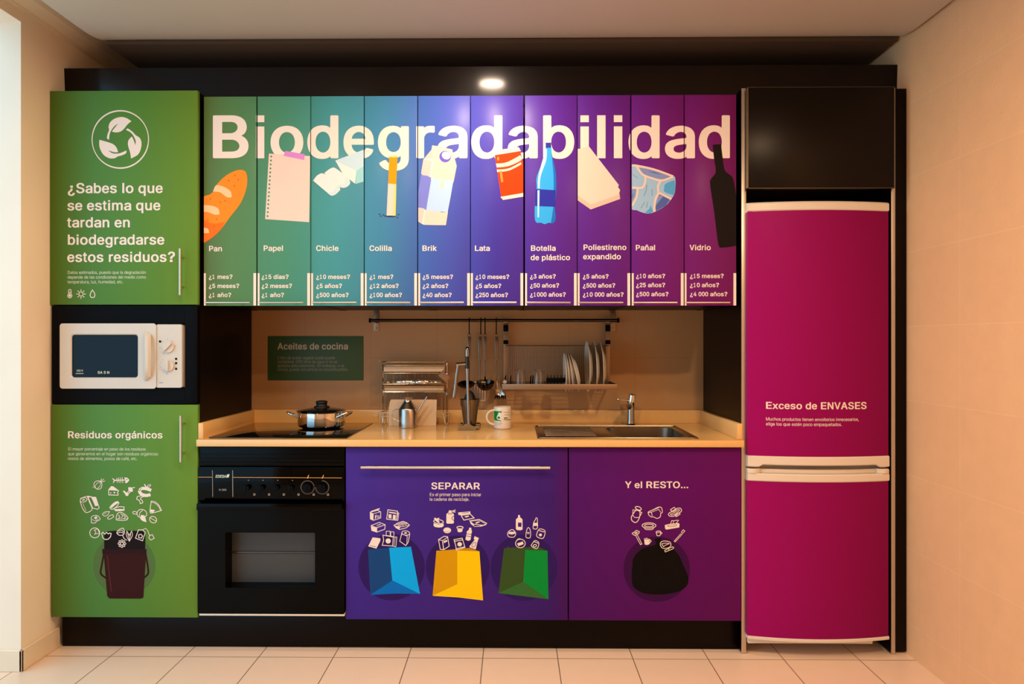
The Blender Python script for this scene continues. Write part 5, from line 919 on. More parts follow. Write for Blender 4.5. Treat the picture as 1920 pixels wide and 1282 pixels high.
# ------------------------------------------------------------------ tall green cabinet with the microwave niche
tx0, tx1 = X(94, YF), X(371, YF)
yc = YF + 0.021
zt, zb = Z(171, YF, 230), Z(1156, YF, 230)
n1, n0 = Z(573, YF, 230), Z(757, YF, 230)
tall = thing('tall_cabinet', 'tall green printed cabinet with a black microwave niche, at the left wall', 'cabinet', ((tx0 + tx1) / 2, 3.1, zb))
mb = MB()
th = 0.018
mb.box(tx0, tx0 + th, yc, YW - 0.003, zb, zt).box(tx1 - th, tx1, yc, YW - 0.003, zb, zt)
mb.box(tx0 + th, tx1 - th, yc, YW - 0.003, zt - th, zt).box(tx0 + th, tx1 - th, yc, YW - 0.003, zb, zb + th)
mb.box(tx0 + th, tx1 - th, yc, YW - 0.003, n1 + 0.004, n1 + 0.004 + th).box(tx0 + th, tx1 - th, yc, YW - 0.003, n0 - 0.004 - th, n0 - 0.004)
mb.box(tx0 + th, tx1 - th, YW - 0.012, YW - 0.003, zb + th, zt - th)
mb.build('carcass', M['wenge'], tall)
# black trim kit that fills the niche around the microwave
mx0, mx1, mz1, mz0 = X(115, 2.79), X(341, 2.79), Z(608, 2.79, 230), Z(727, 2.79, 230)
mb = MB()
fx0, fx1 = X(97, YF), X(370, YF)
g = 0.004
mb.box(fx0, mx0 - g, YF, YF + 0.02, n0, n1, 0.0015).box(mx1 + g + 0.004, fx1, YF, YF + 0.02, n0, n1, 0.0015)
mb.box(mx0 - g, mx1 + g + 0.004, YF, YF + 0.02, mz1 + g, n1).box(mx0 - g, mx1 + g + 0.004, YF, YF + 0.02, n0, mz0 - 0.0015)
mb.box(fx0 + 0.012, fx1 - 0.012, YF + 0.0005, YF + 0.36, mz0 - 0.016, mz0 - 0.0015)
mb.build('niche_frame', M['black_matt'], tall)
d = MB().box(X(93.5, YF), X(370.5, YF), YF, YF + 0.02, Z(571, YF, 230), Z(170, YF, 230), 0.0012).build('door', [M['tall']], tall)
hx = X(337.5, YF - 0.03)
bar_handle(MB(), (hx, YF - 0.03, Z(553, YF - 0.03, 337)), (hx, YF - 0.03, Z(466, YF - 0.03, 337)), 0.031).build('handle', M['bar_steel'], d)
p = Print(230, 370, YF)
p.add(emblem_ring())
p.items(draw(LEAVES, 160, 195, 9.862))
p.build('printed_emblem', d, 'white ring of three leaves')
for s, v in (('¿Sabes lo que', 362), ('se estima que', 394.3), ('tardan en', 426.2), ('biodegradarse', 458.6), ('estos residuos?', 491)):
    Print(230, 370, YF).add(text(s, 125.6, v, 26.6)).build('headline_lettering', d)
p = Print(230, 370, YF)
for s, v, r in (('Datos estimados, puesto que la degradación', 513.3, 274), ('depende de las condiciones del medio como', 522.2, 274), ('temperatura, luz, humedad, etc.', 531.1, 231.5)):
    p.add(text(s, 126.5, v, 8.0, False, r), 'soft_white')
p.build('lettering', d)
p = Print(230, 370, YF)
wi = [('c', 1.3, [(131, 542.5), (133.4, 544), (133.4, 550.5), (135, 554), (133, 557.6), (129, 557.6), (127, 554), (128.6, 550.5), (128.6, 544)]), ('E', 0, (131, 554, 2.2, 2.2)), ('O', 1.2, [(131, 547), (131, 554)]),
      ('e', 1.3, (152, 551, 4.0, 4.0)), ('c', 1.4, [(173.6, 543.5), (177, 549), (178, 553.5), (176, 557.2), (171.2, 557.2), (169.2, 553.5), (170.2, 549)])]
wi += [('O', 1.3, [(152 + 6 * math.cos(k * math.pi / 4), 551 + 6 * math.sin(k * math.pi / 4)), (152 + 8.4 * math.cos(k * math.pi / 4), 551 + 8.4 * math.sin(k * math.pi / 4))]) for k in range(8)]
icons(draw(wi), 230, 370, YF, d, 'small white weather icon')

d = MB().box(X(96, YF), X(370.5, YF), YF, YF + 0.02, Z(1157, YF, 230), Z(758.5, YF, 230), 0.0012).build('door', [M['tall']], tall)
hx = X(339, YF - 0.03)
bar_handle(MB(), (hx, YF - 0.03, Z(866, YF - 0.03, 337)), (hx, YF - 0.03, Z(779, YF - 0.03, 337)), 0.031).build('handle', M['bar_steel'], d)
p = Print(230, 960, YF)
p.add(text('Residuos orgánicos', 126.2, 821.5, 18.3, True, 305.4)).build('headline_lettering', d)
p = Print(230, 960, YF)
for s, v, r in (('El mayor porcentaje en peso de los residuos', 844.4, 273.5), ('que generamos en el hogar son residuos orgánicos:', 853.4, 297.5), ('restos de alimentos, posos de café, etc.', 862.3, 258)):
    p.add(text(s, 127.4, v, 8.0, False, r), 'soft_white')
p.build('lettering', d)
def c6(items): return draw(items, 80, 780, 3.206)
p = Print(230, 960, YF)
p.items(c6([('E', 0, (490, 895, 187, 187), 'disc_green', 1), ('f', 0, [(370, 698), (410, 690), (490, 687), (590, 690), (616, 697), (616, 815), (370, 815)], 'bin_dark', 2), ('o', 11, [(370, 820), (356, 895), (350, 945), (380, 972)], 'bin_brown', 2), ('o', 11, [(618, 820), (632, 900), (634, 945), (608, 972)], 'bin_brown', 2),
            ('F', 0, [(358, 800), (626, 800), (622, 832), (606, 1090), (590, 1096), (402, 1096), (388, 1080), (368, 832)], 'bin_brown', 3), ('F', 0, [(358, 798), (626, 798), (624, 828), (360, 828)], 'bin_rim', 4), ('o', 9, [(390, 842), (400, 940), (414, 1052)], 'bin_light', 4)]))
p.build('printed_bin', d, 'dark brown organic waste bin')
icons(draw(ORGANIC, 140, 880, 7.541), 230, 960, YF, d, 'white line icon of a kitchen scrap', 5)

# ------------------------------------------------------------------ microwave
mw = thing('microwave', 'ivory microwave oven built into the black niche of the tall green cabinet', 'microwave', ((mx0 + mx1) / 2, 2.95, mz0))
MB().box(mx0 + 0.002, mx1 + 0.002, 2.812, 3.14, mz0, mz1 - 0.001, 0.004).build('casing', M['micro_shell'], mw)
sx = X(292.4, 2.79)
wx0, wx1, wz1, wz0 = X(134.5, 2.79), X(258.5, 2.79), Z(627.5, 2.79, 200), Z(707.5, 2.79, 200)
dz0, dz1 = mz0 + 0.001, mz1
def rrect(x0, x1, z0, z1, r, n=6):
    out = []
    for cx, cz, a0 in ((x1 - r, z1 - r, 0), (x0 + r, z1 - r, 90), (x0 + r, z0 + r, 180), (x1 - r, z0 + r, 270)):
        out += [(cx + r * math.cos(math.radians(a0 + 90 * k / n)), cz + r * math.sin(math.radians(a0 + 90 * k / n))) for k in range(n + 1)]
    return out
def framed(mb, outer, inner, y0, y1, lip=0.004):
    """plate with an opening; the front edge of the opening is rounded off"""
    def ring(poly, y, grow=0):
        c = (sum(p[0] for p in poly) / len(poly), sum(p[1] for p in poly) / len(poly))
        return [Vector((p[0] + math.copysign(grow, p[0] - c[0]), y, p[1] + math.copysign(grow, p[1] - c[1]))) for p in poly]
    rs = [ring(outer, y1), ring(outer, y0 + lip), ring(outer, y0, -lip), ring(inner, y0, lip), ring(inner, y0 + lip), ring(inner, y1)]
    return mb.rings(rs, closed=True)
dr = framed(MB(), rrect(mx0, sx - 0.0008, dz0, dz1, 0.012), rrect(wx0, wx1, wz0, wz1, 0.012), 2.786, 2.811).build('door', M['micro_shell'], mw)
MB().prism(rrect(wx0 + 0.0005, wx1 - 0.0005, wz0 + 0.0005, wz1 - 0.0005, 0.012), 2.7925, 2.80).build('window', M['dark_window'], dr)
hx0 = X(268, 2.78)
hp = [(hx0 + 0.002, 2.787, Z(622, 2.78, 270)), (hx0 + 0.010, 2.770, Z(630, 2.78, 270)), (hx0 + 0.014, 2.762, Z(645, 2.78, 270)), (hx0 + 0.016, 2.760, Z(668, 2.78, 270)), (hx0 + 0.014, 2.762, Z(691, 2.78, 270)), (hx0 + 0.010, 2.770, Z(706, 2.78, 270)), (hx0 + 0.002, 2.787, Z(714, 2.78, 270))]
mb = MB()
rings = []
for (x, y, z) in hp:
    w = 0.026 if hp.index((x, y, z)) not in (0, 6) else 0.018
    rings.append([Vector((x, y, z)), Vector((x + w * 0.25, y - 0.004, z)), Vector((x + w * 0.7, y - 0.003, z)), Vector((x + w, y + 0.006, z)), Vector((x + w * 0.9, y + 0.012, z)), Vector((x + 0.004, y + 0.010, z))])
mb.rings(rings).build('handle', M['micro_shell'], dr)
Print(196, 690, 2.7925).add(text('SAMSUNG', 183.0, 700.4, 6.6, True, 207.4), 'soft_white').build('lettering', dr)
Print(196, 690, 2.7925).add(text('1000 W', 143.6, 696.6, 5.4, False, 156), 'soft_white').add(stroke([(142.5, 700), (156.5, 700)], 1), 'soft_white').build('lettering', dr)
cp = MB().prism(rrect(sx + 0.0008, mx1, dz0, dz1, 0.008), 2.790, 2.811).build('control_panel', M['micro_shell'], mw)
for kv, ang in ((650.3, 45), (685.5, 90)):
    kx, kz = X(314.3, 2.78), Z(kv, 2.78, 314)
    a = math.radians(ang)
    mb = MB().cyl((kx, 2.7905, kz), (kx, 2.782, kz), 0.024, 0.0232, seg=36)
    m4 = Matrix.Translation((kx, 2.779, kz)) @ Matrix.Rotation(-a, 4, 'Y')
    mb.box(-0.022, 0.022, -0.0065, 0.004, -0.0045, 0.0045, 0.0022, mat=m4)
    mb.build('knob', M['micro_shell'], mw)
dots = [('F', 0, [(u - 2, v - 2), (u + 2, v - 2), (u + 2, v + 2), (u - 2, v + 2)], 'bin_dark') for u, v in ((300.2, 640), (330.3, 672.6), (330.3, 680.6), (330.3, 691.2))]
dots += [('O', 0.7, [(314.3 + 13.4 * math.cos(t), 650.3 + 13.4 * math.sin(t)), (314.3 + 15.4 * math.cos(t), 650.3 + 15.4 * math.sin(t))], 'fold') for t in (-1.57, -0.9, -0.1, 2.2, 3.0, 3.9)]
dots += [('O', 0.7, [(314.3 + 13.4 * math.cos(t), 685.5 + 13.4 * math.sin(t)), (314.3 + 15.4 * math.cos(t), 685.5 + 15.4 * math.sin(t))], 'fold') for t in (1.7, 2.1, 2.5, 2.85, 3.2, 3.6, 4.0, 0.3, -0.2)]
dots += [('O', 1.3, [(298.5, 717.2), (305.5, 717.2)], 'fold')]
Print(315, 668, 2.790).items(draw(dots)).build('scale_markings', cp, 'small dark setting marks')

# ------------------------------------------------------------------ wall cabinets with the printed word
YU = 2.825
EDGES = [(382.2, 480.6), (482.9, 581.6), (583.2, 681.9), (683.7, 782.2), (784.0, 881.4), (882.8, 981.2), (984.3, 1081.6), (1082.9, 1181.8), (1184.3, 1281.9), (1283.3, 1380.5)]
TEXTS = [('Pan', None, 391.0, 471, ('¿1 mes?', '¿5 meses?', '¿1 año?'), 391.0), ('Papel', None, 493.4, 470.3, ('¿15 días?', '¿2 meses?', '¿1 año?'), 490.0), ('Chicle', None, 592.2, 470.3, ('¿10 meses?', '¿5 años?', '¿500 años?'), 592.4),
         ('Colilla', None, 692.1, 470.3, ('¿1 mes?', '¿12 años?', '¿100 años?'), 692.4), ('Brik', None, 791.0, 470.3, ('¿5 meses?', '¿2 años?', '¿40 años?'), 791.8), ('Lata', None, 889.4, 470.3, ('¿10 meses?', '¿5 años?', '¿250 años?'), 891.0),
         ('Botella', 'de plástico', 994.5, 470.2, ('¿3 años?', '¿50 años?', '¿1000 años?'), 993.2), ('Poliestireno', 'expandido', 1093.0, 468.6, ('¿5 años?', '¿500 años?', '¿10 000 años?'), 1092.2), ('Pañal', None, 1191.0, 469.2, ('¿10 años?', '¿25 años?', '¿500 años?'), 1192.0), ('Vidrio', None, 1292.6, 469.0, ('¿15 meses?', '¿10 años?', '¿4 000 años?'), 1293.0)]
VERT = [0, -0.6, 0, -0.3, 0, -0.3, -1.2, -1.2, -2.0, -2.4]
TITLE = text('Biodegradabilidad', 390.6, 296.6, 112.0, True, 1375.2)
HUES = ['green', 'teal to blue', 'indigo', 'violet', 'plum purple']
PAIRS = ['bread loaf and the notepad sheet', 'chewing gum and the cigarette end', 'milk carton and the red can', 'blue plastic bottle and the foam block', 'nappy and the dark glass bottle']
for c in range(5):
    a, b = EDGES[2 * c], EDGES[2 * c + 1]
    x0, x1 = X(a[0], YU) - 0.001, X(b[1], YU) + 0.001
    ztop, zbot = Z(179, YU), Z(572.5, YU)
    t = thing('wall_cabinet', '%s two-door wall cabinet printed with the %s' % (HUES[c], PAIRS[c]), 'cabinet', ((x0 + x1) / 2, 3.1, zbot), 'printed wall cabinets')
    y0 = YU + 0.0215
    mb = MB()
    mb.box(x0, x0 + 0.016, y0, YW - 0.002, zbot + 0.004, ztop - 0.002).box(x1 - 0.016, x1, y0, YW - 0.002, zbot + 0.004, ztop - 0.002)
    mb.box(x0 + 0.016, x1 - 0.016, y0, YW - 0.002, zbot + 0.006, zbot + 0.022).box(x0 + 0.016, x1 - 0.016, y0, YW - 0.002, ztop - 0.018, ztop - 0.002)
    mb.box(x0 + 0.016, x1 - 0.016, YW - 0.01, YW - 0.002, zbot + 0.022, ztop - 0.018)
    mb.build('carcass', M['wenge'], t)
    for k in (0, 1):
        i = 2 * c + k
        u0, u1 = EDGES[i]
        yd = YU + (-0.004 if i in (1, 6, 8) else 0.0)
        um = (u0 + u1) / 2
        d = MB().box(X(u0, yd), X(u1, yd), yd, yd + 0.02, Z(572.8, yd, 960), Z(179, yd, 960), 0.001).build('door', M['uppers'], t)
        yh = yd - 0.026
        zh = Z(567, yh, um) 
        bar_handle(MB(), (X(u0 + 2.6, yh), yh, zh), (X(u0 + 85.5, yh), yh, zh), 0.027, 0.0038).build('handle', M['bar_steel'], d)
        nm, nm2, ul, vl, yrs, uy = TEXTS[i]
        vo = VERT[i] * 0
        pic = Print(um, 376, yd).items(PICTURES[nm]).clip(u0 + 0.3, u1 - 0.3)
        pic.sets = [(tr, ik, ly + 1) for tr, ik, ly in pic.sets]
        ti = Print(um, 376, yd).add(TITLE, 'white', 1).clip(u0, u1)
        ti.build('title_lettering', d)
        tx = Print(um, 376, yd)
        tx.add(text(nm, ul, vl, 14.3))
        if nm2: tx.add(text(nm2, ul, vl + 17.4, 14.3))
        tx.build('name_lettering', d)
        tx = Print(um, 376, yd)
        for q, s in enumerate(yrs):
            tx.add(text(s, uy, (522.8 if i < 6 else 522.0 if i < 8 else 521.2) + 17.0 * q, 11.25))
        tx.build('years_lettering', d)
        LAB = dict(Pan='orange bread loaf', Papel='white notepad sheet with purple tape', Chicle='white chewing gum packet', Colilla='orange tipped cigarette end', Brik='cream and blue milk carton', Lata='red drink can', Botella='blue plastic bottle', Poliestireno='cream foam block', Pañal='light blue nappy', Vidrio='black glass bottle')
        pic.build('printed_picture', d, LAB[nm])
        for ua, ub in ((u0 + 0.2, u0 + 3.8), (u1 - 5.4, u1 - 0.2)):
            Print(um, 376, yd).items(draw([('F', 0, [(ua, 512), (ub, 512), (ub, 572.6), (ua, 572.6)])])).build('edge_strip', d, 'white strip at a lower edge')

# ------------------------------------------------------------------ fridge housing
ypf = 2.812
fl0, fl1 = X(1390.5, ypf), X(1399.0, ypf)
fr0, fr1 = X(1671.5, ypf), X(1678.5, ypf)
ztp = Z(165.5, ypf, 1500)
hous = thing('fridge_housing', 'dark wenge fridge housing with aluminium edged side panels, around the magenta fridge', 'cabinet', ((fl0 + fr1) / 2, 3.1, 0))
for (a, b) in ((fl0, fl1), (fr0, fr1)):
    s = MB().box(a, b, ypf + 0.004, YW - 0.002, 0.006, ztp).build('side_panel', M['wenge'], hous)
    mb = MB().box(a - 0.0005, b + 0.0005, ypf, ypf + 0.004, 0.002, ztp + 0.001, 0.001)
    mb.box(a + (b - a) * 0.46, a + (b - a) * 0.54, ypf - 0.0005, ypf, 0.002, ztp)
    mb.build('edge_trim', M['alu'], s, ).__setitem__('label', 'aluminium front edge')
mb = MB().box(fl1 + 0.001, fr0 - 0.001, 2.83, YW - 0.003, Z(352, 2.785, 1540) + 0.008, ztp - 0.004)
mb.build('carcass', M['wenge'], hous)
yd = 2.786
d = MB().box(X(1403, yd), X(1677, yd), yd + 0.0008, yd + 0.022, Z(351.6, yd, 1540) + 0.001, Z(163.5, yd, 1540) - 0.001, 0.001).build('door', M['satin_h'], hous)
x0, x1, z0, z1 = X(1401.6, yd), X(1678, yd), Z(352.8, yd, 1540), Z(162.8, yd, 1540)
mb = MB().box(x0, x0 + 0.0035, yd, yd + 0.022, z0, z1).box(x1 - 0.0035, x1, yd, yd + 0.022, z0, z1).box(x0, x1, yd, yd + 0.022, z0, z0 + 0.002).box(x0, x1, yd, yd + 0.022, z1 - 0.0014, z1)
mb.build('edge_banding', M['dark_steel'], d)

o = MB().box(fr1 + 0.0012, XR - 0.001, 2.824, 2.846, 0.008, Z(166, 2.824, 1690), 0.001).build('filler_panel', M['wenge'], origin=(1.63, 2.83, 0))
tag(o, 'narrow dark filler panel between the fridge housing and the right wall', 'panel')

# ------------------------------------------------------------------ fridge
fx0, fx1 = X(1402.5, 2.79), X(1667, 2.79)
YE, BU = 2.795, 0.034
def bow(x):
    t = (x - fx0) / (fx1 - fx0)
    return YE - BU * (1 - (2 * t - 1) ** 2)
fr = thing('fridge', 'tall fridge freezer with two magenta filmed doors and ivory trims', 'fridge', ((fx0 + fx1) / 2, 3.0, 0))
zfb = Z(1205, 2.79, 1530)
MB().box(fx0 + 0.002, fx1 - 0.002, 2.836, 3.345, zfb + 0.002, Z(384, 2.84, 1530), 0.004).build('body', M['white_plastic'], fr)
def zf(v): return Z(v, 2.785, 1535)
# upper door: film, top cap, handle lip
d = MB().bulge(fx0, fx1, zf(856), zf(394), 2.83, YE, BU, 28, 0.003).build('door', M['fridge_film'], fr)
d['label'] = 'magenta upper door'
MB().bulge(fx0 - 0.001, fx1 + 0.001, zf(396.5), zf(379), 2.83, YE - 0.004, BU, 28, 0.006).build('top_cap', M['white_plastic'], d)
def lip_low(t):      # the finger scoop under the lip
    e = min(t, 1 - t)
    k = min(1, max(0, (e - 0.07) / 0.03))
    return zf(875.6) + (zf(870.8) - zf(875.6)) * (k * k * (3 - 2 * k))
MB().bulge(fx0 - 0.001, fx1 + 0.001, zf(875.6), zf(854.5), 2.83, YE - 0.006, BU, 40, 0.004, zlow=lip_low).build('handle_lip', M['white_plastic'], d)
pr = Print(1535, 780, YE, bow)
pr.add(text('Exceso de ENVASES', 1432.2, 765.6, 18.2, True, 1620.6)).build('headline_lettering', d)
pr = Print(1535, 780, YE, bow)
pr.add(text('Muchos productos tienen envoltorios innecesarios,', 1433.2, 787.4, 8.2, False, 1605)).add(text('elige los que estén poco empaquetados.', 1433.2, 796.6, 8.2, False, 1572))
pr.build('lettering', d)
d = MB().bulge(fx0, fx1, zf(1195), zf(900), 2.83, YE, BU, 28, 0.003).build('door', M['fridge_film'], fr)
d['label'] = 'magenta lower door'
MB().bulge(fx0 - 0.001, fx1 + 0.001, zf(902), zf(887.5), 2.83, YE - 0.006, BU, 28, 0.004).build('handle_lip', M['white_plastic'], d)
mb = MB().bulge(fx0 - 0.001, fx0 + 0.05, zf(888), zf(879), 2.83, YE - 0.004, 0.010, 6, 0.003)
mb.bulge(fx1 - 0.05, fx1 + 0.001, zf(888), zf(879), 2.83, YE - 0.004, 0.010, 6, 0.003)
mb.bulge(fx0 + 0.02, fx1 - 0.02, zf(888), zf(880), 2.83, YE + 0.012, BU, 28, 0.003)
mb.build('finger_recess', M['white_plastic'], d)
MB().bulge(fx0 - 0.001, fx1 + 0.001, zf(1199.5), zf(1193.5), 2.83, YE - 0.005, BU, 28, 0.002).build('bottom_cap', M['white_plastic'], d)
MB().box(fx0 + 0.004, fx1 - 0.062, 2.80, 2.832, Z(1206.5, 2.80, 1530), zf(1195), 0.002).build('kick_strip', M['white_plastic'], fr)
for sx_ in (fx0 + 0.05, fx1 - 0.05):
    for sy_ in (2.96, 3.30):
        MB().cyl((sx_, sy_, 0), (sx_, sy_, zfb + 0.004), 0.018, 0.014, seg=16).build('foot', M['rubber'], fr)
mb = MB().box(fx1 - 0.058, fx1 - 0.012, 2.80, 2.85, zfb + 0.006, zfb + 0.016, 0.003)
mb.build('hinge', M['dark_steel'], fr)

# ------------------------------------------------------------------ worktop with upstands
YC = 2.775
CT = Z(825, YC)
cx0, cx1 = X(367.5, YC), X(1391.5, YC)
ax0, ax1 = tx1 + 0.0006, fl0 - 0.0006       # alcove between the tall cabinet and the fridge housing
SX0, SX1, SY0, SY1 = X(1007, 2.80) + 0.002, X(1313, 2.80), 2.815, 3.225       # sink outline
BX0, BX1, BY0, BY1 = SX0 + 0.33, SX1 - 0.035, SY0 + 0.035, SY1 - 0.045        # its bowl
wt = thing('worktop', 'long glossy sand-coloured stone worktop with low upstands, over the oven and base cabinets', 'worktop', ((cx0 + cx1) / 2, 3.0, CT - 0.029))
T0 = CT - 0.029
mb = MB()
mb.box(cx0, ypf and fl0 - 0.001, YC, YF - 0.002, T0, CT, 0.003)
mb.box(ax0, BX0, YF - 0.002, YW - 0.001, T0, CT).box(BX1, ax1, YF - 0.002, YW - 0.001, T0, CT)
mb.box(BX0, BX1, YF - 0.002, BY0, T0, CT).box(BX0, BX1, BY1, YW - 0.001, T0, CT)
mb.build('slab', M['counter'], wt)
UH = 0.066
MB().box(ax0, ax0 + 0.021, YF + 0.001, YW - 0.022, CT + 0.0003, CT + UH, 0.001).build('upstand', M['counter'], wt)
MB().box(ax1 - 0.021, ax1, YF + 0.001, YW - 0.022, CT + 0.0003, CT + UH, 0.001).build('upstand', M['counter'], wt)
MB().box(ax0, ax1, YW - 0.021, YW - 0.001, CT + 0.0003, CT + UH, 0.001).build('upstand', M['counter'], wt)

# ------------------------------------------------------------------ plinth, base cabinets
o = MB().box(X(117, 2.85), fl0 - 0.002, 2.85, 2.868, 0.003, zb - 0.004, 0.001).build('plinth_board', M['wenge_h'], origin=(0, 2.86, 0))
tag(o, 'long dark plinth board along the floor under the base cabinets', 'board')

ozt, ozb = T0 - 0.002, Z(1162, YF)
def base_cabinet(u0, u1, label):
    x0, x1 = X(u0, YF), X(u1, YF)
    t = thing('base_cabinet', label, 'cabinet', ((x0 + x1) / 2, 3.1, ozb), 'printed base cabinets')
    y0 = YF + 0.021
    mb = MB()
    mb.box(x0, x0 + 0.018, y0, YW - 0.03, ozb + 0.004, ozt - 0.001).box(x1 - 0.018, x1, y0, YW - 0.03, ozb + 0.004, ozt - 0.001)
    mb.box(x0 + 0.018, x1 - 0.018, y0, YW - 0.03, ozb + 0.004, ozb + 0.022).box(x0 + 0.018, x1 - 0.018, YW - 0.04, YW - 0.03, ozb + 0.022, ozt - 0.001)
    mb.build('carcass', M['wenge'], t)
    d = MB().box(x0 + 0.001, x1 - 0.001, YF, YF + 0.02, ozb, ozt - 0.004, 0.0012).build('door', M['lowers'], t)
    return t, d
t, d = base_cabinet(648, 1065, 'blue-purple base cabinet with a long bar handle and three printed recycling bags')
yh = YF - 0.03
bar_handle(MB(), (X(676.5, yh), yh, Z(876.6, yh, 855)), (X(1031.5, yh), yh, Z(876.6, yh, 855)), 0.031, 0.006, 0.06).build('handle', M['bar_steel'], d)
p = Print(856, 1000, YF)
p.add(text('SEPARAR', 808.0, 917, 17.6, True, 900.6)).build('headline_lettering', d)
p = Print(856, 1000, YF)
p.add(text('Es el primer paso para iniciar', 805.2, 929.8, 8.2, False, 902.6)).add(text('la cadena de reciclaje.', 805.2, 938.6, 8.2, False, 880.4))
p.build('lettering', d)
def c2(items): return draw(items, 640, 830, 3.77)
for lab, lst in (('blue paper bag', [('E', 0, (355, 880, 235, 235), 'disc_purple', 1), ('F', 0, [(188, 756), (338, 742), (362, 974), (205, 1076)], 'blue_dark', 3), ('F', 0, [(338, 742), (492, 735), (556, 1068), (360, 974)], 'blue_light', 3), ('F', 0, [(205, 1076), (360, 973), (556, 1068), (380, 1066)], 'blue_mid', 4)]),
                 ('yellow packaging bag', [('E', 0, (822, 880, 225, 225), 'disc_purple', 1), ('F', 0, [(672, 764), (905, 742), (976, 766)], 'yellow_flap', 2), ('F', 0, [(672, 762), (822, 760), (820, 998), (645, 1081)], 'yellow_dark', 3), ('F', 0, [(820, 760), (976, 766), (1002, 1112), (830, 1092), (645, 1081), (820, 998)], 'yellow', 4)]),
                 ('green glass bag', [('E', 0, (1290, 880, 235, 235), 'disc_purple', 1), ('F', 0, [(1150, 756), (1182, 728), (1186, 740), (1390, 732), (1456, 762)], 'green_dark', 2), ('F', 0, [(1150, 742), (1300, 754), (1286, 982), (1110, 1060)], 'green_dark', 3), ('F', 0, [(1300, 754), (1456, 760), (1463, 1102), (1285, 980)], 'green_light', 3), ('F', 0, [(1110, 1060), (1285, 979), (1463, 1102)], 'green_mid', 4)])):
    Print(856, 1000, YF).items(c2(lst)).build('printed_bag', d, lab)
for lst, ox, oy, s, lab in ((PAPER, 680, 945, 14.24, 'a paper or card pack'), (PACKS, 800, 945, 13.49, 'a can or plastic pack'), (GLASSES, 940, 955, 16.02, 'a glass bottle or jar')):
    icons(draw(lst, ox, oy, s), 856, 1000, YF, d, 'white icon of ' + lab, 4)
t, d = base_cabinet(1066.5, 1390, 'plum base cabinet under the sink with a printed black rubbish sack')
p = Print(1228, 1000, YF)
p.add(text('Y el RESTO...', 1171.6, 914.8, 17.4, True, 1291.4)).build('lettering', d)
def c3(items): return draw(items, 1050, 830, 3.127)
Print(1228, 1000, YF).items(c3([('E', 0, (567, 740, 195, 192), 'disc_plum', 1), ('f', 0, [(424, 720), (432, 672), (480, 622), (545, 602), (562, 590), (552, 562), (590, 556), (598, 592), (640, 604), (690, 650), (725, 722), (752, 790), (742, 838), (690, 872), (590, 888), (490, 880), (430, 842), (420, 780)], 'sack', 3),
                                ('o', 6, [(560, 720), (580, 780), (620, 850)], 'sack_fold', 4), ('o', 5, [(480, 690), (468, 760), (490, 830)], 'sack_fold', 4), ('o', 5, [(640, 680), (680, 760), (690, 820)], 'sack_fold', 4)])).build('printed_sack', d, 'black rubbish sack on a dark disc')
icons(draw(REST, 1170, 935, 11.65), 1228, 1000, YF, d, 'white line icon of leftover waste', 5)

# ------------------------------------------------------------------ built-in oven
ox0, ox1 = X(372.5, YF), X(646.5, YF)
def zo(v): return Z(v, YF, 510)
ov = thing('oven', 'black built-in electric oven with a row of knobs, under the hob', 'oven', ((ox0 + ox1) / 2, 3.0, zo(1152)))
MB().box(ox0 + 0.004, ox1 - 0.004, 2.875, 3.33, zo(1150), T0 - 0.004).build('casing', M['black'], ov)
mb = MB()
mb.box(ox0 + 0.002, ox1 - 0.002, YF + 0.004, 2.834, zo(874), T0 - 0.006, 0.002)
for v in (851, 859, 867):
    mb.box(ox0 + 0.006, ox1 - 0.006, YF + 0.0005, YF + 0.01, zo(v + 2), zo(v), 0.0008)
mb.build('vent_grille', M['black'], ov)
cp = MB().box(ox0, ox1, YF - 0.004, 2.834, zo(938), zo(875), 0.002).build('control_panel', M['oven_glass'], ov)
def disc_arc(cu, cv, r, a0, a1, w, n=30):
    return stroke([(cu + r * math.cos(math.radians(a0 + (a1 - a0) * k / n)), cv + r * math.sin(math.radians(a0 + (a1 - a0) * k / n))) for k in range(n + 1)], w)
M['gold_ink'] = plain('gold_ink', (214, 150, 60), 0.4)
M['grey_ink'] = plain('grey_ink', (150, 136, 122), 0.5)
M['dim_ink'] = plain('dim_ink', (84, 74, 66), 0.5)
def mark(tris, ik, name, label=None, layer=1):
    Print(510, 905, YF - 0.004).add(tris, ik, layer).build(name, cp, label)
mark(stroke([(371.5, 894.6), (398, 894.6)], 0.9), 'gold_ink', 'gold_line')
mark(stroke([(437, 894.8), (640.5, 895.4)], 0.9), 'gold_ink', 'gold_line')
mark(stroke([(398.3, 882), (398.8, 931)], 1.0), 'grey_ink', 'border_line')
mark(stroke([(436.2, 882), (436.6, 931)], 1.2), 'grey_ink', 'border_line')
for u in (576.4, 604.2):
    mark(fill([[(u - 1.2, 896.4), (u + 0.4, 893), (u + 3.0, 888.6), (u + 2.6, 892), (u + 1.6, 896.6)]]), 'gold_ink', 'flame_mark', 'small gold flame', 2)
mark(disc_arc(576.8, 913.2, 12.4, 0, 350, 1.4), 'dim_ink', 'knob_ring')
mark(disc_arc(604.2, 913.2, 12.4, -90, 180, 1.6), 'dim_ink', 'knob_ring')
for i, u in enumerate((463.8, 491.2, 518.9, 546.4)):
    mark(fill([ellipse(u + 2, 900.2, 0.9, 0.9)]), 'grey_ink', 'dot_mark')
for u in (477.0, 504.6, 532.2, 559.8, 588.2, 615):
    mark(stroke(ellipse(u, 926.8, 1.6, 1.6), 1.2, True), 'grey_ink', 'symbol_mark')
p = Print(510, 905, YF - 0.004)
p.add(text('EDESA', 403.6, 895.6, 7.4, True, 423.5, 0.25), 'soft_white').add(fill([[(424, 895.4), (425.6, 889.6), (430.4, 888.8), (429, 894.8)]]), 'soft_white').build('lettering', cp)
p = Print(510, 905, YF - 0.004)
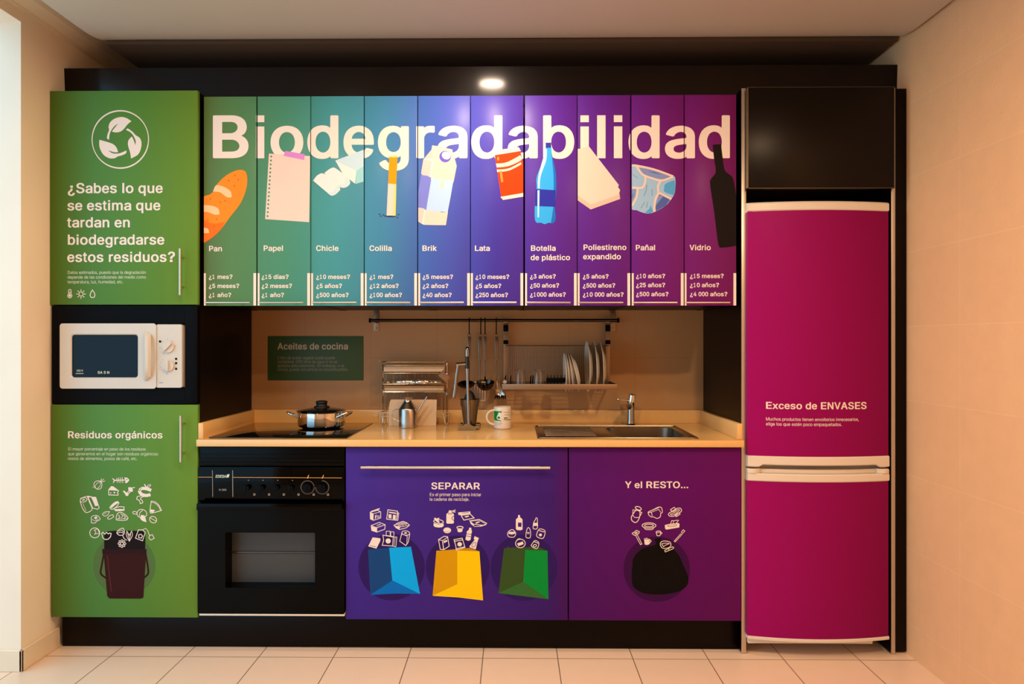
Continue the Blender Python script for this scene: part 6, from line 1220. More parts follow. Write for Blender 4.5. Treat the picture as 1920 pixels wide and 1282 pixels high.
p.add(text('H-200', 410.4, 920, 5.2, True, 424.6), 'grey_ink')
p.build('lettering', cp)
for u, r, sq in ((463.8, 0.013, 1), (491.2, 0.013, 1), (518.9, 0.013, 1), (546.4, 0.013, 1), (576.8, 0.020, 0), (604.2, 0.020, 0)):
    y = YF - 0.004
    x, z = X(u, y), zo(913.4)
    mb = MB().cyl((x, y, z), (x, y - 0.016, z), r, r * 0.88, seg=28).box(x - 0.0022, x + 0.0022, y - 0.019, y - 0.015, z - r * 0.8, z + r * 0.8, 0.001)
    mb.build('knob', M['black'], ov)
d0, d1 = zo(1148.5), zo(940)
w0, w1, wx0, wx1 = zo(1100.5), zo(997.5), X(424, YF), X(591.5, YF)
dd = framed(MB(), rrect(ox0 + 0.001, ox1 - 0.001, d0, d1, 0.006), rrect(wx0, wx1, w0, w1, 0.006), YF - 0.008, YF + 0.018, 0.0012).build('door', M['oven_glass'], ov)
tun = MB()
for xa, xb, za, zc_ in ((wx0 - 0.006, wx0 - 0.0005, w0 - 0.006, w1 + 0.006), (wx1 + 0.0005, wx1 + 0.006, w0 - 0.006, w1 + 0.006), (wx0 - 0.0005, wx1 + 0.0005, w0 - 0.006, w0 - 0.0005), (wx0 - 0.0005, wx1 + 0.0005, w1 + 0.0005, w1 + 0.006)):
    tun.box(xa, xb, YF + 0.0182, YF + 0.060, za, zc_)
tun.build('window_frame', M['black'], dd)
win = MB().box(wx0 - 0.006, wx1 + 0.006, YF + 0.0605, YF + 0.066, w0 - 0.006, w1 + 0.006).build('window', M['oven_inside'], dd)
MB().cyl((wx0, YF + 0.057, zo(1043)), (wx1, YF + 0.057, zo(1043)), 0.003, seg=10).build('shelf_wire', M['dark_steel'], dd)
mb = MB()
hz0, hz1 = zo(954), zo(941)
mb.box(ox0 + 0.004, ox1 - 0.004, YF - 0.030, YF - 0.022, hz0, hz1, 0.003)
for xx in (ox0 + 0.03, ox1 - 0.03):
    mb.box(xx - 0.01, xx + 0.01, YF - 0.024, YF - 0.0075, hz0 + 0.006, hz1 - 0.006, 0.001)
mb.build('handle', M['oven_glass'], dd)
MB().box(ox0 + 0.006, ox1 + 0.001, YF - 0.008, 2.834, zo(1153), zo(1149.5), 0.001).build('bottom_trim', M['white_plastic'], ov)

# ------------------------------------------------------------------ hob and cooking pot
a, b, c_, e = on_top(393, 822, CT), on_top(652.5, 822, CT), on_top(697, 794, CT), on_top(478, 793.5, CT)
hbx0, hbx1, hby0, hby1 = max((a.x + e.x) / 2, ax0 + 0.024), (b.x + c_.x) / 2, a.y + 0.004, c_.y
hob = thing('hob', 'flat black glass hob set into the left end of the worktop', 'hob', ((hbx0 + hbx1) / 2, (hby0 + hby1) / 2, CT))
MB().box(hbx0, hbx1, hby0, hby1, CT + 0.0004, CT + 0.005, 0.0015).build('glass', M['hob_glass'], hob)
HT = CT + 0.005
pc = on_top(612, 797, HT)
px_, py_ = pc.x, 3.145
PR = 0.110
pot = thing('cooking_pot', 'polished steel cooking pot with a glass lid and black knob, standing on the hob', 'pot', (px_, py_, HT))
MB().lathe([(0.0, 0.0006), (PR - 0.022, 0.0006), (PR - 0.019, 0.003), (PR - 0.008, 0.007), (PR - 0.002, 0.012), (PR, 0.019), (PR, 0.074), (PR + 0.004, 0.0765), (PR + 0.002, 0.078), (PR - 0.004, 0.075), (PR - 0.004, 0.026), (PR - 0.012, 0.015), (0, 0.013)], (px_, py_, HT), 64).build('body', M['chrome'], pot)
lid = MB().lathe([(PR + 0.001, 0.0785), (PR - 0.004, 0.081), (PR - 0.03, 0.088), (0.05, 0.093), (0.0, 0.095), (0.0, 0.092), (0.05, 0.090), (PR - 0.03, 0.085), (PR - 0.006, 0.0785)], (px_, py_, HT), 64).build('lid', M['lid_glass'], pot)
MB().lathe([(PR + 0.005, 0.0775), (PR + 0.006, 0.080), (PR + 0.003, 0.0825), (PR - 0.002, 0.0805), (PR - 0.001, 0.078)], (px_, py_, HT), 64, closed=True).build('lid_rim', M['chrome'], lid)
MB().lathe([(0, 0.0948), (0.037, 0.0948), (0.036, 0.099), (0.026, 0.102), (0.024, 0.110), (0.0275, 0.118), (0.0265, 0.123), (0.018, 0.1265), (0, 0.127)], (px_, py_, HT), 32).build('knob', M['rubber'], lid)
for s, ang in ((-1, 200), (1, -20)):
    a0 = math.radians(ang)
    m = Matrix.Translation((px_, py_, HT + 0.066)) @ Matrix.Rotation(a0, 4, 'Z')
    pts = [m @ Vector(q) for q in ((PR - 0.003, -0.036, -0.012), (PR + 0.006, -0.036, -0.008), (PR + 0.030, -0.034, 0.004), (PR + 0.043, -0.022, 0.010), (PR + 0.046, 0, 0.012), (PR + 0.043, 0.022, 0.010), (PR + 0.030, 0.034, 0.004), (PR + 0.006, 0.036, -0.008), (PR - 0.003, 0.036, -0.012))]
    MB().tube(pts, 0.0042, 12).build('handle', M['chrome'], pot)

# ------------------------------------------------------------------ sink and tap
sk = thing('sink', 'stainless steel sink with ribbed drainer and one bowl, let into the stone worktop', 'sink', ((SX0 + SX1) / 2, (SY0 + SY1) / 2, CT))
mb = MB()
zs = CT + 0.0004
r_out = rrect(SX0, SX1, SY0, SY1, 0.02)
mb2 = MB()
bx0, bx1, by0, by1 = BX0 + 0.004, BX1 - 0.004, BY0 + 0.004, BY1 - 0.004
def ringz(poly, z): return [Vector((p[0], p[1], z)) for p in poly]
# rim and flat deck as four strips round the bowl, edges rolled up
mb.box(SX0, bx0, SY0, SY1, zs, zs + 0.0025, 0.001).box(bx1, SX1, SY0, SY1, zs, zs + 0.0025, 0.001)
mb.box(bx0, bx1, SY0, by0, zs, zs + 0.0025, 0.001).box(bx0, bx1, by1, SY1, zs, zs + 0.0025, 0.001)
loop = [Vector((p[0], p[1], zs + 0.003)) for p in rrect(SX0 + 0.004, SX1 - 0.004, SY0 + 0.004, SY1 - 0.004, 0.02)]
mb.tube(loop, 0.0034, 8, closed=True)
mb.build('rim', M['sink_steel'], sk)
mb = MB()
for k in range(6):
    y = SY0 + 0.075 + k * 0.052
    mb.tube([(SX0 + 0.040, y, zs + 0.0015), (SX0 + 0.052, y, zs + 0.0030), (BX0 - 0.085, y, zs + 0.0030), (BX0 - 0.070, y, zs + 0.0015)], 0.0042, 10)
mb.build('drainer_ribs', M['sink_steel'], sk)
mb = MB()
ins = rrect(bx0, bx1, by0, by1, 0.055)
inm = rrect(bx0 + 0.006, bx1 - 0.006, by0 + 0.006, by1 - 0.006, 0.055)
inb = rrect(bx0 + 0.03, bx1 - 0.03, by0 + 0.03, by1 - 0.03, 0.05)
mb.rings([ringz(rrect(bx0 - 0.003, bx1 + 0.003, by0 - 0.003, by1 + 0.003, 0.056), zs + 0.0035), ringz(ins, zs + 0.002), ringz(inm, zs - 0.12), ringz(rrect(bx0 + 0.014, bx1 - 0.014, by0 + 0.014, by1 - 0.014, 0.052), zs - 0.145), ringz(inb, zs - 0.155)], cap0=False)
# square corners of the deck openings
mb.rings([ringz(rrect(bx0 - 0.004, bx1 + 0.004, by0 - 0.004, by1 + 0.004, 0.004), zs + 0.0027), ringz(rrect(bx0 - 0.003, bx1 + 0.003, by0 - 0.003, by1 + 0.003, 0.056), zs + 0.0035)], cap0=False, cap1=False)
mb.build('bowl', M['sink_steel'], sk)
MB().lathe([(0, 0), (0.035, 0), (0.04, 0.003), (0.03, 0.004), (0.0, 0.002)], ((bx0 + bx1) / 2, (by0 + by1) / 2, zs - 0.1545), 28).build('drain', M['chrome'], sk)
tp = on_top(1181, 795.5, CT)
tap = thing('tap', 'chrome mixer tap with a thin lever pointing left, behind the sink', 'tap', (tp.x, 3.272, CT))
tx_, ty_ = tp.x, 3.272
MB().lathe([(0, 0.0004), (0.024, 0.0004), (0.024, 0.006), (0.020, 0.010), (0.0175, 0.03), (0.0175, 0.115), (0.0, 0.115)], (tx_ - 0.002, ty_, CT), 28).build('body', M['press_chrome'], tap)
MB().tube([(tx_ + 0.002, ty_, CT + 0.1152), (tx_ + 0.005, ty_ - 0.003, CT + 0.150), (tx_ + 0.006, ty_ - 0.004, CT + 0.154)], 0.0185, 24, rs=[0.0178, 0.0172, 0.014]).build('cap', M['chrome'], tap)
MB().tube([(tx_ - 0.014, ty_ - 0.010, CT + 0.088), (tx_ - 0.02, ty_ - 0.03, CT + 0.102), (tx_ - 0.026, ty_ - 0.08, CT + 0.110), (tx_ - 0.030, ty_ - 0.13, CT + 0.104)], 0.011, 16, rs=[0.012, 0.012, 0.011, 0.010]).build('spout', M['press_chrome'], tap)
MB().tube([(tx_ - 0.014, ty_, CT + 0.121), (tx_ - 0.04, ty_ - 0.004, CT + 0.124), (tx_ - 0.07, ty_ - 0.008, CT + 0.129), (tx_ - 0.074, ty_ - 0.009, CT + 0.129)], 0.004, 12, rs=[0.0055, 0.004, 0.0046, 0.003]).build('lever', M['chrome'], tap)

# ------------------------------------------------------------------ sign on the tiles
ys = YW - 0.003
sg = MB().box(X(502, ys), X(681.3, ys), ys, YW - 0.0002, Z(713, ys, 591), Z(630, ys, 591), 0.0004).build('panel', M['sign'], thing('sign', 'dark green sign about used cooking oil on the tiles above the hob', 'sign', (X(591, ys), YW, Z(713, ys, 591))))
sgt = sg.parent
p = Print(591, 671, ys).add(text('Aceites de cocina', 520.0, 655, 17.0, True, 652.8), 'sign_text').build('headline_lettering', sgt)
p = Print(591, 671, ys)
for s, v, r in (('1 litro de aceite vegetal usado puede', 673.4, 628.4), ('contaminar 1000 litros de agua si no se', 680.7, 632.6), ('gestiona adecuadamente. Sin embargo, si se', 688, 645.6), ('recicla, puede convertirse en biocombustible.', 695.2, 653.2)):
    p.add(text(s, 520.2, v, 8.0, False, r), 'sign_text2')
p.build('lettering', sgt)

# ------------------------------------------------------------------ utensil rail with hooks and tools
yr = 3.325
RZ = Z(600.5, yr, 930)
rx0, rx1 = X(696, yr), X(1157, yr)
rail = thing('utensil_rail', 'long dark metal utensil rail across the tiles under the wall cabinets', 'rail', ((rx0 + rx1) / 2, yr, RZ))
MB().cyl((rx0, yr, RZ), (rx1, yr, RZ), 0.0075, seg=18).build('bar', M['metal_dark'], rail)
for xx, s in ((rx0, -1), (rx1, 1)):
    MB().cyl((xx - 0.010 * (s < 0), yr, RZ), (xx + 0.010 * (s > 0), yr, RZ), 0.0115, seg=18).build('end_cap', M['black_matt'], rail)
for uu in (704.5, 1150):
    x = X(uu, 3.36)
    mb = MB().box(x - 0.014, x + 0.014, YW - 0.0045, YW - 0.0003, RZ - 0.052, RZ + 0.052, 0.001)
    mb.box(x - 0.011, x + 0.011, yr - 0.010, YW - 0.0045, RZ - 0.012, RZ - 0.0078, 0.001)
    for dz in (-0.038, 0.036):
        mb.sphere((x, YW - 0.005, RZ + dz), 0.004, (1, 0.5, 1), 10)
    mb.build('bracket', M['rack_steel'], rail)

HOOKS = (879.9, 901.6, 909.6, 930.6)
hx = [X(u, yr - 0.006) for u in HOOKS]
HB = Z(624.5, yr, 905)
def make_hook(x):
    r = 0.0118
    pts = arc((x, yr, RZ), r, 200, 10, 12, 'YZ')       # over the bar, open towards the wall
    pts = [Vector((x, yr + r * math.cos(math.radians(a)), RZ + r * math.sin(math.radians(a)))) for a in range(-10, 181, 19)]
    pts += [Vector((x, yr - r, RZ - 0.03)), Vector((x, yr - r, HB + 0.004))]
    pts += [Vector((x, yr - r + 0.007 - 0.007 * math.cos(math.radians(a)), HB + 0.002 - 0.007 * math.sin(math.radians(a)))) for a in range(20, 181, 32)]
    return MB().tube(pts, 0.0026, 10).build('hook', M['black_matt'], origin=(x, yr, RZ))
HN = ['leftmost, behind the citrus press', 'second from the left, holding the slotted turner', 'third from the left, holding the ladle', 'rightmost, holding the pasta server']
for i, x in enumerate(hx):
    if i == 0: h = hk = make_hook(x)
    else:
        h = hk.copy(); COL.objects.link(h); h.location.x = x
    tag(h, 'black S hook on the utensil rail, ' + HN[i], 'hook', 'hooks on the utensil rail')
uy = yr - 0.0048
LOOP = HB - 0.0085
def tool_handle(x, ztop, zlow, w, name_parent, mat):
    """flat steel handle with a hanging hole"""
    mb = MB()
    outer, inner = [], []
    n = 24
    for k in range(n):
        a = 2 * math.pi * k / n
        outer.append((x + w * math.cos(a), ztop + w * math.sin(a)))
        inner.append((x + w * 0.55 * math.cos(a), ztop + w * 0.55 * math.sin(a)))
    def rg(p, y): return [Vector((q[0], y, q[1])) for q in p]
    mb.rings([rg(outer, uy - 0.0025), rg(inner, uy - 0.0025), rg(inner, uy + 0.0025), rg(outer, uy + 0.0025)], closed=True)
    mb.box(x - w * 0.95, x + w * 0.95, uy - 0.0025, uy + 0.0025, ztop - 0.125, ztop - w * 0.8, 0.002)
    mb.box(x - w * 0.45, x + w * 0.45, uy - 0.002, uy + 0.002, zlow, ztop - 0.122, 0.0012)
    return mb.build('handle', mat, name_parent)
def tool(name, label, x, zlow, w=0.0095, mat='dark_steel'):
    t = thing(name, label, 'kitchen utensil', (x, uy, LOOP), 'tools hanging from the utensil rail')
    tool_handle(x, LOOP, zlow, w, t, M[mat])
    return t
zt_ = Z(716, uy, 900)
t = tool('skimmer', 'steel skimmer with a round dished head, hanging behind the citrus press', hx[0], zt_ + 0.004)
tilt = Matrix.Rotation(math.radians(58), 4, 'X')
prof_d = [(0, -0.016), (0.020, -0.013), (0.034, -0.004), (0.043, 0.004), (0.044, 0.006), (0.034, -0.001), (0.020, -0.010), (0, -0.013)]
MB().lathe(prof_d, (hx[0] - 0.014, uy - 0.018, zt_ - 0.014), 36, Matrix.Rotation(math.radians(20), 4, 'X')).build('head', M['metal_dark'], t)
t = tool('slotted_turner', 'steel slotted turner hanging second from the left on the rail', hx[1] - 0.004, Z(722, uy, 900))
z0 = Z(750, uy, 900); z1 = Z(719, uy, 900)
mb = MB()
for k in range(5):
    xx = hx[1] - 0.030 + k * 0.0125
    mb.box(xx - 0.0035, xx + 0.0035, uy - 0.001, uy + 0.001, z0, z1)
mb.box(hx[1] - 0.0335, hx[1] + 0.0235, uy - 0.001, uy + 0.001, z1 - 0.001, z1 + 0.010, 0.0008).box(hx[1] - 0.0335, hx[1] + 0.0235, uy - 0.001, uy + 0.001, z0 - 0.010, z0 + 0.001, 0.0008)
mb.build('blade', M['inox'], t)
x3 = hx[2]
t = tool('ladle', 'steel ladle with a deep dark bowl, hanging third from the left on the rail', x3, Z(708, uy, 905), 0.0085)
zb_ = Z(716, uy, 905)
MB().lathe([(0.0, -0.040), (0.022, -0.036), (0.038, -0.020), (0.044, 0.0), (0.0455, 0.001), (0.040, -0.018), (0.022, -0.033), (0.0, -0.0375)], (x3 + 0.002, uy - 0.026, zb_), 40, Matrix.Rotation(math.radians(14), 4, 'X')).build('bowl', M['metal_dark'], t)
MB().tube([(x3, uy, zb_ + 0.03), (x3, uy + 0.004, zb_ + 0.015), (x3 + 0.001, uy + 0.016, zb_ - 0.004)], 0.004, 8).build('neck', M['metal_dark'], t)
x4 = hx[3]
t = tool('pasta_server', 'steel pasta server with short teeth, hanging rightmost on the rail', x4 + 0.001, Z(714, uy, 935))
z1 = Z(714, uy, 935); z0 = Z(745, uy, 935)
mb = MB()
rings = []
for k, (tt, w, dy) in enumerate(((0, 0.005, 0), (0.25, 0.012, 0.004), (0.5, 0.020, 0.010), (0.8, 0.024, 0.010), (1.0, 0.018, 0.002))):
    z = z1 + (z0 - z1) * tt
    xo = x4 + 0.004 + 0.016 * tt
    rings.append([Vector((xo - w, uy - 0.002, z)), Vector((xo - w * 0.5, uy + dy, z)), Vector((xo, uy + dy * 1.3, z)), Vector((xo + w * 0.5, uy + dy, z)), Vector((xo + w, uy - 0.002, z)), Vector((xo + w * 0.5, uy + dy - 0.002, z)), Vector((xo, uy + dy * 1.3 - 0.002, z)), Vector((xo - w * 0.5, uy + dy - 0.002, z))])
mb.rings(rings)
mb.build('head', M['inox'], t)
mb = MB()
for k in range(6):
    a = (k - 2.5) / 2.5
    xo = x4 + 0.020 + a * 0.022
    mb.tube([(xo, uy + 0.002, z0 + 0.010), (xo + a * 0.003, uy - 0.012, z0 - 0.002), (xo + a * 0.005, uy - 0.022, z0 - 0.006)], 0.003, 8, rs=[0.0032, 0.003, 0.0018])
mb.build('teeth', M['black_matt'], t)

# ------------------------------------------------------------------ dish rack hung from the rail
dy0, dy1 = 3.105, 3.318
TRZ = Z(720, dy0, 1050); TRB = Z(730, dy0, 1050)
dx0, dx1 = X(941.5, dy0), X(1157, dy0)
ux0, ux1 = X(948.5, 3.33), X(1140, 3.33)
rk = thing('dish_rack', 'metal dish draining rack hung from the right half of the utensil rail', 'dish rack', ((dx0 + dx1) / 2, dy1, TRB))
for x in (ux0, ux1):
    up = MB().box(x - 0.0115, x + 0.0115, 3.338, 3.343, TRB + 0.004, RZ - 0.012, 0.001)
    up.box(x - 0.0115, x + 0.0115, yr - 0.0115, 3.343, RZ + 0.0085, RZ + 0.0115, 0.001).box(x - 0.0115, x + 0.0115, 3.338, 3.343, RZ - 0.012, RZ + 0.0115, 0.001)
    u = up.build('upright', M['rack_steel'], rk)
    for va, vb in ((609, 621), (637.5, 645)):
        MB().box(x - 0.0125, x + 0.0125, 3.330, 3.3378, Z(vb, 3.33), Z(va, 3.33), 0.002).build('clamp', M['black_matt'], u)
mb = MB()
gz1 = Z(648, dy1, 1030)
n = 46
for k in range(n):
    x = ux0 + 0.016 + (ux1 - 0.016 - ux0 - 0.016) * k / (n - 1)
    mb.cyl((x, dy1 + 0.006, TRB + 0.004), (x, dy1 + 0.006, gz1), 0.0011, seg=6)
mb.cyl((ux0 - 0.002, dy1 + 0.009, gz1), (ux1 + 0.002, dy1 + 0.009, gz1), 0.0022, seg=8)
mb.build('wire_back', M['dark_steel'], rk)
MB().box(dx0, dx1, dy0, dy0 + 0.002, TRB, TRZ, 0.0005).build('front_lip', M['rack_steel'], rk)
mb = MB()
mb.box(dx0, dx0 + 0.002, dy0 + 0.002, 3.337, TRB, TRZ, 0.0004).box(dx1 - 0.002, dx1, dy0 + 0.002, 3.337, TRB, TRZ, 0.0004).box(dx0 + 0.002, dx1 - 0.002, 3.334, 3.337, TRB, TRZ)
mb.build('tray_sides', M['dark_steel'], rk)
mb = MB()
for k in range(9):
    y = dy0 + 0.012 + k * 0.0265
    mb.cyl((dx0 + 0.002, y, TRB + 0.004), (dx1 - 0.002, y, TRB + 0.004), 0.0018, seg=6)
mb.build('wire_floor', M['dark_steel'], rk)
mb = MB()
ca, cb = X(1027, 3.15), X(1059, 3.15)
for k in range(6):
    x = ca + (cb - ca) * k / 5
    mb.cyl((x, 3.16, TRB + 0.006), (x, 3.16, Z(703, 3.16, 1040)), 0.0018, seg=8)
mb.box(ca - 0.006, cb + 0.004, 3.157, 3.163, Z(717, 3.16, 1040), Z(708, 3.16, 1040), 0.001)
mb.build('peg_row', M['black_matt'], rk)
mb = MB()
for xx in (dx0 + 0.012, X(957, 3.2), X(995, 3.2), X(999, 3.2)):
    mb.tube([(xx, 3.24, TRB + 0.006), (xx + 0.002, 3.24, TRB + 0.05), (xx + 0.004, 3.24, TRB + 0.062)], 0.0028, 8, rs=[0.0034, 0.003, 0.001])
mb.build('spike_row', M['black_matt'], rk)
MB().cyl((dx0 + 0.012, dy0 + 0.03, TRZ + 0.008), (dx0 + 0.012, dy0 + 0.05, TRZ + 0.008), 0.009, seg=18).build('screw_cap', M['alu'], rk)

FLOOR_R = TRB + 0.0058
def make_plate(r, label, x, tilt, first=None):
    zc = TRB + 0.004 - 0.022 + r if r < 0.1 else TRB + 0.004 - 0.024 + r
    t = thing('plate', label, 'plate', (x, 3.222, zc))
    prof = [(0, -0.006), (r * 0.55, -0.006), (r * 0.58, -0.0075), (r * 0.62, -0.006), (r * 0.75, 0.001), (r, 0.010), (r + 0.0012, 0.0118), (r - 0.001, 0.0125), (r * 0.74, 0.0042), (r * 0.6, -0.0026), (0, -0.003)]
    MB().lathe(prof, (x, 3.222, zc), 64, Matrix.Rotation(math.radians(-90), 4, 'Y')).build('dish', M['china'], t)
    t.rotation_euler = (0, math.radians(tilt), 0)
    return t
WHICH = ['leftmost', 'second from the left', 'third from the left', 'rightmost and most tilted']
pl = None
for i, (u, tl) in enumerate(((1066.8, -2), (1073.0, -5), (1080.0, -7), (1092.0, -13))):
    x = X(u, 3.13) + 0.002
    lab = 'small white plate in the dish rack, %s of the four small ones' % WHICH[i]
    if pl is None: q = pl = make_plate(0.094, lab, x, tl)
    else:
        q = copy_tree(pl); q.location.x = x; q['label'] = lab
    q.location.x = x - 0.012 * (-tl / 7.0)
    q.rotation_euler = (0, math.radians(tl), 0)
    q['group'] = 'small plates in the dish rack'
pl = None
WHICH = ['leftmost', 'middle', 'rightmost']
for i, (u, tl) in enumerate(((1107.5, -1), (1120.5, -1.5), (1133.0, -2))):
    x = X(u, 3.12) + 0.006
    lab = 'large white dinner plate in the dish rack, %s of the three large ones' % WHICH[i]
    if pl is None: q = pl = make_plate(0.122, lab, x, tl)
    else:
        q = copy_tree(pl); q.location.x = x; q['label'] = lab
    q.rotation_euler = (0, math.radians(tl), 0)
    q['group'] = 'dinner plates in the dish rack'
def make_glass(x, y, z):
    return MB().lathe([(0.0262, 0.0), (0.0275, 0.0), (0.0235, 0.083), (0.0215, 0.086), (0.0, 0.086), (0.0, 0.081), (0.0200, 0.0795), (0.0222, 0.076)], (x, y, z), 36, closed=True).build('drinking_glass', M['clear'], origin=(x, y, z))
g1 = make_glass(X(975.5, 3.17), 3.17, FLOOR_R + 0.0002)
tag(g1, 'clear drinking glass upside down in the dish rack, nearer its left end', 'glass', 'glasses in the dish rack')
g2 = g1.copy(); COL.objects.link(g2); g2.location.x = X(1010, 3.17)
g2['label'] = 'clear drinking glass upside down in the dish rack, nearer the plates'

# ------------------------------------------------------------------ wire rack of wraps, with board and cruet
wy0, wy1 = 3.255, 3.345
wr = thing('wrap_rack', 'chrome wire rack holding kitchen wraps in two tiers, left of the citrus press', 'rack', (X(777, 3.3), 3.30, CT))
wx0, wx1 = X(718, wy1), X(838, wy1)
for x in (wx0, wx1):
    mb = MB().tube([(x, wy1, CT + 0.004), (x, wy1, Z(680, wy1, 777)), (x, wy1 - 0.01, Z(677.5, wy1, 777)), (x, wy0 + 0.01, Z(677, wy0, 777))], 0.0026, 8)
    mb.build('side_frame', M['chrome'], wr)
mb = MB()
for k in range(9):
    x = wx0 + (wx1 - wx0) * (k + 0.5) / 9
    mb.cyl((x, wy1, Z(774, wy1, 777)), (x, wy1, Z(680, wy1, 777)), 0.0012, seg=6)
mb.build('back_wires', M['dark_steel'], wr)
for vt, vb in ((678, 699), (719.5, 734.5)):
    mb = MB()
    a0, a1 = X(715.5, wy0), X(836, wy0)
    for v in ((vt, vb) if vt < 700 else (vt, vb)):
        z = Z(v, wy0, 777)
        mb.tube([(a0 + 0.004, wy1, z), (a0, wy0 + 0.012, z), (a0 + 0.006, wy0, z), (a1 - 0.006, wy0, z), (a1, wy0 + 0.012, z), (a1 - 0.004, wy1, z)], 0.0028, 8)
    if vt < 700: mb.cyl((a0, wy0, Z(684.6, wy0, 777)), (a1, wy0, Z(684.6, wy0, 777)), 0.0022, seg=8)
    z = Z(vb, wy0, 777)
    for k in range(7):
        y = wy0 + 0.012 + k * 0.0125
        mb.cyl((a0, y, z), (a1, y, z), 0.0014, seg=6)
    mb.build('tier', M['chrome'], wr)
mb = MB()
a0, a1 = X(709, wy0 - 0.02), X(838, wy0 - 0.02)
for v in (773.5, 780):
    z = Z(v, wy0, 777)
    mb.tube([(a0 + 0.014, wy1, z), (a0, wy0 + 0.03, z), (a0 + 0.008, wy0 - 0.004, z), (a1 - 0.008, wy0 - 0.004, z), (a1, wy0 + 0.03, z), (a1 - 0.006, wy1, z)], 0.0024, 8)
z0 = CT + 0.003; z1 = Z(773.5, wy0, 777)
for xx in (a0 + 0.002, a0 + 0.026, a1 - 0.012):
    mb.tube([(xx - 0.006, wy0, z1), (xx, wy0 - 0.003, z0 + 0.012), (xx + 0.008, wy0 - 0.002, z0), (xx + 0.016, wy0, z0 + 0.012), (xx + 0.018, wy0, z1 - 0.004)], 0.0024, 8)
mb.build('basket_wires', M['chrome'], wr)

zfl = Z(699, wy0, 777) + 0.0030
o = MB().box(X(716.5, wy0) + 0.006, X(835, wy0) - 0.004, wy0 + 0.006, wy0 + 0.050, zfl, zfl + 0.030, 0.004).build('carton', M['box_card'], thing('wrap_box', 'long printed carton of cling film on the top tier of the wire rack', 'box', (X(777, wy0), wy0 + 0.03, zfl), 'wraps in the wire rack'))
t = o.parent
mb = MB().box(X(717, wy0) + 0.006, X(835, wy0) - 0.010, wy0 + 0.0052, wy0 + 0.0058, zfl + 0.004, zfl + 0.018)
mb.build('label_strip', M['foil'], t)
zf2 = Z(734.5, wy0, 777) + 0.0030
o = MB().box(X(716.5, wy0) + 0.008, X(834.5, wy0) - 0.004, wy0 + 0.006, wy0 + 0.050, zf2, zf2 + 0.027, 0.004).build('carton', M['card_brown'], thing('wrap_box', 'long brown carton of foil on the lower tier of the wire rack', 'box', (X(777, wy0), wy0 + 0.03, zf2), 'wraps in the wire rack'))
MB().box(X(717, wy0) + 0.010, X(834, wy0) - 0.008, wy0 + 0.0052, wy0 + 0.0058, zf2 + 0.003, zf2 + 0.016).build('label_strip', M['box_card'], o.parent)
# crumpled foil roll on top of the lower carton
zq = zf2 + 0.0272
ra = random.Random(7)
rings = []
fx_a, fx_b = X(721, wy0), X(831, wy0)
n = 34
for i in range(n + 1):
    t_ = i / n
    x = fx_a + (fx_b - fx_a) * t_
    rr = 0.0225 * (0.75 + 0.25 * math.sin(math.pi * t_)) * (0.88 + 0.2 * ra.random())
    if i in (0, n): rr *= 0.45
    rings.append([Vector((x + ra.uniform(-.0015, .0015), wy0 + 0.026 + rr * math.cos(k * math.pi / 7) * (1 + ra.uniform(-.07, .07)), max(zq + 0.0004, zq + 0.0165 + 0.72 * rr * math.sin(k * math.pi / 7) * (1 + ra.uniform(-.12, .12))))) for k in range(14)])
o = MB().rings(rings).build('foil_roll', M['foil'], origin=(X(777, wy0), wy0 + 0.026, zq))
tag(o, 'crumpled silver foil roll lying on the brown carton of the wire rack', 'foil')
m4 = Matrix.Translation((X(833, 3.245), 3.246, Z(705.5, 3.246, 833))) @ Matrix.Rotation(math.radians(40), 4, 'Y')
o = MB().box(-0.026, 0.026, -0.0015, 0.0015, -0.016, 0.016, 0.0005, mat=m4).build('card_tag', M['card_brown'], origin=tuple(m4.translation))
tag(o, 'small brown card stuck at the right end of the wire rack', 'card')

# pale cutting board leaning behind the cruet
by = 3.235
zb0, zb1 = CT + 0.0006, Z(749, by, 777)
bx_l, bx_r = X(728.5, by), X(819, by)
poly = [(bx_l, zb0), (bx_r - 0.004, zb0), (bx_r, zb1), (bx_l + 0.012, zb1), (bx_l + 0.006, zb1 - 0.012), (bx_l + 0.001, zb1 - 0.04)]
o = MB().prism(poly, by, by + 0.010, 'Y').build('cutting_board', M['board'], origin=(X(774, by), by, CT))
tag(o, 'pale cutting board standing upright behind the steel oil cruet', 'cutting board')

cc = on_top(764, 798, CT)
ccx, ccy = X(764.5, 3.18), 3.182
cr = thing('oil_cruet', 'brushed steel oil cruet with a thin slanting spout, in front of the cutting board', 'cruet', (ccx, ccy, CT))
kz = ccy / F_PX
RB = 17.2 * kz
zc = lambda v: Z(v, ccy - 0.03, 764)
b0 = CT + 0.0005
MB().lathe([(0, 0), (RB - 0.002, 0), (RB, 0.002), (RB, zc(768) - b0), (RB - 0.003, zc(766) - b0), (0.020, zc(754.5) - b0), (0.0165, zc(752) - b0), (0.0165, zc(749.5) - b0), (0.022, zc(746.8) - b0), (0.0225, zc(745.8) - b0), (0.0, zc(745.6) - b0)], (ccx, ccy, b0), 48).build('body', M['inox'], cr)
zA, zB = zc(768.5), zc(790)
MB().tube([(ccx - RB + 0.002, ccy, zA), (ccx - RB - 0.016, ccy, zA + 0.0), (ccx - RB - 0.030, ccy, zA - 0.012), (ccx - RB - 0.033, ccy, zA - 0.028), (ccx - RB - 0.024, ccy, zA - 0.045), (ccx - RB + 0.002, ccy, zB - 0.004)], 0.0022, 10).build('handle', M['inox'], cr)
MB().tube([(ccx + RB - 0.004, ccy - 0.002, zc(777)), (ccx + RB + 0.010, ccy - 0.004, zc(768.5)), (ccx + X(801, ccy) - X(764.5, ccy), ccy - 0.01, zc(744))], 0.004, 12, rs=[0.0058, 0.005, 0.0030]).build('spout', M['inox'], cr)

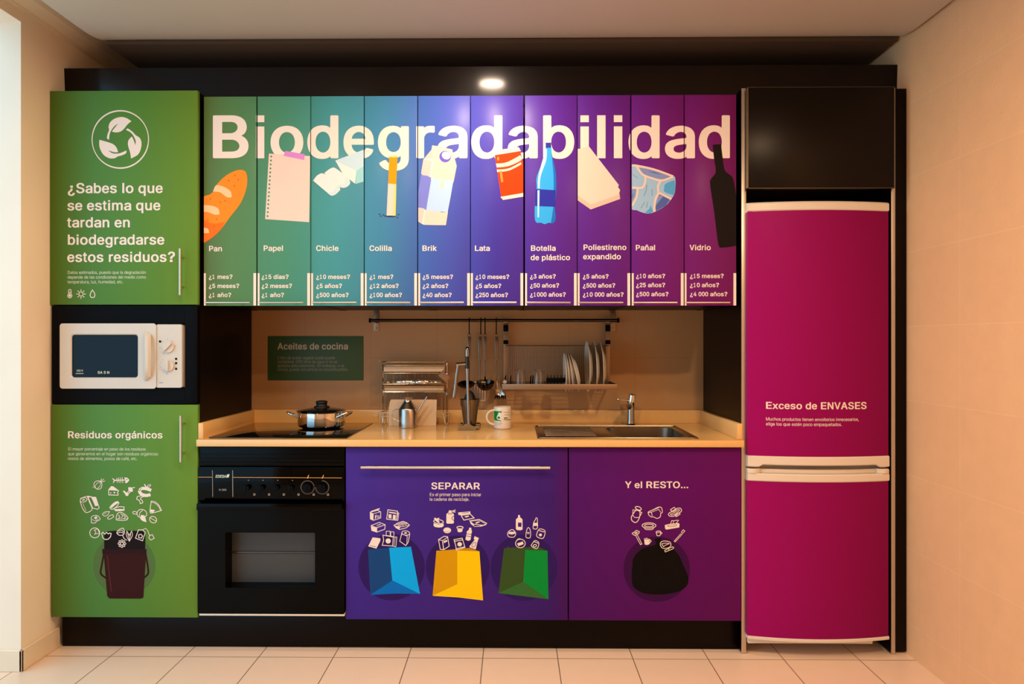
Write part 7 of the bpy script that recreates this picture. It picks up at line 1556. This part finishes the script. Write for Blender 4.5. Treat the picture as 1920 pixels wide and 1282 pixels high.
# ------------------------------------------------------------------ lever citrus press
qx, qy = X(877, 3.13), 3.14
pr_ = thing('citrus_press', 'tall chrome lever citrus press standing on the worktop beside the mug', 'citrus press', (qx, qy, CT))
b0 = CT + 0.0005
zq_ = lambda v, y=3.09: Z(v, y, 877)
# base: a broad foot with a raised boss at the front and a plate running back
mb = MB()
kx = 3.09 / F_PX
fxm = X(876, 3.09)
mb.prism([(fxm - 17 * kx, b0), (fxm + 17 * kx, b0), (fxm + 19 * kx, b0 + 0.017), (fxm + 10 * kx, b0 + 0.020), (fxm + 4 * kx, b0 + 0.030), (fxm - 3 * kx, b0 + 0.030), (fxm - 8 * kx, b0 + 0.020), (fxm - 17 * kx, b0 + 0.018)], 3.078, 3.10, 'Y')
mb.box(fxm - 17 * kx, fxm - 11 * kx, 3.10, 3.24, b0, b0 + 0.016, 0.002).box(fxm + 13 * kx, fxm + 22 * kx, 3.10, 3.24, b0, b0 + 0.016, 0.002).box(fxm - 17 * kx, fxm + 22 * kx, 3.19, 3.24, b0, b0 + 0.016, 0.002)
mb.build('base', M['press_chrome'], pr_)
cyy = 3.088
c_top, c_bot = zq_(690, cyy), b0 + 0.028
MB().tube([(X(879, cyy), cyy, c_bot), (X(876.5, cyy), cyy, zq_(705, cyy)), (X(876, cyy), cyy, c_top)], 0.0078, 18, rs=[0.0072, 0.0072, 0.0100]).build('column', M['press_chrome'], pr_)
hd = MB().tube([(X(876, cyy), cyy, c_top - 0.002), (X(875.8, cyy), cyy, zq_(672, cyy)), (X(876, cyy), cyy, zq_(668, cyy))], 0.0105, 18, rs=[0.0108, 0.0092, 0.0092]).build('pivot', M['metal_dark'], pr_)
MB().tube([(X(876, cyy), cyy, zq_(668, cyy) + 0.0003), (X(876, cyy), cyy, zq_(662, cyy)), (X(876, cyy), cyy, zq_(655, cyy)), (X(876, cyy), cyy, zq_(650, cyy))], 0.0105, 18, rs=[0.0105, 0.0108, 0.0108, 0.0055]).build('top_knob', M['press_chrome'], pr_)
MB().cyl((X(873, cyy), cyy, zq_(682, cyy)), (X(855.5, cyy), cyy, zq_(683.2, cyy)), 0.0085, seg=18).build('arm', M['press_chrome'], pr_)
MB().tube([(X(858.5, cyy), cyy - 0.001, zq_(685, cyy)), (X(856.5, cyy), cyy - 0.003, zq_(700, cyy)), (X(852.5, cyy), cyy - 0.006, zq_(735, cyy)), (X(851.3, cyy), cyy - 0.007, zq_(744.5, cyy)), (X(851.2, cyy), cyy - 0.007, zq_(745.5, cyy))], 0.0078, 18, rs=[0.0070, 0.0072, 0.0082, 0.0085, 0.006]).build('lever', M['press_chrome'], pr_)
vy = 3.155
vx = X(881, vy)
kv = vy / F_PX
czv = lambda v: Z(v, vy, 881) - b0
MB().lathe([(0, 0.018), (11.5 * kv, 0.018), (12.0 * kv, 0.022), (16.2 * kv, czv(762)), (17.8 * kv, czv(759)), (18.2 * kv, czv(750)), (19.0 * kv, czv(748)), (17.2 * kv, czv(748.5)), (16.8 * kv, czv(758)), (11.0 * kv, 0.026), (0, 0.024)], (vx, vy, b0), 40).build('juice_cup', M['dark_steel'], pr_)
MB().lathe([(16.5 * kv, czv(751)), (16.5 * kv, czv(749.5)), (11.5 * kv, czv(748)), (9.0 * kv, czv(741)), (5.0 * kv, czv(734)), (0, czv(731.5)), (0, czv(735)), (7.0 * kv, czv(745)), (10.5 * kv, czv(750.5))], (vx, vy, b0), 40).build('reamer_cone', M['rubber'], pr_)

# ------------------------------------------------------------------ mug
gx, gy = X(942, 3.15), 3.155
mg = thing('mug', 'white mug with a green leaf print, on the worktop right of the citrus press', 'mug', (gx, gy, CT))
kg = (gy - 0.04) / F_PX
RM = 16.4 * gy / F_PX
MH = Z(763, gy - 0.02, 942) - CT
b0 = CT + 0.0005
MB().lathe([(0, 0), (RM - 0.004, 0), (RM - 0.0005, 0.004), (RM, 0.012), (RM, MH - 0.002), (RM - 0.001, MH), (RM - 0.003, MH - 0.0005), (RM - 0.0035, 0.012), (RM - 0.008, 0.007), (0, 0.006)], (gx, gy, b0), 56).build('body', M['china'], mg)
hm = MB()
cz_ = b0 + MH * 0.52
pts = [Vector((gx - RM + 0.003 - 0.036 * math.sin(math.pi * k / 10), gy - 0.012, cz_ + 0.034 * math.cos(math.pi * k / 10))) for k in range(11)]
pts[0].x += 0.003; pts[-1].x += 0.003
hm.tube(pts, 0.0052, 12).build('handle', M['china'], mg)
def mug_print(items, name, label=None):
    mb = MB(); names = []
    for tris, ik, ly in items:
        if ik not in names: names.append(ik)
        # split finely enough to follow the curve
        todo = list(tris); small = []
        for _ in range(4):
            nxt = []
            for t in todo:
                e = max(range(3), key=lambda j: abs(t[j][0] - t[(j + 1) % 3][0]))
                a, b, c = t[e], t[(e + 1) % 3], t[(e + 2) % 3]
                if abs(a[0] - b[0]) > 3:
                    m_ = ((a[0] + b[0]) / 2, (a[1] + b[1]) / 2)
                    nxt += [[a, m_, c], [m_, b, c]]
                else: small.append(t)
            todo = nxt
        for t in small + todo:
            vs = []
            for p in t:
                dxp = max(-0.96, min(0.96, (p[0] - 942.0) / 16.4))
                r = RM + 0.0003 + ly * 0.0001
                ang = math.asin(dxp)
                vs.append(mb.bm.verts.new((gx + r * math.sin(ang), gy - r * math.cos(ang), Z(p[1], gy - RM * math.cos(ang), 942))))
            a, b, c = [v.co for v in vs]
            if (b - a).cross(c - a).y > 0: vs.reverse()
            f = mb.bm.faces.new(vs); f.material_index = names.index(ik)
    o = mb.build(name, [M[n] for n in names], mg, smooth=False, recalc=False)
    if label: o['label'] = label
def k3(it): return draw(it, 830, 690, 10.26)
mug_print(k3([('F', 0, [(992, 822), (1030, 825), (1140, 832), (1140, 860), (1080, 850), (1060, 905), (1040, 940), (1050, 985), (1130, 1010), (1130, 1022), (992, 1005)], 'green_light', 1), ('f', 0, [(1058, 950), (1080, 925), (1105, 945), (1108, 972), (1070, 972)], 'green_light', 1)]), 'printed_logo', 'green square with a leaf')
mug_print(k3([('O', 9, [(1180, 850), (1280, 850)], 'fold', 1), ('O', 9, [(1190, 900), (1285, 898)], 'fold', 1), ('O', 16, [(1185, 962), (1245, 958)], 'bin_dark', 1), ('O', 13, [(1180, 992), (1290, 990)], 'green_mid', 1), ('O', 5, [(1005, 1045), (1140, 1050)], 'fold', 1), ('O', 5, [(1005, 1065), (1150, 1068)], 'fold', 1), ('O', 5, [(1005, 1090), (1120, 1092)], 'fold', 1)]), 'printed_lines', 'small grey and green text lines')
